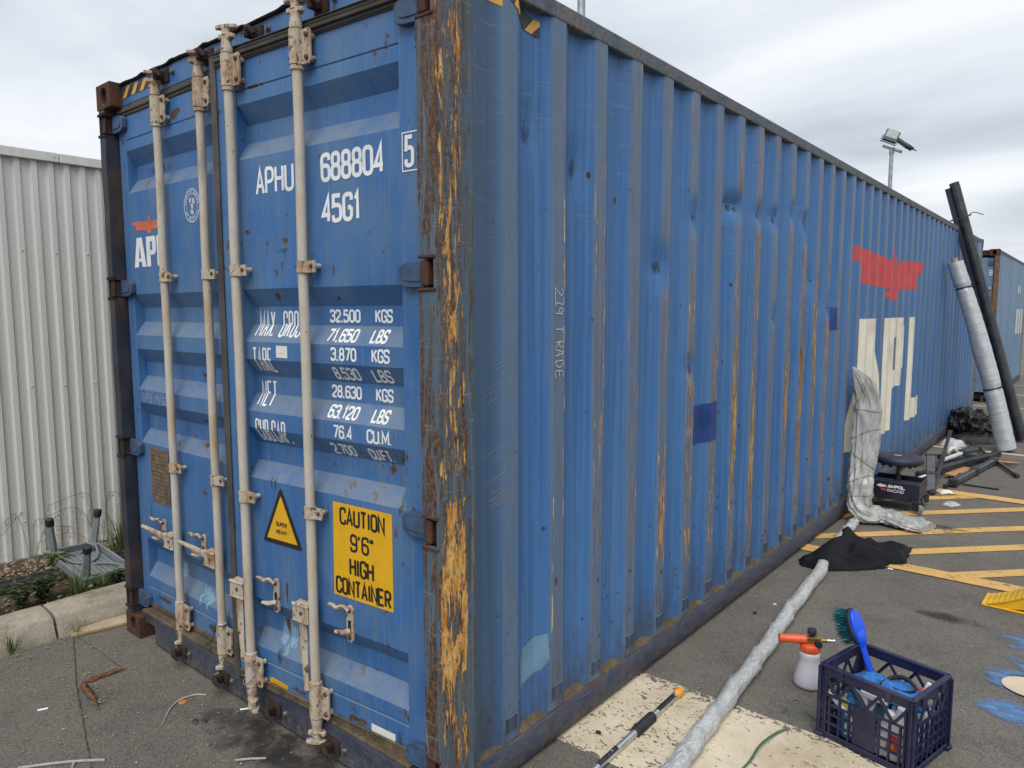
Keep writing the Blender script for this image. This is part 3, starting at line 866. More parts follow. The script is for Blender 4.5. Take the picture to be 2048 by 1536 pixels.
def drape(name, quads, mapf, mat, parent, folds=(), axis=0, step=None, off=0.0012):
    """flat print laid onto a folded sheet: cut at the folds, then mapped to 3-D"""
    mb = MB()
    for lay, q in quads:
        mb.poly([(p[0], p[1], lay * 0.00035) for p in q])
    bm = mb.bm
    lo = min(v.co[axis] for v in bm.verts); hi = max(v.co[axis] for v in bm.verts)
    for f in folds:
        if lo < f < hi:
            co = [0, 0, 0]; no = [0, 0, 0]; co[axis] = f; no[axis] = 1
            bmesh.ops.bisect_plane(bm, geom=bm.verts[:] + bm.edges[:] + bm.faces[:], plane_co=co, plane_no=no, dist=1e-6)
    if step:
        ax2 = 1 - axis
        lo = min(v.co[ax2] for v in bm.verts); hi = max(v.co[ax2] for v in bm.verts)
        k = math.ceil(lo / step)
        while k * step < hi:
            co = [0, 0, 0]; no = [0, 0, 0]; co[ax2] = k * step; no[ax2] = 1
            bmesh.ops.bisect_plane(bm, geom=bm.verts[:] + bm.edges[:] + bm.faces[:], plane_co=co, plane_no=no, dist=1e-6)
            k += 1
    for v in bm.verts:
        v.co = mapf(v.co.x, v.co.y, off + v.co.z)
    return mb.build(name, mat, parent)
def quad2(*pts):
    return [(0, [Vector(p) for p in pts])]

# ------------------------------------------------------------------ ground and markings
mb = MB(); mb.poly([(-300, -300, 0), (300, -300, 0), (300, 300, 0), (-300, 300, 0)])
ground = mb.build('ground', 'asphalt', kind='structure')
def sheet(name, pts, mat, z=0.004, parent=ground):
    m_ = MB(); m_.poly([(p[0], p[1], z) for p in pts]); return m_.build(name, mat, parent)
def rect(x0, x1, y0, y1): return [(x0, y0), (x1, y0), (x1, y1), (x0, y1)]
sheet('painted_band', rect(-1.6, 2.6, 0.687, 1.398), 'road_cream', 0.003)
for c_ in (2.80, 3.48, 4.16, 4.77, 5.50, 6.15, 6.83):
    # 45 degree hatching clipped to the box y 3.86..6.42
    def hx(y, c): return 0.6 + (y - c) / 1.03
    lo_, hi_ = c_ - 0.082, c_ + 0.082
    xa, xb = -0.6, 4.2
    pts_ = []
    ya, yb = 3.87, 6.36
    # polygon between two slanted lines
    for (y_, cc) in ((ya, lo_), (yb, lo_), (yb, hi_), (ya, hi_)):
        pts_.append((max(xa, min(xb, hx(y_, cc))), y_ if xa < hx(y_, cc) < xb else cc + (max(xa, min(xb, hx(y_, cc))) - 0.6) * 1.03))
    sheet('hatch_line', pts_, 'road_yellow', 0.004)
sheet('hatch_border', rect(-0.6, 4.2, 3.73, 3.885), 'road_yellow', 0.007)
sheet('hatch_border', rect(0.45, 4.2, 6.28, 6.45), 'road_yellow', 0.007)
for y_ in (8.97, 11.53, 14.0, 16.5, 18.9):
    sheet('bay_line', rect(-0.5, 4.6, y_ - 0.05, y_ + 0.05), 'road_white', 0.004)
sheet('symbol_disc', [(1.47 + 0.12 * cos(a), 2.40 + 0.105 * sin(a)) for a in [2 * pi * i / 28 for i in range(28)]], 'road_disc', 0.0095)
def blob(name, cx, cy, rx, ry, rz, mat, z=0.005, seed=1, n=40):
    pts = []
    for i in range(n):
        a = 2 * pi * i / n
        k = 1 + 0.28 * mnoise.noise(Vector((cos(a) * 1.6 + seed, sin(a) * 1.6, seed)))
        x_, y_ = rx * cos(a) * k, ry * sin(a) * k
        pts.append((cx + x_ * cos(rz) - y_ * sin(rz), cy + x_ * sin(rz) + y_ * cos(rz)))
    return sheet(name, pts, mat, z)
for _x, _y, _a, _b, _s in ((1.50, 2.95, .26, .16, 1), (1.52, 2.62, .24, .22, 2), (1.42, 2.12, .20, .15, 4), (1.36, 2.42, .12, .14, 6), (1.85, 2.5, .35, .5, 7)):
    blob('symbol_paint', _x, _y, _a, _b, 0.0, 'road_blue', 0.003 + .0006 * _s, _s)
blob('skid_mark', 1.02, 3.06, 0.26, 0.09, radians(-8), 'stain_dark', 0.0055, 3)
blob('skid_mark', 0.55, 4.98, 0.55, 0.07, radians(12), 'stain_dark', 0.009, 5)
blob('damp_patch', -1.0, -0.10, 0.62, 0.16, radians(-5), 'stain_dark', 0.0045, 8)
blob('damp_patch', -0.55, -0.08, 0.5, 0.13, radians(-4), 'stain_dark', 0.0062, 9)
blob('dirt_patch', 0.75, 8.2, 0.5, 0.25, 0.4, 'stain_dark', 0.009, 11)
# joint between two asphalt lays, filled with dirt
def groove(name, pts, w, mat, z, seed):
    P = [Vector((p[0], p[1])) for p in pts]
    fine = []
    for a, b in zip(P, P[1:]):
        k = max(2, int((b - a).length / 0.025))
        for i in range(k):
            q = a.lerp(b, i / k); fine.append(q)
    fine.append(P[-1])
    rows = []
    for i, q in enumerate(fine):
        d = (fine[min(i + 1, len(fine) - 1)] - fine[max(i - 1, 0)]).normalized(); n_ = Vector((-d.y, d.x))
        o_ = mnoise.noise(Vector((i * 0.45, seed, 0))) * w * 1.1
        ww = w * (0.55 + 0.55 * abs(mnoise.noise(Vector((i * 0.7, seed, 9)))))
        rows.append([(q.x + n_.x * (o_ - ww), q.y + n_.y * (o_ - ww), z), (q.x + n_.x * (o_ + ww), q.y + n_.y * (o_ + ww), z)])
    m_ = MB(); m_.grid(rows); return m_.build(name, mat, ground)
groove('asphalt_joint', [(-2.62, -0.21), (-2.0, -0.41), (-1.28, -0.61), (-0.4, -0.86)], 0.0045, 'soil', 0.0035, 2.0)
groove('asphalt_crack', [(-2.62, -0.21), (-2.3, -0.2), (-1.99, -0.2)], 0.0018, 'soil', 0.0035, 4.0)

# ------------------------------------------------------------------ kerb, garden strip, shed
kerb = thing('kerb', kind='structure')
prof = [(-2.612, 0.0), (-2.634, 0.05), (-2.654, 0.098), (-2.664, 0.112), (-2.682, 0.121), (-2.74, 0.128), (-2.84, 0.136), (-2.852, 0.128), (-2.855, -0.02), (-2.615, -0.02)]
for i, (a, b) in enumerate([(-3.02, -2.12), (-2.105, -1.205), (-1.19, -0.29), (-0.275, 0.63), (0.645, 1.55), (1.565, 2.47)]):
    m_ = MB(); rows = []
    k = 26
    for j in range(k + 1):
        t = j / k; y_ = lerp(a, b, t); r = []
        e_ = 0.005 * (max(0, 1 - t * 26) + max(0, 1 - (1 - t) * 26))
        for (x_, z_) in prof:
            q = Vector((x_, y_, z_))
            n_ = mnoise.noise(q * 6) * 0.004 + mnoise.noise(q * 40) * 0.0030
            r.append((x_ - 0.7 * e_ + n_, y_, z_ + (0 if z_ <= 0 else n_ - e_)))
        rows.append(r)
    vv = m_.grid(rows, closed_u=True); m_.bm.faces.new(vv[0]); m_.bm.faces.new(vv[-1])
    m_.build('kerb_stone', 'kerb_concrete', kerb, smooth=50)
m_ = MB(); rows = []
for i in range(60):
    y_ = lerp(-3.0, 2.5, i / 59); r = []
    for j in range(16):
        x_ = lerp(-3.93, -2.84, j / 15)
        r.append((x_, y_, 0.075 + 0.02 * mnoise.noise(Vector((x_ * 5, y_ * 5, 1))) + 0.015 * (j < 4)))
    rows.append(r)
m_.grid(rows); m_.build('garden_bed', 'soil', kind='structure', smooth=180)
# stone mulch (far too many to count)
m_ = MB()
for i in range(1500):
    x_ = rnd.uniform(-3.9, -3.42) if i < 1200 else rnd.uniform(-3.4, -2.87)
    y_ = rnd.uniform(-0.9, 0.75); s_ = rnd.uniform(0.005, 0.013)
    M = Matrix.Translation((x_, y_, 0.085 + 0.02 * mnoise.noise(Vector((x_ * 5, y_ * 5, 1))) + s_ * 0.5)) @ Matrix.Rotation(rnd.uniform(0, 6), 4, 'Z') @ Matrix.Rotation(rnd.uniform(-.5, .5), 4, 'X') @ Matrix.Diagonal((s_ * rnd.uniform(.8, 1.6), s_, s_ * rnd.uniform(.5, .9), 1))
    bmesh.ops.create_icosphere(m_.bm, subdivisions=1, radius=1.0, matrix=M)
m_.build('stone_mulch', 'mulch', kind='stuff', smooth=60, label='pale brown stone mulch strewn along the foot of the shed', cat='mulch')

shed = thing('metal_shed', (-3.9, 0, 0), label='off-white corrugated metal shed behind the container, with a flat top flashing', cat='shed')
def shed_sheet(y0, n, pitch=0.098):
    m_ = MB(); pr = []
    for k in range(n):
        y_ = y0 + k * pitch
        pr += [(0.0, y_), (0.0, y_ + 0.030), (-0.020, y_ + 0.042), (-0.020, y_ + 0.062), (-0.018, y_ + 0.065), (-0.020, y_ + 0.068), (-0.020, y_ + 0.086)]
    pr.append((0.0, y0 + n * pitch))
    rows = [[(x_, y_, z_) for x_, y_ in pr] for z_ in (0.10, 2.76)]
    m_.grid(rows)
    return m_.build('wall_sheet', 'shed_sheet', shed)
for k in range(-4, 5):
    shed_sheet(-0.35 + k * 0.784 + (0.0), 8)
m_ = MB(); m_.box(-0.05, 0.022, -3.5, 0.30, 2.752, 2.815, 0.004); m_.build('flashing', 'shed_sheet', shed)
m_ = MB(); m_.box(-0.05, 0.022, 0.304, 3.9, 2.752, 2.815, 0.004); m_.build('flashing', 'shed_sheet', shed)
m_ = MB(); m_.box(-0.022, 0.004, -3.5, 3.9, 0.03, 0.10, 0.003); m_.build('base_angle', 'grey_panel', shed)
m_ = MB(); m_.box(-4.0, -0.03, -3.5, 3.9, 0.0, 2.79); m_.build('shed_body', 'shed_sheet', shed)
m_ = MB(); m_.lathe([(0.0001, 0.006), (0.004, 0.005), (0.0045, 0.0), (0.007, 0.0), (0.007, -0.002)], 10, M=Matrix.Rotation(pi / 2, 4, 'Y'))
scr = m_.build('screw', 'shed_sheet', shed, loc=(0.002, -0.335, 1.25))
for zz in (0.35, 1.25, 2.15):
    for k in range(-4, 16):
        if zz != 1.25 or k != 0:
            dup(scr, shed, loc=(0.002, -0.335 + k * 0.098 * 2 + (0.098 if zz == 0.35 else 0), zz + 0.004 * (k % 3)))
scr2 = dup(scr, shed, loc=(0.024, 0.27, 2.79))

# broken plank lying in the gutter
m_ = MB(); m_.box(0, 0.42, 0, 0.10, 0, 0.018, 0.002)
for v in m_.bm.verts: v.co.z += 0.006 * mnoise.noise(v.co * 20)
m_.build('plank', 'slab_tan', loc=(-2.57, -0.235, 0.002), rot=(radians(3), 0, radians(78)), label='short weathered tan plank lying in the gutter beside the rusty corner', cat='plank')

# ------------------------------------------------------------------ the big container
CW, CL, CH = 2.438, 12.45, 2.896
cont = thing('shipping_container', label='long blue shipping container with rusted corner post, its right door slightly ajar', cat='container')

# --- corrugated side wall -------------------------------------------------
PITCH, R0 = 0.289, 0.425
XO, XI = -0.003, -0.039
side_prof = [(0.171, -0.005), (0.213, -0.006), (0.232, -0.024), (0.298, -0.026), (0.348, XO), (R0, XO)]
ridges = [(0.348, R0)]
k = 0
while R0 + (k + 1) * PITCH < CL - 0.25:
    a = R0 + k * PITCH
    side_prof += [(a + 0.068, XI), (a + 0.142, XI), (a + PITCH - 0.074, XO), (a + PITCH, XO)]
    ridges.append((a + PITCH - 0.074, a + PITCH))
    k += 1
side_prof.append((CL - 0.171, XO))
DENT = [(0.53, 2.42, .05, .10, .016), (0.83, 2.33, .05, .10, .016), (1.50, 1.97, .06, .09, .022), (1.86, 2.24, .07, .07, .020),
        (2.36, 2.34, .09, .05, .030), (2.74, 2.33, .08, .045, .028), (2.98, 2.33, .06, .05, .022), (3.32, 2.40, .07, .06, .026), (3.56, 2.37, .06, .05, .02), (3.62, 2.30, .05, .08, .026),
        (3.70, 1.97, .06, .06, .03), (3.98, 1.83, .05, .10, .022), (4.20, 1.79, .06, .09, .028), (3.05, 1.72, .06, .05, .022), (1.83, 1.47, .05, .06, .015), (3.66, 1.60, .05, .2, .012)]
def side_disp(y, z):
    d = 0.0
    for (a, b, sy, sz, am) in DENT:
        q = ((y - a) / sy) ** 2 + ((z - b) / sz) ** 2
        if q < 9:
            d -= 1.35 * am * math.exp(-q)
    w = max(0.0, min(1.0, (y - 1.6) / 1.0)) * max(0.0, min(1.0, (5.2 - y) / 0.8))
    d += w * 0.008 * mnoise.noise(Vector((y * 3.2, z * 1.9, 3.0))) + 0.0035 * mnoise.noise(Vector((y * 1.3, z * 1.1, 8.0)))
    e = min(1.0, max(0.0, (z - 0.165) / 0.3)) * min(1.0, max(0.0, (2.83 - z) / 0.2))
    return d * e
def side_wob(y, z):
    """sideways waviness of the bent ridges"""
    w = max(0.0, min(1.0, (y - 2.9) / 0.5)) * max(0.0, min(1.0, (4.6 - y) / 0.3)) * min(1.0, max(0.0, (z - 0.2) / 0.3)) * min(1.0, max(0.0, (2.7 - z) / 0.3))
    return w * 0.020 * mnoise.noise(Vector((y * 2.0, z * 2.6, 5.0)))
def side_x(y):
    return interp(side_prof, y)
def side_map(y, z, off):
    return Vector((side_x(y) + side_disp(y, z) + off, y + side_wob(y, z), z))
m_ = MB(); rows = []
dense = []
for (a, xa), (b, xb) in zip(side_prof, side_prof[1:]):
    n_ = 3 if b < 5.3 else 1
    for j in range(n_):
        dense.append((lerp(a, b, j / n_)))
dense.append(side_prof[-1][0])
NZ = 84
for i in range(NZ + 1):
    z_ = lerp(0.148, 2.832, i / NZ)
    rows.append([side_map(y_, z_, 0.0) for y_ in dense])
m_.grid(rows)
side = m_.build('side_wall', 'paint_side', cont, smooth=24)
FOLDS = [p[0] for p in side_prof]
def on_side(name, quads, mat, off=0.0014):
    return drape(name, quads, side_map, mat, side, FOLDS, axis=0, step=0.06, off=off)

# --- rails ----------------------------------------------------------------
m_ = MB(); m_.box(-0.062, 0.0, 0.178, CL - 0.178, 2.826, 2.889, 0.006, 2); m_.build('top_rail', 'rail_top', cont)
m_ = MB(); rows = []
for i in range(61):
    y_ = lerp(0.178, CL - 0.178, i / 60)
    rows.append([(x_ + 0.0015 * mnoise.noise(Vector((y_ * 3, z_ * 9, 0))), y_, z_) for x_, z_ in ((-0.05, 0.138), (-0.004, 0.141), (0.003, 0.134), (0.0045, 0.03), (-0.004, 0.014), (-0.05, 0.012))])
m_.grid(rows); m_.build('bottom_rail', 'rail_navy', cont, smooth=60)
m_ = MB(); rows = []
for i in range(200):
    y_ = lerp(0.172, CL - 0.178, i / 199); w = 0.003 * mnoise.noise(Vector((y_ * 9, 0, 0)))
    rows.append([(-0.055, y_, 0.170), (-0.040, y_, 0.164 + w), (-0.020, y_, 0.153 + w), (-0.003, y_, 0.1445 + w * .5), (-0.003, y_, 0.138)])
m_.grid(rows); m_.build('rail_ledge', 'sill_ledge', cont, smooth=60)
tab = None
for i, (a, b) in enumerate(ridges[:22]):
    if tab is None:
        m_ = MB(); m_.box(-0.001, 0.0032, 0.0, 0.066, 0, 0.062, 0.002)
        tab = m_.build('weld_tab', 'paint_frame', cont, loc=(XO, a + 0.005, 0.182))
    else:
        dup(tab, cont, loc=(XO, a + 0.005, 0.182 + 0.006 * sin(i * 2.3)))

# --- corner castings --------------------------------------------------------
def casting(sx, sy, sz, mat='rust'):
    X0, Y0, Z0 = (((0.015 if sy < 0 else 0.002)) if sx > 0 else -CW - 0.002), (-0.002 if sy < 0 else CL + 0.002), (0.0 if sz < 0 else CH + 0.002)
    dx, dy, dz = -sx * 0.164, -sy * 0.180, -sz * 0.120
    m_ = MB()
    m_.holed((X0, Y0, Z0), (math.copysign(1, dx), 0, 0), (0, 0, math.copysign(1, dz)), 0.164, 0.12, 0.062, 0.080, (0, -sy, 0), 0.05)
    m_.holed((X0, Y0, Z0), (0, math.copysign(1, dy), 0), (0, 0, math.copysign(1, dz)), 0.180, 0.12, 0.080, 0.062, (-sx, 0, 0), 0.05)
    m_.holed((X0, Y0, Z0), (math.copysign(1, dx), 0, 0), (0, math.copysign(1, dy), 0), 0.164, 0.18, 0.064, 0.124, (0, 0, -sz), 0.04)
    A = lambda i, j, k: (X0 + dx * i, Y0 + dy * j, Z0 + dz * k)
    m_.poly([A(1, 0, 0), A(1, 1, 0), A(1, 1, 1), A(1, 0, 1)])
    m_.poly([A(0, 1, 0), A(1, 1, 0), A(1, 1, 1), A(0, 1, 1)])
    m_.poly([A(0, 0, 1), A(1, 0, 1), A(1, 1, 1), A(0, 1, 1)])
    o = m_.build('corner_casting', mat, cont, merge=True)
    bv = o.modifiers.new('bevel', 'BEVEL'); bv.width = 0.006; bv.segments = 2; bv.limit_method = 'ANGLE'; bv.angle_limit = radians(50)
    return o
for sx_ in (-1, 1):
    for sy_ in (-1, 1):
        for sz_ in (-1, 1):
            casting(sx_, sy_, sz_, 'rust' if not (sx_ > 0 and sy_ > 0) else 'rail_top')

# --- corner posts with hinge pockets ---------------------------------------
HZ = (2.700, 1.875, 1.037, 0.205)
def arc2(cx, cy, r, a0, a1, n=5):
    return [(cx + r * cos(lerp(a0, a1, i / n)), cy + r * sin(lerp(a0, a1, i / n))) for i in range(n + 1)]
def post(mirror, mat, lugmat):
    f = (lambda x: -CW - x) if mirror else (lambda x: x + 0.013)
    full = [(-0.075, 0.0)] + arc2(-0.012, 0.012, 0.012, -pi / 2, 0) + [(0.0, 0.172), (-0.012, 0.172), (-0.012, 0.014), (-0.066, 0.014), (-0.066, 0.075), (-0.075, 0.075)]
    slot = [(-0.002, 0.003), (-0.0005, 0.010), (-0.0005, 0.1715), (-0.012, 0.1715), (-0.012, 0.003)]
    zs = [0.122]
    for h in reversed(HZ):
        zs += [max(0.123, h - 0.046), h + 0.046]
    zs.append(2.776)
    m_ = MB()
    for i in range(len(zs) - 1):
        pr = full if i % 2 == 0 else slot
        a, b = zs[i], zs[i + 1]
        if b - a < 0.002: continue
        n_ = max(1, int((b - a) / 0.05))
        rows = []
        for j in range(n_ + 1):
            z_ = lerp(a, b, j / n_)
            r = []
            for x_, y_ in pr:
                w = 0.0026 * mnoise.noise(Vector((x_ * 8 + (9 if mirror else 0), y_ * 9, z_ * 5)))
                r.append((f(x_) + (w if y_ > 0.005 else 0), y_ + (w if y_ < 0.005 else 0), z_))
            rows.append(r)
        vv = m_.grid(rows, closed_u=True)
        m_.bm.faces.new(vv[0]); m_.bm.faces.new(vv[-1])
    p_ = m_.build('corner_post', mat, cont, smooth=40)
    for h in HZ:
        m_ = MB()
        m_.box(f(-0.073), f(-0.038), 0.003, 0.05, h - 0.040, h + 0.040, 0.006, 2)
        m_.build('hinge_lug', lugmat, p_)
        m_ = MB()
        m_.box(f(-0.064), f(-0.014), 0.052, 0.07, h - 0.06, h + 0.06); m_.build('hinge_pocket', 'dark_void', p_)
        for s_ in (-1, 1):
            m_ = MB(); m_.box(f(-0.076), f(-0.002), -0.004, 0.012, h + s_ * 0.052 - 0.005, h + s_ * 0.052 + 0.005, 0.002); m_.build('weld_rim', lugmat, p_)
    return p_
post(False, 'post_worn', 'rust')
simple('post_shade', (0.020, 0.024, 0.036), 0.6, var=0.4, vscale=9, dirt=(0.085, 0.042, 0.024), dirtamt=0.75)  # dark navy with rust; the left post's shade is painted into the colour
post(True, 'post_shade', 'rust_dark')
for x0_, x1_ in ((-0.17, -0.002), (-CW + 0.002, -CW + 0.17)):
    m_ = MB(); m_.box(x0_, x1_, CL - 0.172, CL - 0.002, 0.122, 2.776, 0.008, 2); m_.build('corner_post', 'rail_top', cont)

# --- roof, floor, far walls -------------------------------------------------
m_ = MB(); rows = []
for i in range(121):
    y_ = lerp(0.07, CL - 0.07, i / 120); h = 0.018 * (0.5 + 0.5 * math.copysign(min(1, abs(sin(y_ * 15)) * 2), sin(y_ * 15)))
    rows.append([(-CW + 0.05, y_, 2.874), (-CW + 0.09, y_, 2.868 + h), (-0.09, y_, 2.868 + h), (-0.05, y_, 2.874)])
m_.grid(rows); m_.build('roof', 'rail_top', cont)
m_ = MB(); m_.box(-CW + 0.02, -0.06, 0.15, CL - 0.06, 0.10, 0.14); m_.build('floor', 'rust_dark', cont)
m_ = MB(); m_.box(-CW + 0.003, -CW + 0.03, 0.172, CL - 0.172, 0.02, 2.88); m_.build('rear_side_wall', 'paint_frame', cont)
m_ = MB(); m_.box(-CW + 0.165, -0.165, CL - 0.05, CL - 0.02, 0.02, 2.87); m_.build('end_wall', 'paint_frame', cont)

# --- header and sill --------------------------------------------------------
m_ = MB(); m_.box(-2.277, -0.160, 0.058, 0.13, 2.786, 2.884, 0.003)
header = m_.build('door_header', 'paint_door', cont)
m_ = MB()       # folded roof lip, slightly wavy
rows = []
for i in range(90):
    x_ = lerp(-2.277, -0.16, i / 89); w = 0.006 * mnoise.noise(Vector((x_ * 7, 0, 0))) + 0.007 * max(0, sin(x_ * 21)) ** 6
    rows.append([(x_, 0.075, 2.8845), (x_, 0.044, 2.8845 + w), (x_, 0.040, 2.890 + w), (x_, 0.075, 2.899 + w)])
m_.grid(rows); m_.build('roof_lip', 'rust_dark', cont)
m_ = MB(); m_.box(-2.13, -0.160, 0.012, 0.12, 0.014, 0.148, 0.005, 2); m_.box(-2.277, -2.132, 0.03, 0.12, 0.088, 0.148, 0.004); m_.build('door_sill', 'rail_navy', cont)
m_ = MB(); m_.box(-2.27, -0.165, 0.0125, 0.075, 0.149, 0.166, 0.004); m_.build('sill_ledge', 'sill_ledge', cont)

# --- doors --------------------------------------------------------------------
LEAF = 1.125
DD = 0.046
door_prof = [(0.196, 0), (0.276, 0), (0.279, .004), (0.284, .004), (0.287, 0), (0.338, 0), (0.408, DD), (0.483, DD), (0.552, 0), (1.070, 0), (1.137, DD), (1.213, DD), (1.281, 0), (1.350, 0), (1.420, DD), (1.493, DD), (1.563, 0),
             (1.634, 0), (1.703, DD), (1.775, DD), (1.845, 0), (2.355, 0), (2.425, DD), (2.495, DD), (2.565, 0), (2.612, 0), (2.615, .004), (2.620, .004), (2.623, 0), (2.735, 0)]
def door_y(z): return interp(door_prof, z)
def door_wob(x, z):
    ax = abs(x)
    return 0.0032 * mnoise.noise(Vector((ax * 2.4 + (5 if x > 0 else 0), z * 2.2, 0))) * max(0.0, min(1.0, (ax - 0.12) / 0.1)) * max(0.0, min(1.0, (0.99 - ax) / 0.1))
def door_map(x, z, off): return Vector((x, door_y(z) + 0.0012 + door_wob(x, z) - off, z))
DFOLDS = [p[0] for p in door_prof]
def make_leaf(s, loc, rotz, pa, pb):
    f = lambda x: s * x
    m_ = MB()
    m_.box(f(0.0), f(pa), 0, 0.05, 0.196, 2.735, 0.004, 2)
    m_.box(f(pb), f(LEAF), 0, 0.05, 0.196, 2.735, 0.004, 2)
    nx = 34
    fine_prof = []
    for (za, da), (zb, db) in zip(door_prof, door_prof[1:]):
        k_ = max(1, int((zb - za) / 0.03))
        fine_prof += [(lerp(za, zb, i / k_), lerp(da, db, i / k_)) for i in range(k_)]
    fine_prof.append(door_prof[-1])
    rows = [[(f(lerp(pa, pb, j / nx)), d_ + 0.0012 + door_wob(f(lerp(pa, pb, j / nx)), z_), z_) for j in range(nx + 1)] for z_, d_ in fine_prof]
    m_.grid(rows)
    m_.box(f(0.01), f(LEAF - 0.01), 0.051, 0.058, 0.2, 2.73)
    d = m_.build('door', 'paint_door', cont, loc=loc, rot=(0, 0, rotz))
    # rubber seal round the leaf
    m_ = MB()
    m_.box(f(LEAF), f(LEAF + 0.030), -0.006, 0.046, 0.150, 2.784, 0.005, 2); m_.build('door_seal', 'gasket', d)
    m_ = MB(); m_.box(f(0.012), f(LEAF - 0.001), -0.005, 0.046, 2.736, 2.784, 0.006, 2); m_.box(f(0.012), f(LEAF - 0.001), -0.012, -0.004, 2.752, 2.768, 0.003); m_.build('door_seal', 'gasket', d)
    m_ = MB(); m_.box(f(0.012), f(LEAF - 0.001), -0.004, 0.046, 0.168, 0.195, 0.005, 2); m_.build('door_seal', 'sill_ledge', d)
    for h in HZ:
        m_ = MB()
        pts = [(-0.012, -0.042), (0.062, -0.041), (0.092, -0.034), (0.104, -0.022), (0.104, 0.022), (0.092, 0.034), (0.062, 0.041), (-0.012, 0.042)]
        m_.prism([(f(a), -0.0015, h + b) for a, b in pts], (0, -0.024, 0))
        m_.prism([(f(0.008 + a * 0.72), -0.0255, h + b * 0.55) for a, b in pts], (0, -0.004, 0))
        o = m_.build('hinge', 'hinge_blue', d); bv = o.modifiers.new('bevel', 'BEVEL'); bv.width = 0.003; bv.segments = 2; bv.limit_method = 'ANGLE'
        m_ = MB(); m_.cyl((f(-0.014), -0.004, h - 0.046), (f(-0.014), -0.004, h + 0.046), 0.012, 12); m_.build('hinge_pin', 'rust_dark', d, smooth=40)
    return d
HXR, HXL, HY, TH = -0.090, -CW + 0.090, 0.060, 0.0724
door_r = make_leaf(-1, (HXR, HY, 0), TH, 0.105, 1.0)
door_l = make_leaf(1, (HXL, HY, 0), 0.0, 0.075, 1.0)

RY, RR = -0.036, 0.0185
def strap(d, x, z, h=0.043, flange=1):
    m_ = MB()
    m_.lathe([(0.0198, -h / 2), (0.0235, -h / 2), (0.0235, h / 2), (0.0198, h / 2)], 20, (x, RY, z))
    rows = []
    for zz in (z - h / 2, z + h / 2):
        rows.append([(x + flange * a, b, zz) for a, b in ((0.0, RY - 0.0235), (0.012, RY - 0.0215), (0.024, RY - 0.012), (0.034, RY - 0.004), (0.066, RY - 0.003), (0.067, RY + 0.003), (0.034, RY + 0.004), (0.018, RY - 0.004), (0.0, RY - 0.012))])
    vv = m_.grid(rows, closed_u=True); m_.bm.faces.new(vv[0]); m_.bm.faces.new(vv[-1])
    m_.cyl((x + flange * 0.050, RY + 0.003, z + 0.002), (x + flange * 0.050, -0.0012, z + 0.002), 0.010, 10)
    o = m_.build('bar_bracket', 'clamp_cream', d, smooth=35)
    m_ = MB(); m_.lathe([(0.0001, 0.008), (0.006, 0.007), (0.0085, 0.003), (0.0085, 0.0)], 8, M=Matrix.Translation((x + flange * 0.050, RY - 0.003, z + 0.002)) @ Matrix.Rotation(pi / 2, 4, 'X')); m_.build('bolt', 'bolt_rust', d)
    m_ = MB(); m_.lathe([(0.0001, 0.003), (0.0045, 0.003), (0.0045, 0.0)], 8, M=Matrix.Translation((x - 0.0165, RY - 0.0165, z)) @ Matrix.Rotation(pi / 4, 4, 'Z') @ Matrix.Rotation(pi / 2, 4, 'X')); m_.build('bolt', 'dark_void', d)
def keeper(d, x, z0, z1, flange=1, up=1):
    m_ = MB(); h = z1 - z0; zc = (z0 + z1) / 2
    m_.lathe([(0.0198, z0), (0.0265, z0), (0.0265, z1), (0.0198, z1)], 22, (x, RY, 0))
    pts = [(0.015, z0 + 0.001), (0.060, z0), (0.068, z0 + 0.010), (0.068, z1 - 0.010), (0.060, z1), (0.015, z1 - 0.001)]
    m_.prism([(x + flange * a, RY + 0.004, b) for a, b in pts], (0, 0.007, 0))
    for q in (0.18, 0.82): m_.cyl((x + flange * 0.050, RY + 0.010, lerp(z0, z1, q)), (x + flange * 0.050, -0.0012, lerp(z0, z1, q)), 0.011, 10)
    m_.build('bar_keeper', 'clamp_cream', d, smooth=35)
    for q in (0.18, 0.82):
        m_ = MB(); m_.lathe([(0.0001, 0.009), (0.007, 0.008), (0.0095, 0.003), (0.0095, 0.0)], 8, M=Matrix.Translation((x + flange * 0.050, RY + 0.004, lerp(z0, z1, q))) @ Matrix.Rotation(pi / 2, 4, 'X')); m_.build('bolt', 'bolt_rust', d)
        m_ = MB(); m_.lathe([(0.0001, 0.002), (0.0048, 0.002), (0.0048, 0.0)], 8, M=Matrix.Translation((x - 0.0187, RY - 0.0187, lerp(z0, z1, q))) @ Matrix.Rotation(pi / 4, 4, 'Z') @ Matrix.Rotation(pi / 2, 4, 'X')); m_.build('bolt', 'dark_void', d)
    e = z1 if up > 0 else z0
    m_ = MB(); m_.lathe([(0.0198, -0.008), (0.0245, -0.008), (0.0245, 0.006), (0.0198, 0.010)], 20, (x, RY, (z0 - 0.008) if up > 0 else (z1 + 0.008))); m_.build('collar', 'clamp_cream', d, smooth=40)
def horn(m_, x, y, z, ang, L, w, t):
    """flat cam plate with pointed horns"""
    ca, sa = cos(ang), sin(ang)
    pl = [(-L, 0.004), (-L * .55, w * .72), (0, w), (L * .55, w * .72), (L, 0.006), (L * .92, -0.010), (L * .4, -w * .55), (0, -w * .62), (-L * .4, -w * .55), (-L * .92, -0.008)]
    P = [Vector((x + a * ca - b * sa, y + a * sa + b * ca, z)) for a, b in pl]
    m_.prism(P, (0, 0, t))
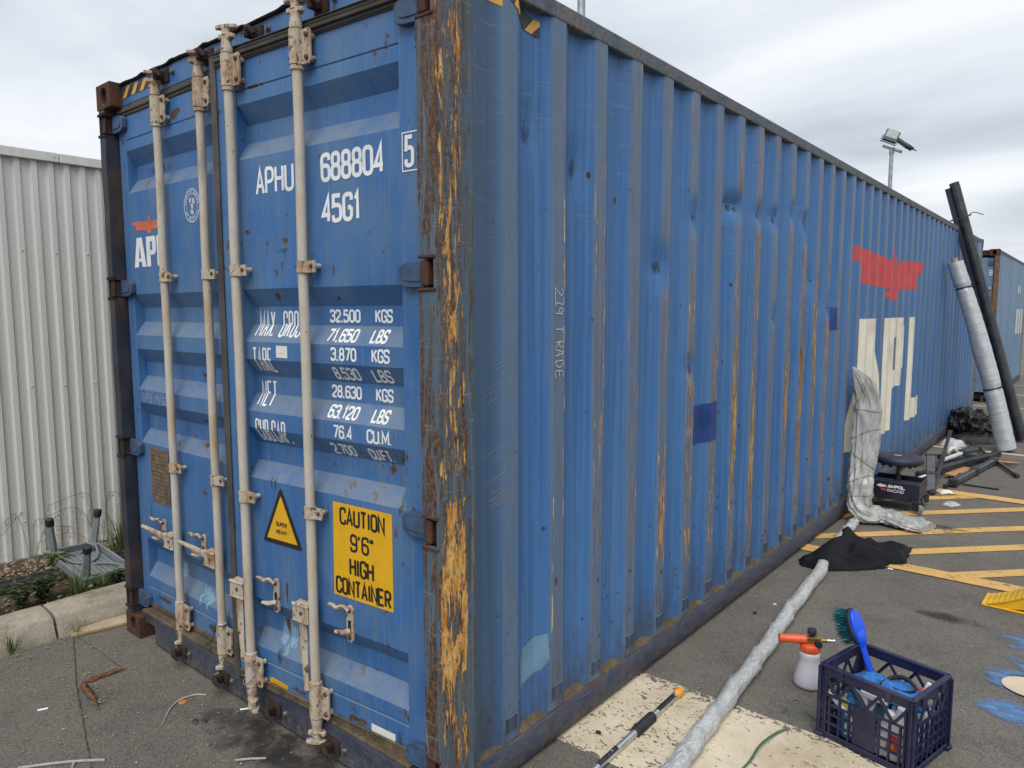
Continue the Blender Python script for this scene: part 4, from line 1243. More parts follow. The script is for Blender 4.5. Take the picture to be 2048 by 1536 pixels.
def cam_end(d, x, z, up, ang, mat='clamp_cream'):
    s = 1 if up else -1
    m_ = MB()
    m_.lathe([(0.0225, z), (0.023, z + s * 0.020), (0.0205, z + s * 0.026), (0.0195, z + s * 0.050), (0.021, z + s * 0.058)], 16, (x, RY, 0))
    horn(m_, x, RY, z + s * 0.056 - (0.0 if up else 0.014), ang, 0.038, 0.024, 0.016)
    m_.lathe([(0.019, z + s * 0.066), (0.016, z + s * 0.080), (0.019, z + s * 0.094)], 14, (x, RY, 0))
    horn(m_, x, RY, z + s * 0.092 - (0.0 if up else 0.012), ang + 0.12, 0.047, 0.027, 0.014)
    o = m_.build('locking_cam', mat, d, smooth=40); bv = o.modifiers.new('bevel', 'BEVEL'); bv.width = 0.0025; bv.segments = 2; bv.limit_method = 'ANGLE'
def cam_keep(x, z, up, rot=0.0):
    """forged keeper on header or sill that the cam hooks into"""
    y0 = 0.058 if up else 0.012
    m_ = MB()
    m_.box(x - 0.03, x + 0.05, y0 - 0.012, y0 - 0.001, z - 0.03, z + 0.03, 0.004, 2)
    m_.box(x - 0.012, x + 0.022, y0 - 0.055, y0 - 0.010, z - 0.020, z + 0.020, 0.006, 2)
    m_.tube([(x + 0.012, y0 - 0.05, z + 0.014), (x + 0.04, y0 - 0.062, z + 0.004), (x + 0.058, y0 - 0.05, z - 0.018)], [0.012, 0.011, 0.007], 10)
    m_.build('cam_keeper', 'rust_dark', cont, smooth=40)
    m_ = MB(); m_.lathe([(0.0001, 0.014), (0.009, 0.013), (0.011, 0.006), (0.011, 0.001), (0.016, 0.001), (0.016, 0.0)], 10, M=Matrix.Translation((x + 0.082, y0 - 0.002, z + 0.006)) @ Matrix.Rotation(pi / 2, 4, 'X')); m_.build('bolt', 'bolt_grey', cont)
def rod(d, x, zb, zt):
    m_ = MB(); n_ = 24
    m_.tube([(x + 0.0012 * sin(i * .7), RY + 0.001 * cos(i * .9), lerp(zb, zt, i / n_)) for i in range(n_ + 1)], RR, 18)
    m_.build('locking_bar', 'rod_cream', d, smooth=60)
# x in leaf coordinates
RODS = [(door_l, -1.845 - HXL, 1), (door_l, -1.442 - HXL, 1), (door_r, -0.990, 1), (door_r, -0.573, 1)]
for i, (d, x, fl) in enumerate(RODS):
    rod(d, x, 0.12, 2.76)
    keeper(d, x, 2.628, 2.748, fl, 1); keeper(d, x, 0.178, 0.306, fl, -1)
    strap(d, x, 1.918, flange=fl); strap(d, x, 0.997, flange=fl)
    cam_end(d, x, 2.752, True, (radians(75), radians(80), radians(15), radians(12))[i])
    cam_end(d, x, 0.172, False, (radians(78), radians(70), radians(-25), radians(25))[i])
for xk in (-1.845 + 0.03, -1.442 + 0.03, -1.08 + 0.05, -0.66 + 0.05):
    cam_keep(xk, 2.838, True)
for xk in (-1.845 + 0.02, -1.442 + 0.02, -1.08 + 0.08, -0.66 + 0.06):
    cam_keep(xk, 0.075, False)

def hasp(d, x, z, hook=True):
    """retainer plate with a swinging hook"""
    m_ = MB()
    pts = [(x + 0.018 * cos(a), z + (0.045 if a < pi else -0.062) + 0.018 * sin(a)) for a in [pi * i / 8 for i in range(9)] + [pi + pi * i / 8 for i in range(9)]]
    m_.prism([(a, -0.0015, b) for a, b in pts], (0, -0.008, 0))
    o = m_.build('handle_retainer', 'clamp_cream', d)
    m_ = MB(); m_.box(x - 0.008, x + 0.008, -0.0105, -0.0095, z - 0.045, z + 0.005); m_.build('retainer_slot', 'dark_void', d)
    m_ = MB()
    m_.tube(spline([(x + 0.004, -0.018, z + 0.045), (x - 0.018, -0.026, z + 0.062), (x - 0.040, -0.034, z + 0.052), (x - 0.060, -0.036, z + 0.060), (x - 0.084, -0.034, z + 0.056)], 5), [0.013] * 8 + [0.014] * 7 + [0.013] * 5 + [0.010], 10, flat=0.55)
    m_.build('retainer_hook', 'clamp_cream', d, smooth=50)
    m_ = MB()
    m_.tube([(x + 0.004, -0.012, z - 0.034), (x - 0.012, -0.040, z - 0.034), (x - 0.036, -0.052, z - 0.030)], [0.010, 0.010, 0.006], 10, flat=0.6)
    m_.build('retainer_peg', 'clamp_cream', d, smooth=50)
    for q in (0.045, -0.062):
        m_ = MB(); m_.lathe([(0.0001, 0.007), (0.008, 0.006), (0.0105, 0.0)], 10, M=Matrix.Translation((x, -0.0095, z + q)) @ Matrix.Rotation(pi / 2, 4, 'X')); m_.build('bolt', 'bolt_rust', d)
hasp(door_r, -0.842, 0.604); hasp(door_r, -0.400, 0.598)
hasp(door_l, -2.050 - HXL, 0.630); hasp(door_l, -1.640 - HXL, 0.632)
def handle_block(d, x, z, side):
    m_ = MB()
    m_.box(x + side * 0.012, x + side * 0.092, RY - 0.022, RY + 0.010, z - 0.032, z + 0.032, 0.007, 3)
    m_.build('handle_block', 'clamp_cream', d)
    m_ = MB(); m_.lathe([(0.0001, 0.004), (0.006, 0.004), (0.0095, 0.0)], 10, M=Matrix.Translation((x + side * 0.050, RY - 0.022, z)) @ Matrix.Rotation(pi / 2, 4, 'X')); m_.build('bolt', 'bolt_rust', d)
def flat_lever(d, pts, ws, ts, up):
    m_ = MB(); P = [Vector(p) for p in pts]; rows = []
    for i, p in enumerate(P):
        dr = (P[min(i + 1, len(P) - 1)] - P[max(i - 1, 0)]).normalized(); u = Vector(up); s_ = dr.cross(u).normalized(); u = s_.cross(dr)
        w, t = ws[i], ts[i]
        rows.append([p + s_ * (cos(a) ** 3 * 0.25 + cos(a) * 0.75) * w / 2 + u * (sin(a) ** 3 * .25 + sin(a) * .75) * t / 2 for a in [2 * pi * (j + .5) / 12 for j in range(12)]])
    vv = m_.grid(rows, closed_u=True); m_.bm.faces.new(vv[0]); m_.bm.faces.new(vv[-1])
    return m_.build('lever_handle', 'clamp_cream', d, smooth=45)
for x in (-0.990, -0.573):          # unlatched, hanging
    handle_block(door_r, x, 0.592, -1)
    xx = x - 0.066
    flat_lever(door_r, [(xx, RY, 0.575), (xx + 0.004, RY - 0.002, 0.46), (xx + 0.008, RY - 0.004, 0.395), (xx + 0.014, RY - 0.006, 0.375), (xx + 0.018, RY - 0.006, 0.275)], [0.050, 0.048, 0.044, 0.034, 0.030], [0.008, 0.008, 0.010, 0.018, 0.016], (0, -1, 0))
for x in (-1.845 - HXL, -1.442 - HXL):   # latched, pointing left
    handle_block(door_l, x, 0.618, -1)
    flat_lever(door_l, [(x - 0.06, RY - 0.006, 0.622), (x - 0.17, RY - 0.012, 0.628), (x - 0.22, RY - 0.014, 0.632), (x - 0.25, RY - 0.016, 0.636), (x - 0.345, RY - 0.02, 0.640)], [0.036, 0.038, 0.034, 0.026, 0.022], [0.008, 0.008, 0.010, 0.018, 0.016], (0, -1, 0))
# twists of wire left on the bars
def wire(d, x, z, seed):
    r_ = random.Random(seed); pts = []
    for i in range(26):
        a = i * 0.9 + r_.uniform(-.3, .3)
        pts.append((x + 0.030 * cos(a), RY - 0.004 + 0.029 * sin(a), z + 0.05 * sin(i * .42) + r_.uniform(-.015, .015)))
    m_ = MB(); m_.tube(spline(pts, 3), 0.0016, 5); m_.build('wire_twist', 'cord_olive', d)
wire(door_r, -0.990, 0.25, 3)
m_ = MB(); m_.tube(spline([(-1.44 - HXL - .02, RY - .02, .318), (-1.48 - HXL, RY - .02, .27), (-1.515 - HXL, RY - .02, .215), (-1.545 - HXL, RY - .03, .19), (-1.52 - HXL, RY - .03, .17), (-1.50 - HXL, RY - .03, .195), (-1.53 - HXL, RY - .03, .205), (-1.55 - HXL, RY - .03, .17)], 5), 0.0022, 6); m_.build('wire_twist', 'black_rubber', door_l)
m_ = MB(); m_.tube([(-1.44 - HXL + .024 * cos(a), RY + .024 * sin(a), .318 + .004 * sin(2 * a)) for a in [2 * pi * i / 16 for i in range(17)]], 0.0022, 6); m_.build('wire_twist', 'black_rubber', door_l)

# --- lettering on the doors -----------------------------------------------------
def on_door(name, quads, mat, d, off=0.0012):
    return drape(name, quads, door_map, mat, d, DFOLDS, axis=1, off=off)
def letters(txt, x0, z0, x1, z1, sw, d=door_r, mat='print_white', gap=0.42, off=0.0012):
    return on_door('lettering', text2(txt, x0, z0, x1, z1, sw, gap), mat, d, off)
letters('APHU', -0.889, 2.205, -0.655, 2.310, 0.0140, gap=0.40)
letters('688804', -0.504, 2.217, -0.182, 2.320, 0.0155)
letters('45G1', -0.505, 2.071, -0.300, 2.173, 0.0155)
letters('5', -0.087, 2.222, -0.044, 2.326, 0.0140, off=0.0032)
fr_ = []
for a, b in (((-0.096, 2.212), (-0.028, 2.212)), ((-0.096, 2.334), (-0.028, 2.334)), ((-0.096, 2.210), (-0.096, 2.336)), ((-0.028, 2.210), (-0.028, 2.336))):
    fr_ += [(0 if a[1] == b[1] else 1, q) for q in ribbon2([Vector(a), Vector(b)], 0.004)]
on_door('lettering_box', fr_, 'print_white', door_r, 0.0032)
COLN = [('32,500', -0.528, 1.714, -0.364, 1.763, 'KGS', -0.289, -0.201), ('71,650', -0.515, 1.643, -0.352, 1.692, 'LBS', -0.283, -0.200), ('3,870', -0.477, 1.575, -0.341, 1.625, 'KGS', -0.264, -0.174), ('8,530', -0.488, 1.503, -0.350, 1.552, 'LBS', -0.281, -0.186),
        ('28,630', -0.528, 1.432, -0.366, 1.481, 'KGS', -0.293, -0.204), ('63,120', -0.518, 1.360, -0.358, 1.408, 'LBS', -0.285, -0.202), ('76.4', -0.475, 1.287, -0.371, 1.338, 'CU.M.', -0.297, -0.172), ('2,700', -0.512, 1.219, -0.384, 1.266, 'CU.FT.', -0.312, -0.190)]
for a, x0_, z0_, x1_, z1_, b, x2_, x3_ in COLN:
    letters(a, x0_, z0_, x1_, z1_, 0.0082, gap=0.40); letters(b, x2_, z0_, x3_, z1_, 0.0082, gap=0.36)
letters('MAX. GROSS', -0.957, 1.654, -0.642, 1.758, 0.0088, gap=0.62)
letters('TARE', -0.950, 1.512, -0.826, 1.612, 0.0086, gap=0.62)
letters('NET', -0.960, 1.372, -0.860, 1.474, 0.0086, gap=0.62)
letters('CUB.CAP.', -0.951, 1.226, -0.742, 1.322, 0.0086, gap=0.58)
# stickers
def sticker(name, pts, mat, d, off=0.0016, thick=0.0008):
    return on_door(name, quad2(*pts), mat, d, off)
sticker('sticker', [(-0.796, 1.575), (-0.726, 1.574), (-0.726, 1.621), (-0.796, 1.622)], 'sticker_white', door_r)
on_door('lettering', text2('---------', -0.789, 1.590, -0.745, 1.594, 0.001), 'print_black', door_r, 0.0022)
sticker('sticker', [(-0.304, 0.163), (-0.181, 0.161), (-0.181, 0.225), (-0.304, 0.227)], 'sticker_white', door_r)
sticker('sticker', [(-0.915, 0.214 - .03), (-0.905, 0.190), (-0.897, 0.200), (-0.797, 0.197), (-0.796, 0.217), (-0.90, 0.224), (-0.915, 0.216)], 'sign_yellow', door_r)
on_door('lettering', text2('----- ---- ---- -----', -0.895, 0.205, -0.805, 0.211, 0.0016), 'print_black', door_r, 0.0022)
sticker('caution_sign', [(-0.490, 0.685), (-0.178, 0.685), (-0.177, 1.045), (-0.488, 1.045)], 'sign_yellow', door_r, 0.0016)
for txt, x0_, x1_, z0_, z1_, sw in (('CAUTION', -0.452, -0.212, 0.963, 1.031, 0.0105), ("9'6\"", -0.396, -0.268, 0.868, 0.938, 0.0100), ('HIGH', -0.402, -0.272, 0.776, 0.846, 0.0105), ('CONTAINER', -0.480, -0.187, 0.694, 0.762, 0.0105)):
    on_door('lettering', text2(txt, x0_, z0_, x1_, z1_, sw, 0.40), 'print_black', door_r, 0.0024)
def tri(c, r, k=6, corner=0.02):
    A, B, C_ = Vector((-0.801, 1.056)), Vector((-0.925, 0.812)), Vector((-0.672, 0.812))
    cc = (A + B + C_) / 3
    P = [cc + (p - cc) * r for p in (A, B, C_)]
    return fillet(P, corner * r, True)
on_door('warning_triangle', [(0, tri(0, 1.0, corner=0.012))], 'print_black', door_r, 0.0016)
on_door('triangle_face', [(0, tri(0, 0.76, corner=0.004))], 'sign_yellow', door_r, 0.0024)
on_door('lettering', text2('SUPER', -0.834, 0.890, -0.766, 0.908, 0.0036) + text2('HEAVY', -0.834, 0.858, -0.766, 0.876, 0.0036), 'print_black', door_r, 0.0032)
# left leaf: eagle, letters, class emblem, data plate
XL = lambda x: x - HXL
def thick_letters(A0, A1, P0, P1, L0, L1, z0, z1, q=0.36):
    """heavy sans APL as convex pieces"""
    out = []; h = z1 - z0; w = A1 - A0
    Q = lambda *p: out.append((0, [Vector(a) for a in p]))
    c = (A0 + A1) / 2
    zi = z0 + h * 0.28
    Q((A0, z0), (A0 + w * .34, z0), (A0 + w * .385, zi - h * .10), (c, zi - h * .10), (c, z0 + h * .30), (A0 + w * .41, z0 + h * .30), (c, z0 + h * .74), (c, z1), (A0 + w * .28, z1))
    Q((A1, z0), (A1 - w * .28, z1), (c, z1), (c, z0 + h * .74), (A1 - w * .41, z0 + h * .30), (c, z0 + h * .30), (c, zi - h * .10), (A1 - w * .385, zi - h * .10), (A1 - w * .34, z0))
    w = P1 - P0; s_ = w * q
    Q((P0, z0), (P0 + s_, z0), (P0 + s_, z1), (P0, z1))
    Q((P0 + s_, z1), (P0 + s_, z1 - h * .17), (P1 - s_ * .95, z1 - h * .17), (P1 - s_ * .95, z0 + h * .54), (P1 - s_ * .2, z0 + h * .44), (P1, z0 + h * .54), (P1, z1 - h * .08), (P1 - s_ * .25, z1))
    Q((P0 + s_, z0 + h * .38), (P1 - s_ * .6, z0 + h * .38), (P1 - s_ * .2, z0 + h * .44), (P1 - s_ * .95, z0 + h * .54), (P0 + s_, z0 + h * .54))
    w = L1 - L0; s_ = w * q * 1.45
    Q((L0, z0), (L0 + s_, z0), (L0 + s_, z1), (L0, z1)); Q((L0 + s_, z0), (L1, z0), (L1, z0 + h * .20), (L0 + s_, z0 + h * .20))
    return out
def eagle(x0, x1, z0, z1):
    """spread-wing bird mark: two stepped wings, head spike and tail"""
    w, h = x1 - x0, z1 - z0
    F = lambda a, b: Vector((x0 + a * w, z0 + b * h))
    out = []
    out.append((0, [F(0, .80), F(.02, .58), F(.10, .56), F(.115, .27), F(.455, .22), F(.455, .70), F(.38, .72)]))
    out.append((0, [F(1, .80), F(.62, .72), F(.545, .70), F(.545, .22), F(.885, .27), F(.90, .56), F(.98, .58)]))
    out.append((0, [F(.455, .22), F(.40, .12), F(.455, .06), F(.50, 0), F(.545, .06), F(.545, .22), F(.545, .55), F(.535, .70), F(.515, 1.0), F(.480, 1.0), F(.465, .70), F(.455, .55)]))
    return out
on_door('bird_emblem', eagle(XL(-2.246), XL(-1.866), 2.140, 2.226), 'print_orange', door_l)
on_door('lettering', thick_letters(XL(-2.243), XL(-2.112), XL(-2.104), XL(-2.000), XL(-1.990), XL(-1.90), 1.980, 2.127, 0.41), 'print_white', door_l)
cx_, cz_, ra, rb = XL(-1.619), 2.236, 0.072, 0.0755
def ringq(r0, r1, n=40):
    o_ = []
    for i in range(n):
        a, b = 2 * pi * i / n, 2 * pi * (i + 1) / n
        o_.append((0, [Vector((cx_ + ra * r * cos(t), cz_ + rb * r * sin(t))) for r, t in ((r0, a), (r1, a), (r1, b), (r0, b))]))
    return o_
on_door('class_emblem', ringq(0.955, 1.0) + ringq(0.685, 0.715), 'print_white', door_l)
def arc_text(txt, r, a0, a1, hgt, flip):
    o_ = []
    for i, ch in enumerate(txt):
        a = lerp(a0, a1, i / (len(txt) - 1))
        for lay, q in text2(ch, -hgt * .3, -hgt / 2, hgt * .3, hgt / 2, hgt * 0.17):
            rot_ = (a - pi / 2) if not flip else (a + pi / 2)
            o_.append((lay, [Vector((cx_ + ra * r * cos(a) + p.x * cos(rot_) - p.y * sin(rot_), cz_ + rb * r * sin(a) + p.x * sin(rot_) + p.y * cos(rot_))) for p in q]))
    return o_
on_door('lettering', arc_text('AMERICAN BUREAU', 0.835, radians(172), radians(8), 0.0125, False) + arc_text('OF SHIPPING', 0.835, radians(208), radians(332), 0.0125, True), 'print_white', door_l)
E_ = lambda *p: (0, [Vector((cx_ + a * ra, cz_ + b * rb)) for a, b in p])
on_door('emblem_bird', [E_((-.38, .42), (-.05, .48), (-.08, .18), (-.25, .10)), E_((.02, .46), (.35, .40), (.36, .05), (.10, .15)), E_((-.16, .12), (.16, .12), (.2, -.2), (-.06, -.22)), E_((-.22, -.26), (.14, -.24), (.28, -.42), (.05, -.58), (-.16, -.46))], 'chalk', door_l)
m_ = MB(); m_.box(XL(-2.172), XL(-1.975), -0.004, -0.0008, 0.768, 1.057, 0.001); plate = m_.build('data_plate', 'plate_bronze', door_l)
on_door('plate_lines', sum([text2('--------------', XL(-2.160), 1.035 - 0.021 * i, XL(-1.990), 1.041 - 0.021 * i, 0.0018, 0.1) for i in range(13)], []), 'rust_dark', door_l, 0.0058)
def scrawl(quads_name, lines, w, mapper, mat='chalk'):
    out = []
    for i, l in enumerate(lines):
        P = [Vector(p) for p in l]
        P = [Vector((q.x, q.y)) for q in spline([(p.x, p.y, 0) for p in P], 4)]
        out += [(i % 3, q) for q in ribbon2(P, w)]
    return mapper(quads_name, out, mat)
ups = [[(0, 1), (.02, .2), (.10, .1), (.14, 1)], [(.2, -.1), (.22, .9), (.30, .8), (.29, .5), (.21, .45)], [(.42, .8), (.36, .6), (.42, .35), (.38, .0), (.33, -.15)], [(.55, .8), (.55, .05)], [(.70, .5), (.62, .55), (.64, .8), (.71, .75), (.69, .0)], [(.74, -.2), (.80, 1)], [(.86, .8), (.86, .0)], [(.90, .65), (.96, .8), (.97, .5), (.90, 0), (1.02, .0)]]
scrawl('chalk_scrawl', [[(XL(-2.235 + p[0] * 0.265), 1.292 + p[1] * 0.045) for p in l] for l in ups], 0.0028, lambda n, q, m: on_door(n, q, m, door_l))

# hazard stripes on the header and above the side wall
def header_sticker(x0, x1, z0, z1, n):
    m_ = MB(); m_.poly([(x0, 0.0565, z0), (x1, 0.0565, z0), (x1, 0.0565, z1), (x0, 0.0565, z1)]); o_ = m_.build('hazard_tape', 'stripe_dark', header)
    w = (x1 - x0) / n
    for i in range(n):
        a = x0 + i * w
        m_ = MB(); m_.poly([(a, 0.0553, z0), (a + w * .42, 0.0553, z0), (a + w * .92, 0.0553, z1), (a + w * .5, 0.0553, z1)])
        m_.build('hazard_stripe', 'stripe_yellow', header)
header_sticker(-2.265, -1.885, 2.822, 2.872, 4)
on_side('hazard_tape', [(0, [Vector(p) for p in ((0.37, 2.818), (0.44, 2.776), (0.50, 2.752), (0.585, 2.742), (0.585, 2.800), (0.53, 2.806), (0.50, 2.822))])], 'stripe_dark', 0.0016)
on_side('hazard_stripe', [(0, [Vector(p) for p in ((0.405, 2.798), (0.44, 2.777), (0.458, 2.789), (0.435, 2.82), (0.415, 2.82))])], 'stripe_yellow', 0.0026)
on_side('hazard_stripe', [(0, [Vector(p) for p in ((0.505, 2.7515), (0.545, 2.748), (0.583, 2.782), (0.583, 2.799), (0.556, 2.802))])], 'stripe_yellow', 0.0026)
on_side('hazard_stripe', [(0, [Vector(p) for p in ((0.262, 2.79), (0.345, 2.772), (0.345, 2.80), (0.28, 2.82))])], 'stripe_yellow', 0.0016)

# --- marks on the side wall ---------------------------------------------------
on_side('paint_patch', [(0, [Vector(p) for p in ((1.945, 1.250), (2.16, 1.262), (2.170, 1.05), (1.95, 1.040))])], 'touchup_navy')
on_side('paint_patch', [(0, [Vector(p) for p in ((4.20, 1.760), (4.28, 1.785), (4.52, 1.770), (4.52, 1.610), (4.19, 1.595))])], 'touchup_navy')
on_side('paint_patch', [(0, [Vector(p) for p in ((0.462, 0.42), (0.49, 0.45), (0.56, 0.475), (0.625, 0.478), (0.632, 0.37), (0.60, 0.335), (0.53, 0.318), (0.465, 0.30))])], 'touchup_pale')
on_side('bird_emblem', eagle(4.78, 7.80, 1.83, 2.415), 'print_red')
on_side('lettering', thick_letters(4.82, 6.02, 6.075, 6.95, 7.075, 7.83, 0.545, 1.682, 0.385), 'print_cream')
trade = {'2': [[(0, .8), (.5, 1), (1, .7), (0, 0), (1, 0)]], 'J': [[(0, 1), (1, 1), (.8, .3), (1, 0)]], 'P': [[(.9, .6), (.3, 1), (0, .6), (.8, .5), (.9, .9), (.8, 0)]], 'T': [[(0, 1), (1, .95)], [(.5, 1), (.45, 0)]], 'R': [[(.1, 0), (0, 1), (.8, .9), (.7, .55), (.1, .5), (.9, 0)]], 'A': [[(0, 0), (.5, 1), (1, 0)], [(.2, .4), (.8, .4)]], 'D': [[(.1, 0), (0, 1), (.9, .7), (.8, .2), (.1, 0)]], 'E': [[(1, 1), (.1, .95), (0, 0), (1, .05)], [(0, .5), (.8, .5)]]}
out_ = []
zz = 1.842
for ch, adv in (('2', .034), ('J', .040), ('P', .070), ('T', .060), ('R', .030), ('A', .044), ('D', .040), ('E', .04)):
    for l in trade[ch]:
        # written sideways: letter's up is towards -y ... read down the ridge
        P = [Vector((0.652 + p[1] * 0.050, zz - p[0] * 0.026)) for p in l]
        P = [Vector((q.x, q.y)) for q in spline([(p.x, p.y, 0) for p in P], 4)]
        out_ += [(len(out_) % 3, q) for q in ribbon2(P, 0.0042)]
    zz -= adv
out_ += [(0, q) for q in ribbon2([Vector((0.650, 1.846)), Vector((0.652, 1.775))], 0.004)]
on_side('chalk_scrawl', out_, 'chalk', 0.002)
# scratches near the post
r_ = random.Random(4); sc = []
for i in range(26):
    y_ = r_.uniform(0.25, 0.40); z_ = r_.choice([r_.uniform(1.42, 1.56), r_.uniform(1.02, 1.14), r_.uniform(1.18, 1.24)]); l = r_.uniform(0.04, 0.11)
    sc += [(i % 3, q) for q in ribbon2([Vector((y_, z_)), Vector((y_ + l * .6, z_ + l * .26)), Vector((y_ + l, z_ + l * .50))], r_.uniform(.0006, .0014))]
on_side('scratch_marks', sc, 'slab_tan', 0.0012)['kind'] = 'stuff'

# --- rust runs, scrapes and repairs on the doors --------------------------------
def splat(cx, cz, w, h, seed=0, n=22):
    return [(0, [Vector((cx + w * cos(2 * pi * i / n), cz + h * sin(2 * pi * i / n))) for i in range(n)])]
for d, cx, cz, w, h, mt in ((door_r, -.745, 1.985, .075, .022, 'door_grime'), (door_r, -.72, 1.955, .03, .05, 'door_grime'), (door_r, -.800, 1.815, .024, .030, 'door_rust'), (door_r, -.138, 1.235, .022, .030, 'door_rust'), (door_r, -.135, 1.11, .03, .13, 'door_grime'),
        (door_r, -.860, 1.06, .008, .045, 'door_rust'), (door_r, -.835, 1.055, .009, .05, 'door_rust'), (door_r, -.84, .45, .03, .06, 'door_rust'), (door_r, -.82, .40, .10, .12, 'door_pale'), (door_r, -.84, .33, .045, .07, 'door_grime'), (door_r, -.86, .58, .012, .06, 'door_rust'),
        (door_r, -.78, .62, .010, .08, 'door_rust'), (door_r, -.88, 2.62, .10, .012, 'door_rust'), (door_r, -.38, .215, .10, .020, 'door_rust'), (door_r, -.72, .218, .08, .018, 'door_rust'), (door_r, -.50, .24, .2, .05, 'door_grime'),
        (door_r, -.95, 2.07, .030, .020, 'door_rust'), (door_r, -.16, .22, .03, .07, 'door_grime'),  (door_r, -.60, .75, .014, .10, 'door_grime'), (door_r, -.45, 1.90, .012, .05, 'door_grime'),
        (door_l, XL(-1.66), 1.455, .035, .022, 'door_rust'), (door_l, XL(-1.66), 1.43, .012, .03, 'door_rust'), (door_l, XL(-1.64), 1.12, .05, .02, 'door_rust'), (door_l, XL(-1.62), .90, .03, .02, 'door_rust'), (door_l, XL(-1.98), .43, .16, .07, 'door_pale'), (door_l, XL(-1.68), .36, .12, .09, 'door_pale'),
        (door_l, XL(-2.20), .70, .012, .07, 'door_rust'), (door_l, XL(-2.22), 1.345, .02, .02, 'door_rust'), (door_l, XL(-1.75), 2.66, .08, .04, 'door_rust'), (door_l, XL(-2.1), .245, .12, .02, 'door_rust'), (door_l, XL(-1.60), .235, .08, .03, 'door_rust'), (door_l, XL(-2.0), 2.45, .2, .05, 'door_grime')):
    on_door('stain', splat(cx, cz, w, h), mt, d, 0.0007)
# --- damage on the side wall ------------------------------------------------------
for (a, b, sy, sz, am) in DENT:
    on_side('stain', splat(a, b - .01, max(.03, sy * .8), max(.03, sz * .75)), 'side_grime', 0.0010)
r_ = random.Random(12)
for i, (a, b) in enumerate(ridges[:24]):
    w = (b - a)
    if 5 <= i <= 14 and i != 9:
        on_side('primer_streak', (lambda za, zb: quad2((a + .002, za), (b - .002, za), (b - .002, zb), (a + .002, zb)))(r_.uniform(.25, .7), r_.uniform(1.5, 2.65)), 'side_primer', 0.0010)
    if i > 0:
        for ya, yb in ((b - .010, b + .001), (a - .001, a + .008)):
            if r_.random() < .62:
                za = r_.uniform(.25, 1.3); zb = min(2.75, za + r_.uniform(.5, 1.7))
                on_side('edge_chips', quad2((ya, za), (yb, za), (yb, zb), (ya, zb)), 'edge_chips', 0.0014)
for i, z0_, z1_ in ((7, .60, 1.70), (8, .45, 1.40), (10, .8, 1.4), (11, .45, 2.15), (11, 1.1, 1.9), (12, 1.0, 1.95), (13, 1.4, 1.9), (4, .5, 1.1)):
    a, b = ridges[i]
    on_side('primer_streak', quad2((a - .006, z0_), (b + .004, z0_), (b + .004, z1_), (a - .006, z1_)), 'side_primer_heavy', 0.0018)
for i in range(70):
    k = r_.randrange(1, 16); a, b = ridges[k]
    y_ = r_.choice([b + .105, b + .03, a - .03, b + .12, (a + b) / 2]) + r_.uniform(-.02, .02); z_ = r_.choice([r_.uniform(.2, .75), r_.uniform(.2, 1.3), r_.uniform(.2, 2.6)])
    on_side('stain', splat(y_, z_, r_.uniform(.008, .022), r_.uniform(.006, .034), n=10), r_.choice(['side_rust', 'side_rust', 'side_grime']), 0.0006 + .0002 * (i % 3))

# ------------------------------------------------------------------ second container, further along
c2 = thing('shipping_container', (0.01, 14.65, 0), label='faded grey-blue container beyond the long one, numbered 8 at its door corner', cat='container')
L2 = 6.06
m_ = MB(); pr = [(0.17, -0.004)]; y_ = 0.30
while y_ < L2 - 0.3:
    pr += [(y_, -0.004), (y_ + .045, -0.038), (y_ + .11, -0.038), (y_ + .155, -0.004)]; y_ += 0.235
pr.append((L2 - 0.17, -0.004))
m_.grid([[(x_, y_, z_) for y_, x_ in pr] for z_ in (0.15, 2.83)])
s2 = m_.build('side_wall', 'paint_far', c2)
m_ = MB(); m_.box(-0.06, 0, 0.17, L2 - 0.17, 2.826, 2.886, 0.005); m_.build('top_rail', 'rail_top', c2)
m_ = MB(); m_.box(-0.06, 0.003, 0.17, L2 - 0.17, 0.015, 0.15, 0.006); m_.build('bottom_rail', 'rail_navy', c2)
rust_material('post_rust_tan', [(0.3, (0.085, 0.05, 0.03)), (0.5, (0.17, 0.105, 0.06)), (0.75, (0.24, 0.17, 0.10))], 7)
for x0_ in (-CW, -0.075):
    m_ = MB(); m_.box(x0_ + .001, x0_ + 0.074, 0.002, 0.17, 0.12, 2.776, 0.01, 2); m_.build('corner_post', 'post_rust_tan', c2)
m_ = MB(); m_.box(-0.17, -0.002, L2 - 0.17, L2 - 0.002, 0.12, 2.776, 0.01, 2); m_.build('corner_post', 'post_rust_tan', c2)
for (x0_, y0_, z0_) in ((-0.162, 0, 0), (-0.162, 0, 2.778), (-CW, 0, 0), (-CW, 0, 2.778), (-0.162, L2 - .178, 0), (-0.162, L2 - .178, 2.778)):
    m_ = MB(); m_.box(x0_, x0_ + .162, y0_ + .03, y0_ + 0.178, z0_, z0_ + .118, 0.006, 2)
    m_.holed((x0_, y0_, z0_), (1, 0, 0), (0, 0, 1), .162, .118, .062, .08, (0, 1, 0), .03); m_.build('corner_casting', 'rust', c2)
m_ = MB(); m_.box(-2.27, -.165, .06, .14, 2.786, 2.884); m_.build('door_header', 'rust_dark', c2)
m_ = MB(); m_.box(-CW + .05, -.05, .08, L2 - .05, 2.862, 2.878); m_.build('roof', 'rail_top', c2)
m_ = MB(); m_.box(-CW + .01, -.06, .10, L2 - .06, .05, 2.85); m_.build('body', 'dark_void', c2)
m_ = MB(); m_.box(-1.215, -.085, .055, .095, .19, 2.74, .004); m_.box(-2.35, -1.225, .055, .095, .19, 2.74, .004)
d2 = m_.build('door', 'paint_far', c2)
for x_ in (-.30, -.72):
    m_ = MB(); m_.cyl((x_, .02, .1), (x_, .02, 2.8), .018, 12); m_.build('locking_bar', 'rod_cream', d2, smooth=50)
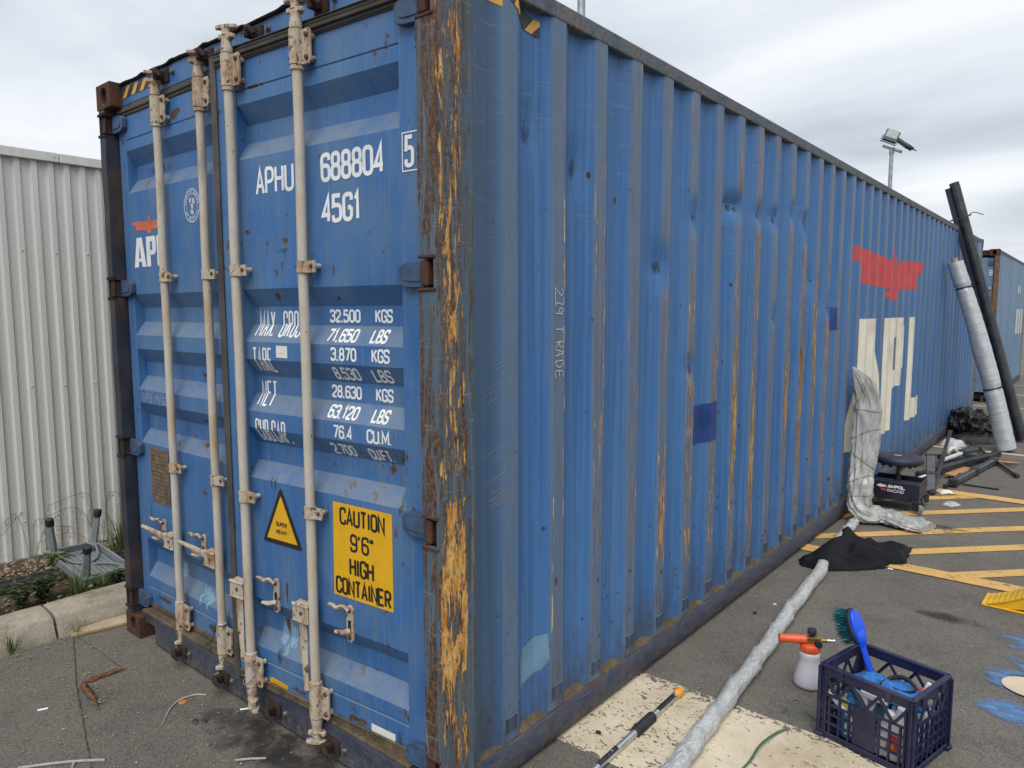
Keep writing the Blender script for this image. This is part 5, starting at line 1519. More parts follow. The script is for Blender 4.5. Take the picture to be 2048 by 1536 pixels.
m_ = MB(); m_.box(-.17, -.09, .035, .055, 1.84, 1.91, .004); m_.box(-.17, -.09, .035, .055, 2.60, 2.68, .004); m_.build('hinge', 'hinge_blue', d2)
m_ = MB(); m_.box(-.145, -.10, .030, .054, 2.14, 2.19, .01, 2); m_.build('seal_tag', 'rod_cream', d2)
def flatprint(name, quads, mapf, mat, parent):
    m_ = MB()
    for lay, q in quads: m_.poly([mapf(p[0], p[1], lay) for p in q])
    return m_.build(name, mat, parent)
flatprint('lettering', text2('8', -.150, 2.405, -.098, 2.515, .013), lambda a, b, l: (a, .0535 - l * .0004, b), 'print_white', d2)
for a, b, c_, d_ in ((4.0, 1.20, 4.35, 1.78), (4.55, 1.20, 4.9, 1.78), (5.2, 1.20, 5.5, 1.78), (4.0, 2.15, 4.25, 2.32), (4.4, 2.15, 4.6, 2.32)):
    flatprint('lettering', quad2((a, b), (c_, b), (c_, d_), (a, d_)), lambda a, b, l: (-.0025, a, b), 'print_cream', s2)

# ------------------------------------------------------------------ flood-light masts
mast = thing('light_pole', (-4.17, 25.0, 0), label='galvanised mast with two black floodlights rising beyond the container', cat='light pole')
m_ = MB(); m_.cyl((0, 0, 0), (0, 0, 6.95), 0.085, 16, 0.060); m_.build('pole', 'steel_galv', mast, smooth=50)
m_ = MB(); m_.cyl((0, 0, 0), (0, 0, .04), .2, 16); m_.build('base_plate', 'steel_galv', mast)
m_ = MB(); bar(m_, (-.26, -.10, 7.14), (.28, .12, 6.90), .09, .07); m_.build('cross_arm', 'steel_galv', mast)
m_ = MB(); m_.cyl((0, 0, 6.86), (0, 0, 7.06), .075, 14); m_.build('cap_socket', 'steel_galv', mast, smooth=50)
def flood(M, parent):
    m_ = MB(); M = M @ Matrix.Scale(1.3, 4); m_.box(-.17, .17, -.035, .035, -.20, .20, .015, 2, M=M)
    for i in range(7):
        m_.box(-.15 + i * .05 - .006, -.15 + i * .05 + .006, .035, .075, -.17, .17, M=M)
    o = m_.build('floodlight', 'lamp_body', parent)
    m_ = MB(); m_.box(-.135, .135, -.043, -.036, -.10, .17, M=M); m_.build('lens', 'lamp_lens', o)
    m_ = MB(); m_.tube([M @ Vector(p) for p in ((-.19, 0, -.05), (-.19, 0, -.27), (.19, 0, -.27), (.19, 0, -.05))], .016, 8); m_.build('bracket', 'lamp_body', o)
flood(Matrix.Translation((-.02, -.05, 7.42)) @ Matrix.Rotation(radians(18), 4, 'Z') @ Matrix.Rotation(radians(24), 4, 'Y') @ Matrix.Rotation(radians(-38), 4, 'X'), mast)
flood(Matrix.Translation((.36, .10, 7.16)) @ Matrix.Rotation(radians(75), 4, 'Z') @ Matrix.Rotation(radians(8), 4, 'Y') @ Matrix.Rotation(radians(-50), 4, 'X'), mast)
mast2 = thing('light_pole', (-4.90, 8.0, 0), label='plain grey mast standing up behind the near part of the container roof', cat='light pole')
m_ = MB(); m_.cyl((0, 0, 0), (0, 0, 7.6), 0.075, 16, 0.060); m_.build('pole', 'steel_galv', mast2, smooth=50)
m_ = MB(); bar(m_, (-.28, 0, 7.55), (.28, 0, 7.55), .08, .06); m_.build('cross_arm', 'steel_galv', mast2)
flood(Matrix.Translation((-.2, -.05, 7.85)) @ Matrix.Rotation(radians(-30), 4, 'X'), mast2)
flood(Matrix.Translation((.25, .05, 7.85)) @ Matrix.Rotation(radians(160), 4, 'Z') @ Matrix.Rotation(radians(-30), 4, 'X'), mast2)

# ------------------------------------------------------------------ garden strip: edging, step stool, weeds
m_ = MB(); rows = []
for i in range(40):
    t = i / 39; y_ = lerp(-2.2, 0.95, t); x_ = -3.33 - 0.06 * t + 0.012 * sin(t * 9)
    zz = .145 + .008 * sin(t * 7)
    rows.append([(x_ - .055, y_, .06), (x_ - .055, y_, zz - .01), (x_ - .045, y_, zz), (x_ - .02, y_, zz), (x_ - .015, y_, zz - .012), (x_ + .01, y_, zz - .012), (x_ + .015, y_, zz - .002), (x_ + .045, y_, zz - .006), (x_ + .055, y_, zz - .03), (x_ + .05, y_, .06)])
m_.grid(rows); m_.build('garden_edging', 'edging_black', smooth=40, label='black plastic edging rail running along the weedy bed', cat='edging')

stool = thing('step_stool', (-3.29, .13, .165), (radians(-2), radians(11), radians(6)), label='grey plastic step stool lying upside down with black-tipped legs in the air', cat='stool')
m_ = MB(); m_.box(-.24, .24, -.155, -.14, -.03, .02, .004); m_.box(-.24, .24, .14, .155, -.03, .02, .004); m_.box(-.24, -.225, -.139, .139, -.03, .02, .004); m_.box(.225, .24, -.139, .139, -.03, .02, .004); m_.build('frame', 'stool_grey', stool)
for i in range(9):
    x_ = -.2245 + i * .0505
    m_ = MB(); m_.box(-.2245, .2245, -.1385 + i * .0309, -.1385 + i * .0309 + .026, -.03, -.022, .002); m_.build('slat', 'stool_grey', stool)
for sx_, sy_ in ((-1, -1), (-1, 1), (1, -1), (1, 1)):
    a = Vector((sx_ * .20, sy_ * .118, -.015)); b = a + Vector((sx_ * .035, sy_ * .030, .235))
    m_ = MB(); m_.box(a.x - .035, a.x + .035, a.y - .03, a.y + .03, -.02, .022, .006, 2)
    bar(m_, a, b, .036, .030); leg = m_.build('leg', 'stool_grey', stool)
    m_ = MB(); m_.tube([b - (b - a) * .13, b - (b - a) * .10, b + (b - a) * .06, b + (b - a) * .085], [.021, .025, .025, .018], 14); m_.build('foot', 'black_rubber', leg, smooth=40)
    m_ = MB(); m_.tube(spline([(a.x - sx_ * .02, a.y, .015), (a.x - sx_ * .08, a.y - sy_ * .012, .004), (a.x - sx_ * .15, a.y - sy_ * .05, -.010), (sx_ * .02, sy_ * .02, -.015)], 6), .007, 8)
    m_.tube(spline([(a.x, a.y - sy_ * .02, .015), (a.x - sx_ * .015, a.y - sy_ * .06, .0), (a.x - sx_ * .04, a.y - sy_ * .10, -.012)], 5), .006, 8)
    m_.build('brace', 'stool_grey', stool, smooth=50)

def blade(m_, base, ang, h, w, lean, n=4, seed=0):
    base = Vector(base); d = Vector((cos(ang), sin(ang), 0)); s_ = Vector((-sin(ang), cos(ang), 0))
    rows = []
    for i in range(n + 1):
        t = i / n; p = base + d * (lean * t * t) + Vector((0, 0, h * (t - 0.25 * lean / max(h, .01) * t * t)))
        ww = w * (1 - t) ** 0.7
        rows.append([p - s_ * ww / 2, p + s_ * ww / 2])
    m_.grid(rows)
def leaf(m_, base, ang, L, w, pitch):
    base = Vector(base); d = Vector((cos(ang) * cos(pitch), sin(ang) * cos(pitch), sin(pitch))); s_ = Vector((-sin(ang), cos(ang), 0)); u = s_.cross(d)
    pr = [(0, .1), (.2, .7), (.45, 1), (.7, .75), (.9, .35), (1, .02)]
    rows = []
    for t, k in pr:
        p = base + d * (L * t) - u * (L * .25 * t * t) * -1 * .4
        e = -u * (w * .12 * k)
        rows.append([p - s_ * w * k / 2 - e, p, p + s_ * w * k / 2 - e])
    m_.grid(rows)
def grass_clump(loc, h, n, spread, seed, mat='leaf_green', label=None, group=None):
    r_ = random.Random(seed)
    pl = thing('grass_tuft', loc, label=label, cat='grass', group=group)
    m_ = MB()
    for i in range(n):
        a = r_.uniform(0, 2 * pi); r0 = r_.uniform(0, spread * .35)
        blade(m_, (r0 * cos(a), r0 * sin(a), 0), a + r_.uniform(-.6, .6), h * r_.uniform(.45, 1.05), r_.uniform(.003, .007), spread * r_.uniform(.2, 1.1), 5)
    m_.build('blades', mat, pl)
    return pl
def weed(loc, h, n, seed, label, mat='leaf_dark'):
    r_ = random.Random(seed)
    pl = thing('weed', loc, label=label, cat='weed')
    st, lf = MB(), MB()
    for i in range(n):
        a = r_.uniform(0, 2 * pi); top = Vector((cos(a) * h * r_.uniform(.1, .5), sin(a) * h * r_.uniform(.1, .5), h * r_.uniform(.6, 1)))
        pts = spline([(0, 0, 0), top * .5 + Vector((0, 0, .02)), top], 4)
        st.tube(pts, .0022, 5)
        for p in pts[1:]:
            for k in range(2):
                leaf(lf, p, r_.uniform(0, 2 * pi), r_.uniform(.025, .055), r_.uniform(.012, .026), r_.uniform(-.3, .6))
    st.build('stem', mat, pl); lf.build('leaves', mat, pl)
    return pl
def seed_grass(loc, stems, seed, label):
    r_ = random.Random(seed)
    pl = thing('seeding_grass', loc, label=label, cat='grass')
    st, hd = MB(), MB()
    for (dx, dy, h, cx, cy) in stems:
        pts = spline([(0, 0, 0), (dx * .35, dy * .35, h * .65), (dx * .75, dy * .75, h), (dx + cx, dy + cy, h * .92)], 6)
        st.tube(pts, .0016, 4)
        for p in pts[10:]:
            for k in range(2):
                a = r_.uniform(0, 2 * pi); q = Vector(p) + Vector((cos(a) * .012, sin(a) * .012, -.022)); hd.tube([p, q], .0006, 3); leaf(hd, q, a, .020, .0045, -1.1)
    st.build('stem', 'leaf_green', pl); hd.build('seed_head', 'grass_dry', pl)
GRP = None
grass_clump((-2.98, -.06, .08), .23, 80, .17, 1, label='bright green grass tuft between kerb and black edging, left of the stool')
grass_clump((-2.95, .08, .08), .15, 55, .12, 2, label='low green grass tuft at the kerb just under the upturned stool')
grass_clump((-3.02, -.50, .08), .22, 80, .18, 3, label='green grass tuft at the left edge of the picture behind the kerb')
grass_clump((-3.62, .46, .09), .36, 120, .24, 4, label='tall green grass clump against the shed beside the container corner')
grass_clump((-3.55, .26, .09), .17, 40, .13, 12, label='short grass clump at the shed foot behind the upturned stool')
grass_clump((-2.63, -.50, .0), .13, 60, .07, 5, label='feathery green weed tuft at the foot of the kerb in the left corner')
grass_clump((-2.585, -.205, .0), .12, 26, .07, 6, 'grass_dry', label='dry brown grass tuft where the asphalt joint meets the kerb')
weed((-3.02, -.22, .08), .19, 14, 1, 'dark leafy weed in the bed behind the kerb joint')
weed((-3.0, -.34, .08), .15, 11, 2, 'low dark weed left of the leafy weed behind the kerb')
weed((-2.97, .16, .08), .10, 8, 3, 'small dark weed crouching under the front edge of the upturned stool', 'leaf_dark')
weed((-3.45, -.02, .08), .22, 6, 4, 'thin green weed rising beside the left leg of the upturned stool', 'leaf_green')
seed_grass((-3.6, -.1, .09), [(.02, -.10, .40, .03, -.05), (.05, .12, .28, .02, .1), (.0, .05, .33, .02, .12)], 1, 'wiry grass with drooping seed heads in front of the shed, left of the stool')
seed_grass((-3.65, .34, .09), [(.02, -.22, .36, .02, -.14), (.03, .08, .42, .02, .06), (.0, -.12, .44, .03, -.2), (.04, -.3, .2, .02, -.1)], 2, 'wiry grass with drooping seed heads between stool and container')
dan = thing('dandelion', (-3.5, -.42, .09), label='single dandelion clock on a thin stalk against the shed', cat='weed')
m_ = MB(); m_.tube(spline([(0, 0, 0), (.02, .05, .2), (.10, .22, .44)], 6), .0018, 5); m_.build('stem', 'grass_dry', dan)
m_ = MB(); r_ = random.Random(2)
for i in range(90):
    v = Vector((r_.gauss(0, 1), r_.gauss(0, 1), r_.gauss(0, 1))).normalized(); c_ = Vector((.10, .22, .44)); m_.tube([c_ + v * .004, c_ + v * .018], [.0003, .0012], 3)
m_.build('seed_head', 'white_cloth', dan)

# ------------------------------------------------------------------ litter on the asphalt
def litter(name, mb_, mat, label, cat, **kw): return mb_.build(name, mat, label=label, cat=cat, **kw)
m_ = MB(); m_.tube(spline([(-2.0, -.385, .010), (-1.995, -.29, .012), (-1.99, -.195, .010)], 8), [.006, .010, .012, .013, .014, .013, .012, .011, .013, .012, .011, .010, .009, .008, .006, .005, .004], 8, flat=.6); m_.jitter(.006, 40); litter('bark_strip', m_, 'bark', 'long reddish strip of rotten wood on the left asphalt', 'bark')
m_ = MB(); m_.tube(spline([(-1.98, -.39, .010), (-1.84, -.405, .016), (-1.70, -.425, .006)], 8), [.010, .016, .024, .027, .025, .026, .024, .022, .020, .018, .016, .013, .010, .008, .006, .004, .003], 8, flat=.5); m_.jitter(.009, 45, 2); litter('bark_piece', m_, 'bark', 'short torn chunk of brown bark at the end of the long strip', 'bark')
m_ = MB(); m_.tube(spline([(-1.452, -.061, .004), (-1.489, -.097, .006), (-1.50, -.161, .006), (-1.461, -.224, .005), (-1.37, -.299, .003)], 8), [.0042] * 20 + [.0038] * 8 + [.003] * 5, 7); litter('cable_scrap', m_, 'cable_grey', 'curved pale cable offcut in front of the left door', 'cable')
m_ = MB(); m_.tube(spline([(-1.50, -.79, .005), (-1.42, -.69, .007), (-1.36, -.62, .006), (-1.295, -.556, .005)], 8), .0055, 7); m_.tube([(-1.375, -.635, .006), (-1.345, -.655, .006)], .005, 6); litter('cable_scrap', m_, 'cable_grey', 'forked pale cable tie at the bottom left edge of the picture', 'cable')
m_ = MB(); m_.tube([(-.898, -.233, .005), (-.86, -.19, .006), (-.815, -.148, .005)], .0045, 7); litter('cable_scrap', m_, 'cable_grey', 'short straight pale cable offcut in front of the right door', 'cable')
m_ = MB(); m_.tube([(-1.905, -.60, .004), (-1.885, -.565, .005)], .004, 6, flat=.5); litter('plastic_scrap', m_, 'white_plastic', 'tiny pale plastic sliver on the left asphalt', 'litter')
m_ = MB(); m_.tube([(-1.215, -.03, .006), (-1.19, .0, .008), (-1.165, .015, .005)], .004, 6, flat=.5); litter('plastic_scrap', m_, 'white_plastic', 'tiny white plastic sliver beside the lowered cam of the ajar door', 'litter')
m_ = MB(); m_.lathe([(.0001, .004), (.016, .004), (.018, .001), (.018, 0)], 14, (-1.479, -.159, .001)); litter('dry_leaf', m_, 'leaf_orange', 'round orange leaf beside the curved cable offcut', 'leaf')
for i, (x_, y_, s_, l_) in enumerate(((-1.28, -.20, .016, 'small dark stone near the curved cable offcut'), (-1.25, -.17, .010, 'tiny dark stone beside the small dark one'))):
    m_ = MB(); bmesh.ops.create_icosphere(m_.bm, subdivisions=2, radius=s_, matrix=Matrix.Translation((x_, y_, s_ * .3)) @ Matrix.Diagonal((1.4, .8, .5, 1))); m_.jitter(.004, 60, i); litter('stone', m_, 'dark_metal', l_, 'stone')
# loose grit: uncountable specks
m_ = MB(); r_ = random.Random(21)
for i in range(900):
    if i < 420: x_, y_ = r_.uniform(-2.5, -.4), r_.uniform(-1.0, -.03)
    else: x_, y_ = r_.uniform(.05, 1.9), r_.uniform(.3, 6.5)
    s_ = r_.uniform(.0012, .0042); a = r_.uniform(0, 6)
    bmesh.ops.create_icosphere(m_.bm, subdivisions=1, radius=1, matrix=Matrix.Translation((x_, y_, .006 + s_ * .3)) @ Matrix.Rotation(a, 4, 'Z') @ Matrix.Diagonal((s_ * 1.5, s_, s_ * .7, 1)))
m_.build('grit', 'mulch', kind='stuff', label='loose grit scattered over the asphalt', cat='grit')
m_ = MB(); r_ = random.Random(5)
for i in range(130):
    x_, y_ = (r_.uniform(-2.62, -2.45), r_.uniform(-.6, .1)) if i < 60 else ((r_.uniform(.02, .06), r_.uniform(.2, 4)) if i < 100 else (r_.gauss(-1.85, .14), r_.gauss(-.37, .06)))
    leaf(m_, (x_, y_, .009), r_.uniform(0, 6), r_.uniform(.008, .024), r_.uniform(.003, .008), r_.uniform(-.05, .25))
m_.build('leaf_litter', 'grass_dry', kind='stuff', label='brown leaf crumbs in the gutter and along the container', cat='leaf litter')
for nm, x_, y_, lb in (('screw', .045, 2.72, 'loose screw on the asphalt beside the container rail'), ('white_disc', .20, 2.62, 'small white cap near the bottom rail'), ('nut', .155, 2.42, 'small hex nut on the asphalt left of the wrapped pole'), ('washer', .10, .83, 'dark washer on the cream painted band'), ('paper_chip', .60, 3.70, 'white chip on the asphalt in front of the black cloth'), ('plastic_chip', -.10, .62, 'white plastic chip at the container corner')):
    m_ = MB()
    if nm == 'screw': m_.cyl((x_, y_, .006), (x_ + .03, y_ + .012, .005), .003, 8); m_.cyl((x_ + .03, y_ + .012, .005), (x_ + .034, y_ + .0135, .005), .006, 8)
    elif nm == 'washer': m_.lathe([(.006, .001), (.012, .001), (.012, .004), (.006, .004)], 16, (x_, y_, .003))
    elif nm == 'nut': m_.lathe([(.005, .0), (.012, .0), (.012, .009), (.005, .009)], 6, (x_, y_, .001))
    elif nm == 'white_disc': m_.lathe([(.0001, .005), (.009, .005), (.010, .0)], 12, (x_, y_, .001))
    else: m_.box(x_ - .016, x_ + .016, y_ - .013, y_ + .013, .006, .009, .002)
    litter(nm, m_, {'screw': 'bolt_grey', 'washer': 'dark_metal', 'nut': 'dark_metal'}.get(nm, 'white_plastic'), lb, {'paper_chip': 'litter', 'plastic_chip': 'litter', 'white_disc': 'cap'}.get(nm, nm))

# ------------------------------------------------------------------ wrapped pole, extendable pole, strap
path = spline([(.480, .45, .038), (.474, .80, .038), (.455, 1.05, .038), (.428, 1.40, .038), (.385, 1.95, .038), (.325, 2.5, .038), (.272, 3.2, .038), (.205, 3.75, .038), (.165, 4.2, .038), (.145, 4.60, .038)], 16)
wp = thing('wrapped_pole', (.4, 1.5, 0), label='long pole spirally wrapped in white film lying beside the container', cat='pole')
O_ = Vector((.4, 1.5, 0))
rad, rows = [], []
for i, p in enumerate(path):
    s_ = i / len(path); base = lerp(.035, .034, s_)
    d = (path[min(i + 1, len(path) - 1)] - path[max(i - 1, 0)]).normalized(); a = Vector((0, 0, 1)); b = d.cross(a).normalized(); row = []
    for j in range(22):
        t = 2 * pi * j / 22
        spir = (i * 0.62 + t) % (2 * pi) / (2 * pi)           # overlapping turns of film
        r = base * (.95 + .30 * spir ** 2.2 + .14 * mnoise.noise(Vector((i * .35, cos(t) * 1.5, sin(t) * 1.5))) + .08 * (1 - abs(mnoise.noise(Vector((i * .8, cos(t) * 3, sin(t) * 3))))) ** 4 + .03 * sin(t * 7 + i))
        row.append(p - O_ + a * (cos(t) * r) + b * (sin(t) * r))
    rows.append(row)
m_ = MB(); vv = m_.grid(rows, closed_u=True); m_.bm.faces.new(vv[0]); m_.bm.faces.new(vv[-1]); m_.build('film_wrap', 'film_white', wp, smooth=70)
m_ = MB(); m_.cyl(Vector((.144, 4.55, .05)) - O_, Vector((.136, 4.72, .05)) - O_, .022, 14); m_.build('pole_end', 'alu_bright', wp, smooth=50)

ep = thing('extension_pole', (.232, .56, .017), (0, 0, radians(90.6)), label='silver telescopic pole with black foam grip and orange cap on the painted band', cat='pole')
m_ = MB(); m_.cyl((-.3, 0, 0), (.74, 0, 0), .0150, 18); m_.build('tube', 'alu_bright', ep, smooth=50)
m_ = MB(); m_.lathe([(.0155, .74 - .02), (.019, .745 - .02), (.021, .752 - .02), (.021, .775 - .02), (.018, .79 - .02), (.006, .795 - .02), (.0001, .795 - .02)], 18, M=Matrix.Rotation(pi / 2, 4, 'Y')); m_.build('end_cap', 'amber_plastic', ep, smooth=40)
pr = [(.0151, .345)]
for i in range(7): pr += [(.0225, .35 + i * .022), (.0235, .356 + i * .022), (.0235, .364 + i * .022), (.021, .369 + i * .022)]
pr.append((.0151, .508)); m_ = MB(); m_.lathe(pr, 18, M=Matrix.Rotation(pi / 2, 4, 'Y')); m_.build('foam_grip', 'black_rubber', ep, smooth=40)
def wraplabel(x0, x1, txts, a0, a1, base):
    m_ = MB(); rows = [[(x_, -.0153 * sin(a) , .0153 * cos(a)) for a in [lerp(a0, a1, i / 8) for i in range(9)]] for x_ in (x0, x1)]; m_.grid(rows); o = m_.build('label', base, ep, smooth=180)
    m_ = MB()
    for (t_, u0, u1, v0, v1, sw) in txts:
        for lay, q in text2(t_, u0, v0, u1, v1, sw):
            m_.poly([(p.x, -.0156 * sin(p.y), .0156 * cos(p.y)) for p in q])
    m_.build('lettering', 'print_white' if base == 'print_black' else 'print_black', o)
wraplabel(.545, .70, [('-----', .555, .60, -.2, .3, .0030), ('---', .62, .685, -.3, .2, .0030)], -.75, .95, 'print_black')
wraplabel(.06, .20, [('EXTENDABLE', .07, .19, -.40, .35, .0028)], -.75, .95, 'print_black')
m_ = MB(); P = spline([(.650, .90, .006), (.664, 1.03, .012), (.662, 1.15, .02), (.678, 1.28, .014), (.705, 1.37, .006)], 8); P2 = spline([(.646, 1.47, .008), (.668, 1.507, .05), (.70, 1.512, .055), (.76, 1.50, .02), (.84, 1.49, .006)], 8)
for Q, tw in ((P, .35), (P2, .9)):
    rows = []
    for i, p in enumerate(Q):
        d = (Q[min(i + 1, len(Q) - 1)] - Q[max(i - 1, 0)]).normalized(); s_ = d.cross(Vector((0, 0, 1))).normalized(); a = tw * sin(i * .12 + .4); w_ = s_ * cos(a) + Vector((0, 0, 1)) * sin(a)
        lo = min(0.0, (p.z - abs(w_.z) * .008) - .004)
        rows.append([p - w_ * .0055 - Vector((0, 0, lo)), p + w_ * .0055 - Vector((0, 0, lo))])
    m_.grid(rows)
st_ = m_.build('packing_strap', 'strap_green', label='green plastic packing strap curling under the crate', cat='strap'); so = st_.modifiers.new('solid', 'SOLIDIFY'); so.thickness = .0012

# ------------------------------------------------------------------ film-wrapped bent bundle
bp = spline([(.635, 4.80, .035), (.50, 4.84, .040), (.36, 4.88, .050), (.24, 4.86, .060), (.165, 4.79, .085), (.135, 4.78, .16), (.130, 4.80, .30), (.130, 4.86, .50), (.130, 4.90, .74), (.125, 4.92, .98), (.085, 4.86, 1.15), (.030, 4.78, 1.29)], 9)
bundle = thing('wrapped_bundle', (.1, 4.85, 0), label='tall bundle in crinkled clear film leaning on the container and bent along the ground', cat='bundle')
O_ = Vector((.1, 4.85, 0)); rows = []
n_ = len(bp)
wtab = [(0, .115), (.06, .14), (.3, .130), (.4, .105), (.5, .088), (.6, .095), (.8, .108), (.9, .085), (1, .010)]
ttab = [(0, .020), (.06, .034), (.3, .045), (.42, .062), (.5, .06), (.6, .055), (.8, .05), (.93, .03), (1, .006)]
for i, p in enumerate(bp):
    s_ = i / (n_ - 1); d = (bp[min(i + 1, n_ - 1)] - bp[max(i - 1, 0)]).normalized()
    side_ = Vector((0.12, 1, 0)).lerp(Vector((.72, .70, 0)), min(1, max(0, (s_ - .38) / .12))); side_ = (side_ - d * side_.dot(d)).normalized(); nn = d.cross(side_).normalized(); row = []
    for j in range(72):
        t = 2 * pi * j / 72
        w = interp(wtab, s_); th = interp(ttab, s_)
        q = p + side_ * (cos(t) * w) + nn * (sin(t) * th)
        wr = .014 * (1 - abs(mnoise.noise(Vector((q.x * 13, q.y * 13, q.z * 3.5))))) ** 3 + .007 * (1 - abs(mnoise.noise(Vector((q.x * 26, q.y * 26, q.z * 9))))) ** 4 - .006 + .006 * sin(t * 5 + s_ * 30) * (1 if .3 < s_ < .55 else .3)
        wr += (.016 * (1 - abs(mnoise.noise(Vector((t * 2.1, s_ * 5, 2.0))))) ** 5 + .010 * (1 - abs(mnoise.noise(Vector((t * 4.3, s_ * 11, 7.0))))) ** 5 - .007)
        q += (side_ * cos(t) + nn * sin(t)) * wr * min(1, (1 - s_) * 9)
        q.z = max(.004, q.z); q.x = max(.008, q.x)
        row.append(q - O_)
    rows.append(row)
m_ = MB(); vv = m_.grid(rows, closed_u=True); m_.bm.faces.new(vv[0]); m_.bm.faces.new(vv[-1]); m_.build('film_wrap', 'film_grey', bundle, smooth=50)
def loop_at(s_, tilt, seed):
    m_ = MB(); pts = []
    for j in range(73):
        k = j % 72; fi = max(0.0, min(n_ - 1.001, s_ * (n_ - 1) + tilt * cos(2 * pi * k / 72 + seed))); ii = int(fi)
        q = Vector(rows[ii][k]).lerp(Vector(rows[ii + 1][k]), fi - ii)
        c2_ = (sum((Vector(v) for v in rows[ii]), Vector()) / 72)
        pts.append(q + (q - c2_).normalized() * .004)
    m_.tube(pts, .003, 6); m_.build('binding_cord', 'cord_olive', bundle, smooth=60)
for s_, tl in ((.50, .6), (.57, 2.2), (.64, -2.6), (.72, 2.0), (.80, -1.0)):
    loop_at(s_, tl, s_)

# ------------------------------------------------------------------ cloth heaps
def inpoly(x, y, P):
    c = False; j = len(P) - 1
    for i in range(len(P)):
        if (P[i][1] > y) != (P[j][1] > y) and x < (P[j][0] - P[i][0]) * (y - P[i][1]) / (P[j][1] - P[i][1]) + P[i][0]: c = not c
        j = i
    return c
def edist(x, y, P):
    b = 9
    for i in range(len(P)):
        ax, ay = P[i - 1]; bx, by = P[i]; dx, dy = bx - ax, by - ay
        t = max(0, min(1, ((x - ax) * dx + (y - ay) * dy) / (dx * dx + dy * dy + 1e-9))); b = min(b, hypot(x - ax - t * dx, y - ay - t * dy))
    return b
def cloth(name, P, hfun, mat, res=.02, z0=.006, edge=.05, **kw):
    """crumpled sheet over outline P; height hfun(x,y) fading to the rim"""
    xs = [p[0] for p in P]; ys = [p[1] for p in P]; m_ = MB(); V = {}
    nx, ny = int((max(xs) - min(xs)) / res) + 2, int((max(ys) - min(ys)) / res) + 2
    ok = lambda i, j: inpoly(min(xs) + (i + .5) * res, min(ys) + (j + .5) * res, P)
    def vert(i, j):
        if (i, j) not in V:
            x, y = min(xs) + i * res, min(ys) + j * res
            e = edist(x, y, P) if inpoly(x, y, P) else 0.0
            jx = mnoise.noise_vector(Vector((x * 12, y * 12, 4))) * res * .5
            V[(i, j)] = m_.bm.verts.new((x + jx.x, y + jx.y, z0 + min(1, (e / edge)) ** .6 * hfun(x, y)))
        return V[(i, j)]
    for i in range(nx):
        for j in range(ny):
            if ok(i, j): m_.bm.faces.new((vert(i, j), vert(i + 1, j), vert(i + 1, j + 1), vert(i, j + 1)))
    # close down to the ground so that it reads as thick
    bd = [e for e in m_.bm.edges if len(e.link_faces) == 1]
    r = bmesh.ops.extrude_edge_only(m_.bm, edges=bd)
    for v in [g for g in r['geom'] if isinstance(g, bmesh.types.BMVert)]: v.co.z = .003
    for _k in range(3): bmesh.ops.smooth_vert(m_.bm, verts=[v for v in m_.bm.verts if v.co.z > .005], factor=.5, use_axis_x=True, use_axis_y=True, use_axis_z=True)
    return m_.build(name, mat, smooth=55, **kw)
def folds(x, y, s=1.0, sd=0.0, ridge=1.0):
    v = Vector((x * 5 + sd, y * 2.4, sd)); n = mnoise.noise(v); r = 1 - abs(mnoise.noise(Vector((x * 9 + y * 3 + sd, y * 4.5 - x * 2, sd * 2))))
    return s * (.35 + .35 * n + ridge * .55 * r ** 4 + .12 * mnoise.noise(Vector((x * 26, y * 15, sd))))
def polex(y): return interp([(2.5, .325), (3.2, .272), (3.75, .205), (4.2, .165), (4.6, .145)], y)
def over_pole(x, y): return .068 * math.exp(-((x - polex(y)) / .085) ** 2)
jk = thing('black_cloth', (.3, 3.8, 0), label='black jacket-like cloth crumpled over the wrapped pole', cat='cloth')
def panel(name, P, h0, h1, sd, ax):
    o = cloth(name, [(p[0] - .3, p[1] - 3.8) for p in P], lambda x, y: max(h0 + h1 * (mnoise.noise(Vector(((x * ax[0] + y * ax[1]) * 5, sd, 0))) + .6 * mnoise.noise(Vector(((x * ax[0] + y * ax[1]) * 11, (x * ax[1] - y * ax[0]) * 2.5, sd))) + .25 * mnoise.noise(Vector((x * 16, y * 16, sd)))), over_pole(x + .3, y + 3.8) + h0 * .4), 'black_cloth', res=.012, edge=.025, parent=jk)
    return o
panel('body_panel', [(.05, 3.50), (.10, 3.39), (.25, 3.37), (.42, 3.52), (.56, 3.68), (.58, 3.78), (.45, 3.98), (.34, 4.22), (.22, 4.30), (.14, 4.38), (.13, 4.20), (.17, 4.05), (.10, 3.80)], .030, .030, 1.0, (.8, .6))
panel('upper_flap', [(.30, 3.74), (.44, 3.76), (.60, 3.80), (.665, 3.86), (.64, 4.02), (.625, 4.31), (.58, 4.20), (.52, 4.30), (.44, 4.14), (.36, 4.24), (.27, 4.10)], .055, .030, 5.0, (.5, .85))
panel('sleeve', [(.055, 3.52), (.10, 3.42), (.22, 3.48), (.34, 3.66), (.40, 3.80), (.34, 3.90), (.22, 3.80), (.12, 3.66)], .050, .026, 9.0, (.7, -.7))
cloth('tarpaulin', [(.06, 9.52), (.20, 9.36), (.45, 9.50), (.66, 9.66), (.70, 9.85), (.5, 9.95), (.15, 9.85)], lambda x, y: .05 + folds(x, y, .06, 4.4), 'film_black', res=.025, edge=.04, label='long flat black tarpaulin in front of the black bags', cat='tarpaulin')
cloth('folded_cloth', [(.06, 9.10), (.24, 8.98), (.33, 9.22), (.16, 9.45), (.05, 9.36)], lambda x, y: .055 + folds(x, y, .03, 7.0), 'white_cloth', res=.02, edge=.03, label='folded white cloth on the ground before the black bags', cat='cloth')
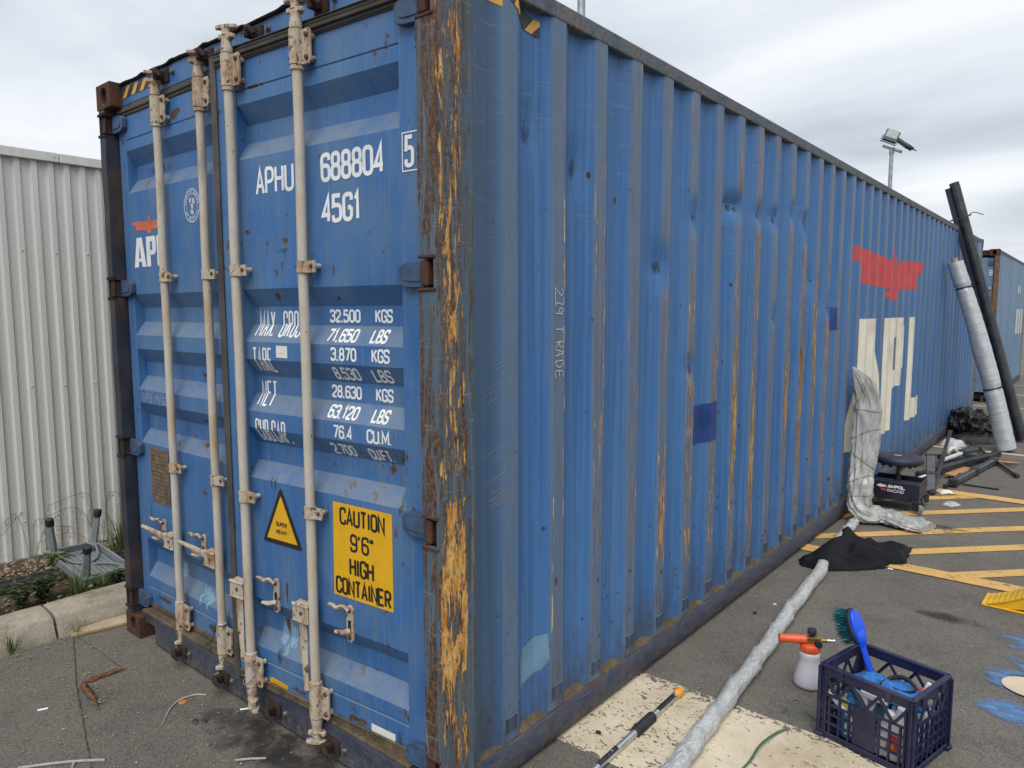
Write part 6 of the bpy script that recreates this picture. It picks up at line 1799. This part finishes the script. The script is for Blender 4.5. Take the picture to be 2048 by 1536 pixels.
cloth('rag', [(.47, 6.30), (.52, 6.22), (.56, 6.30), (.60, 6.28), (.57, 6.40), (.53, 6.36), (.50, 6.47)], lambda x, y: .012 + folds(x, y, .022, 2.0), 'print_cream', res=.014, edge=.02, label='small cream rag at the near end of the tube pile', cat='rag')
cloth('film_scrap', [(.58, 5.80), (.66, 5.76), (.72, 5.88), (.66, 5.98), (.59, 5.93)], lambda x, y: .004 + folds(x, y, .016, 3.0), 'film_white', res=.014, edge=.02, label='scrap of clear film on the asphalt right of the creeper stool', cat='litter')
cloth('white_sheet', [(.90, 9.75), (1.15, 9.45), (1.35, 9.75), (1.1, 10.1)], lambda x, y: .10 + folds(x, y, .06, 6.0), 'white_cloth', res=.03, edge=.05, label='white sheet behind the foot of the silver roll', cat='cloth')

# ------------------------------------------------------------------ leaning rolls
def leaning(name, a, b, label, cat):
    a, b = Vector(a), Vector(b); q = (b - a).to_track_quat('Z', 'X')
    o = thing(name, a, label=label, cat=cat); o.rotation_euler = q.to_euler(); return o, (b - a).length
ro, LN = leaning('foil_roll', (.765, 9.15, .03), (.105, 9.05, 2.36), 'tall silver foil roll leaning on the container, strapped twice in black', 'roll')
m_ = MB(); rows = []
for i in range(90):
    t = i / 89; z_ = t * LN; row = []
    bend = .035 * sin(t * pi)
    for j in range(30):
        a = 2 * pi * j / 30
        r = .104 - .018 * t + .010 * (((a + 1.2) % (2 * pi)) / (2 * pi)) + .004 * mnoise.noise(Vector((cos(a) * 2, sin(a) * 2, z_ * 9))) + .001 * sin(z_ * 60 + a)
        if min(abs(t - .32), abs(t - .86)) < .012: r -= .008
        r += .02 * max(0, 1 - abs(t - .52) * 8) * max(0, cos(a - 2.6))
        row.append((r * cos(a) + bend, r * sin(a), z_))
    rows.append(row)
vv = m_.grid(rows, closed_u=True); m_.bm.faces.new(vv[0]); m_.bm.faces.new(vv[-1]); m_.build('foil', 'foil_silver', ro, smooth=60)
m_ = MB(); m_.cyl((0, 0, LN - .02), (0, 0, LN + .05), .036, 18); m_.build('core', 'cardboard', ro, smooth=50)
for t in (.32, .86):
    m_ = MB(); m_.lathe([(.104 - .018 * t, LN * t - .009), (.111 - .018 * t, LN * t - .009), (.111 - .018 * t, LN * t + .009), (.104 - .018 * t, LN * t + .009)], 30, (.035 * sin(t * pi), 0, 0)); m_.build('strap', 'black_rubber', ro)
aw, LA = leaning('awning_casing', (.83, 10.05, .02), (-.125, 9.95, 3.47), 'long dark awning casing leaning past the top of the container, tied with a thin strap', 'awning')
m_ = MB(); m_.cyl((.030, .0, 0), (.030, .0, LA), .060, 28); m_.build('casing', 'dark_metal', aw, smooth=50)
m_ = MB(); rows = [[(x_, y_, z_) for x_, y_ in ((-.09, -.042), (-.04, -.046), (-.025, -.03), (-.025, .03), (-.04, .042), (-.09, .038))] for z_ in (0, LA * .985)]; vv = m_.grid(rows, closed_u=True); m_.bm.faces.new(vv[0]); m_.bm.faces.new(vv[-1]); m_.build('wall_profile', 'navy_metal', aw)
m_ = MB(); m_.grid([[(.030 + .0632 * cos(a), .0632 * sin(a), z_) for a in [lerp(.15, 1.9, i / 10) for i in range(11)]] for z_ in (0, LA * .99)]); m_.build('lid', 'mid_metal', aw, smooth=60)
m_ = MB(); m_.tube([(.125 * cos(a), .105 * sin(a), LA * .865 + .02 * sin(a)) for a in [2 * pi * i / 20 for i in range(21)]], .006, 6); m_.tube(spline([(.09, .0, LA * .865), (.16, .10, LA * .875), (.26, .22, LA * .86)], 5), .006, 6); m_.build('tie', 'black_rubber', aw)

# ------------------------------------------------------------------ creeper stool
cs = thing('creeper_stool', (.27, 5.50, 0), label='navy mechanic stool on castors with round padded seat', cat='stool')
m_ = MB(); m_.lathe([(.0001, .472), (.10, .472), (.17, .468), (.193, .455), (.200, .435), (.196, .408), (.18, .398), (.0001, .398)], 40); m_.build('seat', 'navy_pad', cs, smooth=50)
m_ = MB()
for i in range(10):
    a = 2 * pi * i / 10; m_.box(.13 * cos(a) - .014, .13 * cos(a) + .014, .13 * sin(a) - .012, .13 * sin(a) + .012, .372, .398, .004)
m_.lathe([(.06, .385), (.075, .397)], 16); m_.build('seat_bracket', 'black_rubber', cs)
m_ = MB(); m_.cyl((0, 0, .20), (0, 0, .395), .014, 14); m_.cyl((0, 0, .20), (0, 0, .30), .024, 14); m_.build('gas_post', 'dark_metal', cs, smooth=50)
m_ = MB()
# bow-tie tray: deep fronts, open centre
m_.box(-.205, .205, -.178, -.165, .095, .255, .003); m_.box(-.205, .205, .165, .178, .095, .255, .003)
m_.box(-.205, -.192, -.1645, .1645, .115, .255, .003); m_.box(.192, .205, -.1645, .1645, .115, .255, .003)
m_.box(-.191, .191, -.164, .164, .112, .122); m_.box(-.19, .19, -.045, .045, .20, .235, .003)
m_.build('tray_box', 'navy_metal', cs)
m_ = MB(); m_.box(-.20, .20, -.16, -.05, .236, .246, .002); m_.build('tray_lid', 'black_rubber', cs)
for sx_ in (-1, 1):
    for sy_ in (-1, 1):
        x_, y_ = sx_ * .185, sy_ * .185
        cst = thing('castor', (x_, y_, 0), (0, 0, radians(25 * sx_ + 40 * sy_)), parent=cs)
        m_ = MB(); m_.lathe([(.010, -.014), (.036, -.014), (.043, -.009), (.045, 0), (.043, .009), (.036, .014), (.010, .014)], 20, M=Matrix.Translation((.02, 0, .045)) @ Matrix.Rotation(pi / 2, 4, 'X')); m_.build('wheel', 'wheel_grey', cst, smooth=40)
        m_ = MB(); m_.box(-.02, .035, -.024, -.018, .035, .108, .002); m_.box(-.02, .035, .018, .024, .035, .108, .002); m_.box(-.024, .036, -.025, .025, .100, .114, .003); m_.cyl((.02, -.026, .045), (.02, .026, .045), .007, 10); m_.build('fork', 'black_rubber', cst)
def fp(name, quads, mat, parent, y, lay=.0004):
    return flatprint(name, quads, lambda a, b, l: (a, y - l * lay, b), mat, parent)
fp('lettering', text2('AMPOL', -.045, .196, .098, .226, .0085, .30), 'print_white', cs, -.1786)
fp('lettering', text2('RACING', -.045, .162, .085, .188, .0038, .35), 'print_white', cs, -.1786)
fp('fish_emblem', [(0, [Vector(p) for p in ((-.135, .212), (-.118, .220), (-.10, .229), (-.09, .222), (-.072, .224), (-.064, .216), (-.052, .222), (-.056, .208), (-.052, .198), (-.066, .205), (-.08, .200), (-.105, .198), (-.122, .205))])], 'print_white', cs, -.1786)
fp('flag_patch', [(0, [Vector(p) for p in ((-.095, .172), (-.052, .168), (-.052, .190), (-.095, .193))])], 'print_scarlet', cs, -.1786)
flatprint('seat_mark', [(0, [Vector(p) for p in ((-.03, -.05), (.03, -.045), (.026, -.02), (-.028, -.024))])], lambda a, b, l: (a, b, .4727), 'white_cloth', cs)

# ------------------------------------------------------------------ pile of tent-frame tubes
def tube_thing(name, a, b, w, h, mat, label, cat='bar', ends=None, **kw):
    a, b = Vector(a), Vector(b); d = b - a
    o = thing(name, a, label=label, cat=cat)
    m_ = MB(); bar(m_, (0, 0, 0), d, w, h); m_.build('bar', mat, o)
    m_ = MB(); bar(m_, d * .46, d * .54, w * 1.25, h * 1.25); m_.build('slider', 'black_rubber', o)
    m_ = MB(); bar(m_, d * -.02, d * .03, w * 1.3, h * 1.3); m_.build('end_fitting', 'black_rubber', o)
    m_ = MB(); bar(m_, d * .97, d * 1.02, w * 1.3, h * 1.3); m_.build('end_fitting', 'black_rubber', o)
    return o
tube_thing('frame_tube', (.30, 7.70, .10), (.50, 8.60, .09), .10, .045, 'mid_metal', 'broad grey frame bar lying highest on the tube pile', 'bar')
tube_thing('frame_tube', (.33, 7.00, .08), (.72, 8.55, .06), .065, .05, 'dark_metal', 'dark square bar through the middle of the tube pile')
tube_thing('frame_tube', (.55, 6.62, .05), (.73, 8.10, .045), .060, .06, 'mid_metal', 'shiny telescoping tube along the right side of the pile')
tube_thing('frame_tube', (.385, 9.20, .05), (1.00, 7.50, .03), .030, .03, 'dark_metal', 'thin dark bar crossing the right end of the tube pile')
m_ = MB(); m_.cyl((.61, 6.78, .012), (.92, 6.76, .012), .009, 10); m_.build('thin_rod', 'black_rubber', label='thin black rod alone on the asphalt in front of the pile', cat='rod', smooth=50)
tube_thing('frame_tube', (.425, 6.20, .02), (.38, 6.38, .345), .075, .03, 'navy_metal', 'short upright navy bracket at the near end of the tube pile')
tube_thing('frame_tube', (.445, 6.17, .02), (.32, 7.9, .36), .034, .03, 'dark_metal', 'long slanting dark bar rising from the near end of the pile')
tube_thing('frame_tube', (.25, 6.56, .04), (.37, 7.00, .06), .05, .03, 'navy_metal', 'navy bar end poking out behind the creeper stool')
tube_thing('frame_tube', (.50, 6.50, .03), (.56, 7.0, .06), .03, .03, 'dark_metal', 'short dark strut beside the cream rag')
tube_thing('frame_tube', (.20, 6.9, .03), (.46, 8.0, .03), .05, .05, 'dark_metal', 'dark bar at the bottom of the pile next to the container')
m_ = MB(); bar(m_, (.33, 7.45, .115), (.43, 8.0, .115), .035, .03); m_.build('white_bar', 'white_plastic', label='white plastic bar on the tube pile', cat='bar')
m_ = MB(); bar(m_, (.22, 6.45, .05), (.29, 6.75, .06), .03, .02); m_.build('white_bar', 'white_plastic', label='short white strip between stool and tube pile', cat='bar')
m_ = MB(); m_.box(-.05, .05, -.26, .26, 0, .02, .003); m_.jitter(.004, 12); m_.build('wooden_board', 'wood_raw', loc=(.52, 7.25, .035), rot=(0, 0, radians(-12)), label='orange-brown board tucked under the tubes', cat='board')
m_ = MB(); m_.box(-.03, .03, -.16, .16, 0, .012, .003); m_.jitter(.006, 12, 3); m_.build('wooden_sliver', 'wood_raw', loc=(.80, 8.33, .006), rot=(0, 0, radians(-82)), label='pale wood sliver beyond the thin crossing bar', cat='wood')
m_ = MB(); m_.tube(spline([(.30, 7.9, .05), (.33, 7.85, .16), (.36, 7.95, .17), (.40, 8.1, .06)], 5), .022, 8); m_.build('white_bracket', 'print_cream', label='cream bent bracket at the back of the tube pile', cat='bracket', smooth=50)

# ------------------------------------------------------------------ wheel chock
ck = thing('wheel_chock', (1.16, 3.50, 0), (0, 0, radians(-2)), label='yellow ribbed wheel chock at the right edge of the picture', cat='chock')
m_ = MB(); n_ = 66; rows = []
def ckz(t): return .012 + .155 * (t ** 1.35) * (1 if t < .93 else 1 - (t - .93) * 1.5)
for i in range(n_ + 1):
    t = i / n_; z_ = ckz(t) + (.0016 if i % 6 < 3 else 0)
    rows.append([(t * .30, -.10 + .0, z_), (t * .30, .0, z_), (t * .30, .10, z_), (t * .30, .12, z_ - .004)])
m_.grid(rows); o = m_.build('ramp', 'chock_yellow', ck); so = o.modifiers.new('solid', 'SOLIDIFY'); so.thickness = .006; so.offset = -1
for y_ in (-.092, .108):
    m_ = MB(); m_.prism([(.02, y_, .004)] + [(t * .30, y_, ckz(t) - .008) for t in (.1, .3, .5, .7, .9, 1.0)] + [(.30, y_, .10), (.24, y_, .03), (.10, y_, .004)], (0, .008, 0)); m_.build('rib', 'chock_yellow', ck)
m_ = MB(); m_.box(0, .42, -.105, .125, .002, .010, .002); m_.prism([(.30, -.10, .16), (.33, -.10, .13), (.42, -.10, .010), (.39, -.10, .010)], (0, .22, 0)); m_.build('base', 'chock_yellow', ck)

# ------------------------------------------------------------------ foam gun
fg = thing('foam_gun', (.652, 1.790, 0), (0, 0, radians(32)), label='foam gun bottle with orange nozzle beside the crate', cat='bottle')
m_ = MB(); m_.lathe([(.0001, .002), (.058, .002), (.066, .008), (.068, .02), (.064, .05), (.054, .085), (.046, .115), (.044, .14), (.047, .155), (.042, .168), (.030, .172)], 32); m_.build('bottle', 'bottle_clear', fg, smooth=60)
m_ = MB(); m_.lathe([(.0001, .004), (.055, .004), (.064, .010), (.0655, .02), (.0630, .036), (.0001, .036)], 32); m_.build('liquid', 'purple_liquid', fg, smooth=40)
m_ = MB()
pr = [(.0465, .0)] ; M = Matrix.Translation((0, 0, .166))
m_.lathe([(.040, 0), (.043, .004), (.043, .032), (.038, .038), (.014, .040)], 28, M=M)
for i in range(20):
    a = 2 * pi * i / 20; m_.box(.0425 * cos(a) - .002, .0425 * cos(a) + .002, .0425 * sin(a) - .002, .0425 * sin(a) + .002, .170, .197)
m_.build('cap', 'orange_plastic', fg, smooth=40)
m_ = MB(); m_.box(-.02, .045, -.014, .014, .206, .240, .005, 2); m_.cyl((.04, 0, .222), (.075, 0, .222), .010, 12); m_.build('valve_body', 'brass', fg)
m_ = MB(); m_.lathe([(.017, 0), (.020, .002), (.021, .04), (.019, .08), (.021, .112), (.0225, .118), (.0225, .122), (.0185, .122), (.0175, .09), (.0175, .02)], 22, M=Matrix.Translation((-.018, 0, .224)) @ Matrix.Rotation(-pi / 2, 4, 'Y')); m_.build('nozzle', 'orange_plastic', fg, smooth=40)
m_ = MB(); m_.cyl((.006, 0, .238), (.006, 0, .252), .008, 10)
m_.lathe([(.0001, .0), (.018, .0), (.021, .004), (.021, .022), (.018, .026), (.0001, .026)], 10, M=Matrix.Translation((.006, 0, .250))); m_.lathe([(.006, 0), (.016, .004), (.016, .022), (.0001, .024)], 10, M=Matrix.Translation((.03, -.014, .214)) @ Matrix.Rotation(pi / 2, 4, 'X')); m_.build('knob', 'black_rubber', fg, smooth=40)
m_ = MB(); m_.lathe([(.006, 0), (.0085, .004), (.0085, .016), (.006, .018), (.006, .026), (.009, .028), (.009, .036), (.004, .038)], 14, M=Matrix.Translation((.072, 0, .222)) @ Matrix.Rotation(pi / 2, 4, 'Y')); m_.build('quick_coupling', 'alu_bright', fg, smooth=40)

# ------------------------------------------------------------------ milk crate and contents
CX, CY, CA = 1.024, 1.522, radians(-13.4)
cr_ = thing('milk_crate', (CX, CY, 0), (0, 0, CA), label='navy plastic milk crate full of car-cleaning gear', cat='crate')
A_, B_, H_ = .179, .156, .312
def crate_side(M, W, solid):
    """one lattice side in local u (width 2W), v up; thickness along +n"""
    def part(name, fn):
        m_ = MB(); fn(m_)
        for v in m_.bm.verts: v.co = M @ v.co
        return m_.build(name, 'crate_navy', cr_)
    def rim(m_):
        m_.box(-W, W, -.004, .010, H_ - .045, H_ - .006, .003); m_.box(-W - .003, W + .003, -.010, .012, H_ - .012, H_, .003)
        for u in (-W * .55, W * .5): m_.box(u - .012, u + .012, -.0115, -.003, H_ - .048, H_ - .003, .002)
    part('rim', rim)
    def base(m_): m_.box(-W, W, -.008, .010, .0, .030, .003); m_.box(-W, W, -.010, .011, .022, .030, .002)
    part('base_band', base)
    def grid_(m_):
        zt = H_ - .125
        for k in range(1, 5):
            m_.box(-W, W, -.004, .005, .03 + (zt - .03) * k / 4 - .004, .03 + (zt - .03) * k / 4 + .004)
        n_ = 9 if W > .17 else 7
        for k in range(1, n_):
            u = -W + 2 * W * k / n_
            if solid and abs(u) < .045: continue
            m_.box(u - .0035, u + .0035, -.0055, .0065, .03, zt)
    part('lattice', grid_)
    if solid:
        part('panel', lambda m_: m_.box(-.045, .045, -.003, .004, .03, H_ - .126, .002))
    def truss(m_):
        zt = H_ - .125; zb = H_ - .046
        for a, b in ((-W * .92, -W * .62), (-W * .30, -W * .62), (-W * .30, 0), (W * .30, 0), (W * .30, W * .62), (W * .92, W * .62)):
            P = [Vector((a, 0, zb)), Vector((b, 0, zt))]
            bar(m_, P[0], P[1], .008, .012, (1, 0, 0))
    part('truss', truss)
crate_side(Matrix.Translation((0, -B_, 0)), A_, True)
crate_side(Matrix.Translation((0, B_, 0)) @ Matrix.Rotation(pi, 4, 'Z'), A_, True)
crate_side(Matrix.Translation((A_, 0, 0)) @ Matrix.Rotation(pi / 2, 4, 'Z'), B_, False)
crate_side(Matrix.Translation((-A_, 0, 0)) @ Matrix.Rotation(-pi / 2, 4, 'Z'), B_, False)
for sx_ in (-1, 1):
    for sy_ in (-1, 1):
        m_ = MB()
        m_.box(sx_ * A_ - .016, sx_ * A_ + .016, sy_ * B_ - .004, sy_ * B_ + .004, .005, H_ - .013, .002); m_.box(sx_ * A_ - .004, sx_ * A_ + .004, sy_ * B_ - .016, sy_ * B_ + .016, .006, H_ - .014, .002)
        m_.box(sx_ * A_ - .020, sx_ * A_ + .020, sy_ * B_ - .020, sy_ * B_ + .020, .0, .02, .004); m_.box(sx_ * (A_ - .022) - .004, sx_ * (A_ - .022) + .004, sy_ * B_ - .010, sy_ * B_ + .010, .02, H_ - .046, .002)
        m_.build('corner_post', 'crate_navy', cr_)
m_ = MB(); m_.box(-A_ + .005, A_ - .005, -B_ + .005, B_ - .005, .010, .018); m_.build('floor', 'crate_navy', cr_)
def inc(x, y, z=0.02):
    """crate-local to world"""
    return (CX + x * cos(CA) - y * sin(CA), CY + x * sin(CA) + y * cos(CA), z)
def bottle(loc, rot, prof, mat, label, capm='white_plastic', cap=True, extra=None):
    o = thing('bottle', loc, rot, label=label, cat='bottle')
    m_ = MB(); m_.lathe(prof, 22)
    for v in m_.bm.verts: v.co.y *= .62
    m_.build('body', mat, o, smooth=50)
    zt = prof[-1][1]
    if cap:
        m_ = MB(); m_.lathe([(.018, zt - .004), (.018, zt + .02), (.012, zt + .024), (.0001, zt + .024)], 16); m_.build('cap', capm, o, smooth=40)
    return o
def bprof(r, h): return [(.0001, 0), (r * .9, 0), (r, .008), (r, h * .62), (r * .9, h * .74), (r * .45, h * .90), (.016, h * .93), (.016, h)]
b1 = bottle(inc(.090, -.105), (0, radians(8), CA + .2), bprof(.045, .19), 'white_plastic', 'white bottle with red and orange label low in the crate')
m_ = MB()
for (a, b, c_, d_, mt) in ((-.030, .028, .040, .105, 'print_scarlet'),):
    rows = [[(.0462 * sin(q), -.0462 * .62 * cos(q) - .0012, z_) for q in [lerp(-.55, .55, i / 8) for i in range(9)]] for z_ in (c_, d_)]; m_.grid(rows)
lb1 = m_.build('label', 'print_scarlet', b1)
m_ = MB(); m_.grid([[(.0468 * sin(q), -.0468 * .62 * cos(q) - .0018, z_) for q in [lerp(-.5, .1, i / 6) for i in range(7)]] for z_ in (.05, .072)]); m_.build('label_band', 'amber_plastic', lb1)
bottle(inc(.128, -.06), (0, radians(-14), CA - .1), bprof(.040, .22), 'white_plastic', 'plain white bottle leaning in the front right of the crate')
bottle(inc(.038, -.118), (0, radians(14), CA), bprof(.028, .17), 'white_plastic', 'slim white bottle at the front of the crate, left of the labelled one')
b2 = bottle(inc(-.078, -.108), (0, 0, CA), bprof(.040, .19), 'blue_bottle', 'blue bottle with white barcode label in the crate', 'blue_bottle')
m_ = MB(); m_.grid([[(.0412 * sin(q), -.0412 * .62 * cos(q) - .0012, z_) for q in [lerp(-.2, .75, i / 8) for i in range(9)]] for z_ in (.02, .075)]); lb = m_.build('label', 'sticker_white', b2)
m_ = MB()
for i in range(7):
    q0 = .05 + i * .055; m_.grid([[(.0418 * sin(q), -.0418 * .62 * cos(q) - .0016, z_) for q in (q0, q0 + .022 + .012 * (i % 2))] for z_ in (.028, .066)])
m_.build('barcode', 'print_black', lb)
bottle(inc(.10, .06), (0, radians(6), CA + .5), bprof(.045, .21), 'white_plastic', 'white bottle with magenta cap at the back of the crate', 'print_scarlet')
# trigger sprayer head
sp = thing('spray_trigger', inc(-.02, -.085, .16), (0, 0, CA + .1), label='white trigger spray head just below the crate rim', cat='sprayer')
m_ = MB(); m_.box(-.03, .075, -.014, .014, .045, .075, .006, 2); m_.box(-.035, .0, -.013, .013, .0, .05, .006, 2); m_.cyl((-.018, 0, -.05), (-.018, 0, .01), .017, 14); m_.build('head', 'white_plastic', sp)
m_ = MB(); bar(m_, (.03, 0, .05), (.012, 0, .0), .012, .012); m_.build('trigger', 'white_plastic', sp)
m_ = MB(); m_.lathe([(.0001, -.17), (.036, -.17), (.038, -.16), (.036, -.07), (.018, -.048)], 20, (-.018, 0, .05 - .03)); m_.build('body', 'bottle_clear', sp, smooth=50)
def puff(name, loc, sx_, sy_, sz_, mat, label, cat, seed, rot=0, crease=.22, sub_=4, cf=2.6):
    m_ = MB(); bmesh.ops.create_icosphere(m_.bm, subdivisions=sub_, radius=1.0)
    for v in m_.bm.verts:
        n_ = 1 + .26 * mnoise.noise(v.co * 1.6 + Vector((seed, 0, 0))) + crease * (1 - abs(mnoise.noise(v.co * cf + Vector((0, seed, 0))))) ** 4 + crease * .6 * (1 - abs(mnoise.noise(v.co * cf * 2.1 + Vector((seed, seed, 0))))) ** 4 - crease * .4 + .03 * mnoise.noise(v.co * 11)
        v.co = Vector((v.co.x * sx_ * n_, v.co.y * sy_ * n_, v.co.z * sz_ * n_))
    return m_.build(name, mat, loc=loc, rot=(0, 0, rot), smooth=180, label=label, cat=cat)
for loc_, sz_, lb_, sd_ in (((.17, 10.02, .19), (.15, .20, .20), 'tallest crumpled black bag, touching the container wall', 2.2), ((.36, 10.00, .16), (.16, .20, .19), 'black bag in the middle of the heap behind the silver roll', 4.1), ((.56, 9.98, .11), (.16, .18, .13), 'low black bag at the outer end of the heap', 6.3)):
    o_ = puff('plastic_bag', loc_, *sz_, 'film_black', lb_, 'bag', sd_, crease=.30, sub_=5, cf=1.35)
puff('towel', inc(.065, .0, .222), .090, .075, .042, 'towel_blue', 'crumpled blue microfibre towel heaped at the top right of the crate', 'towel', 2.0, CA)
puff('towel', inc(-.06, .06, .205), .075, .05, .032, 'towel_blue', 'blue microfibre towel around the brush handle at the back of the crate', 'towel', 5.0, CA)
puff('cloth', inc(-.12, -.01, .10), .045, .05, .06, 'cyan_cloth', 'pale teal cloth stuffed in the left of the crate', 'cloth', 3.0, CA)
puff('sponge', inc(-.095, -.115, .15), .035, .02, .03, 'yellow_sponge', 'yellow sponge showing through the left of the crate lattice', 'sponge', 7.0, CA)
puff('cloth', inc(-.08, .08, .07), .07, .05, .06, 'cyan_cloth', 'second teal cloth low at the back of the crate', 'cloth', 9.0, CA)
m_ = MB(); m_.tube(spline([(0, 0, 0), (.03, .03, .03), (.08, .035, .045), (.13, .01, .03), (.10, -.03, .02), (.04, -.02, .015), (0, 0, .0)], 5), .009, 8, flat=.6); m_.build('mitt_cuff', 'black_rubber', loc=inc(-.015, .005, .238), rot=(0, 0, CA), label='black elastic cuff looped on top of the towels', cat='cuff', smooth=50)
m_ = MB(); m_.box(-.013, .013, -.006, .006, 0, .12, .004, 2); m_.build('scraper', 'white_plastic', loc=inc(.13, .0, .20), rot=(radians(-8), radians(18), CA), label='white plastic scraper handle poking above the right crate rim', cat='scraper')
m_ = MB(); m_.tube(spline([(-.10, 0, 0), (-.05, .0, .05), (.0, .0, .06), (.06, 0, .02), (.10, 0, -.04)], 5), .012, 9); m_.build('tool_handle', 'black_rubber', loc=inc(-.10, -.12, .19), rot=(0, 0, CA - .05), label='black curved tool handle behind the left front of the crate', cat='handle', smooth=50)
m_ = MB(); m_.tube(spline([(-.07, 0, .03), (-.02, .0, .0), (.03, .0, -.03), (.06, 0, -.06)], 5), .010, 9); m_.build('tool_handle', 'white_plastic', loc=inc(-.11, -.135, .165), rot=(0, 0, CA), label='white curved tool handle below the black one in the crate', cat='handle', smooth=50)

# ------------------------------------------------------------------ wash brush standing in the crate
a, b = Vector((1.000, 1.62, .10)), Vector((.866, 1.63, .462))
br = thing('wash_brush', a, label='bright blue wash brush with teal bristles standing in the crate', cat='brush')
zax = (b - a).normalized(); xax = Vector((-.95, .30, 0)); xax = (xax - zax * xax.dot(zax)).normalized(); yax = zax.cross(xax)
br.rotation_euler = Matrix((xax, yax, zax)).transposed().to_euler()
LB = (b - a).length
m_ = MB(); m_.tube(spline([(0, 0, 0), (.0, 0, LB * .3), (0, 0, LB * .60), (-.004, 0, LB * .72), (-.004, 0, LB * .86)], 5), [.016] * 5 + [.0165] * 5 + [.017, .018, .020, .023, .026] + [.029, .031, .030, .027, .020, .006], 14, flat=.62, up=(1, 0, 0)); m_.build('handle', 'brush_blue', br, smooth=60)
m_ = MB()
def oval(z0, rx, rz, x0, x1, taper=1.0, n=32):
    rows = [[(x_, rx * k * cos(2 * pi * j / n), z0 + rz * k * sin(2 * pi * j / n)) for j in range(n)] for x_, k in ((x0, .9), (x0 + (x1 - x0) * .2, 1.0), (x1 - (x1 - x0) * .2, 1.0), (x1, taper))]
    return rows
zc_ = LB * .86
vv = m_.grid(oval(zc_, .037, .072, -.016, .006, .9), closed_u=True); m_.bm.faces.new(vv[0]); m_.bm.faces.new(vv[-1]); hd = m_.build('head', 'brush_blue', br, smooth=40)
m_ = MB(); vv = m_.grid(oval(zc_, .042, .078, -.001, .018, .96), closed_u=True); m_.bm.faces.new(vv[0]); m_.bm.faces.new(vv[-1]); m_.build('bumper', 'black_rubber', br, smooth=40)
m_ = MB(); r_ = random.Random(8)
for i in range(420):
    a_ = r_.uniform(0, 2 * pi); k = math.sqrt(r_.uniform(0, 1)); y_, z_ = .036 * k * cos(a_), zc_ + .070 * k * sin(a_)
    f_ = .012; tip = Vector((.018 + r_.uniform(.055, .066), y_ * (1 + .22 * k) + r_.gauss(0, .003), z_ + (z_ - zc_) * .12 + r_.gauss(0, .004)))
    m_.tube([(.017, y_, z_), Vector((.017, y_, z_)).lerp(tip, .55) + Vector((0, r_.gauss(0, .002), 0)), tip], [.0016, .0014, .0009], 4, cap=False)
m_.build('bristles', 'bristle_teal', br)
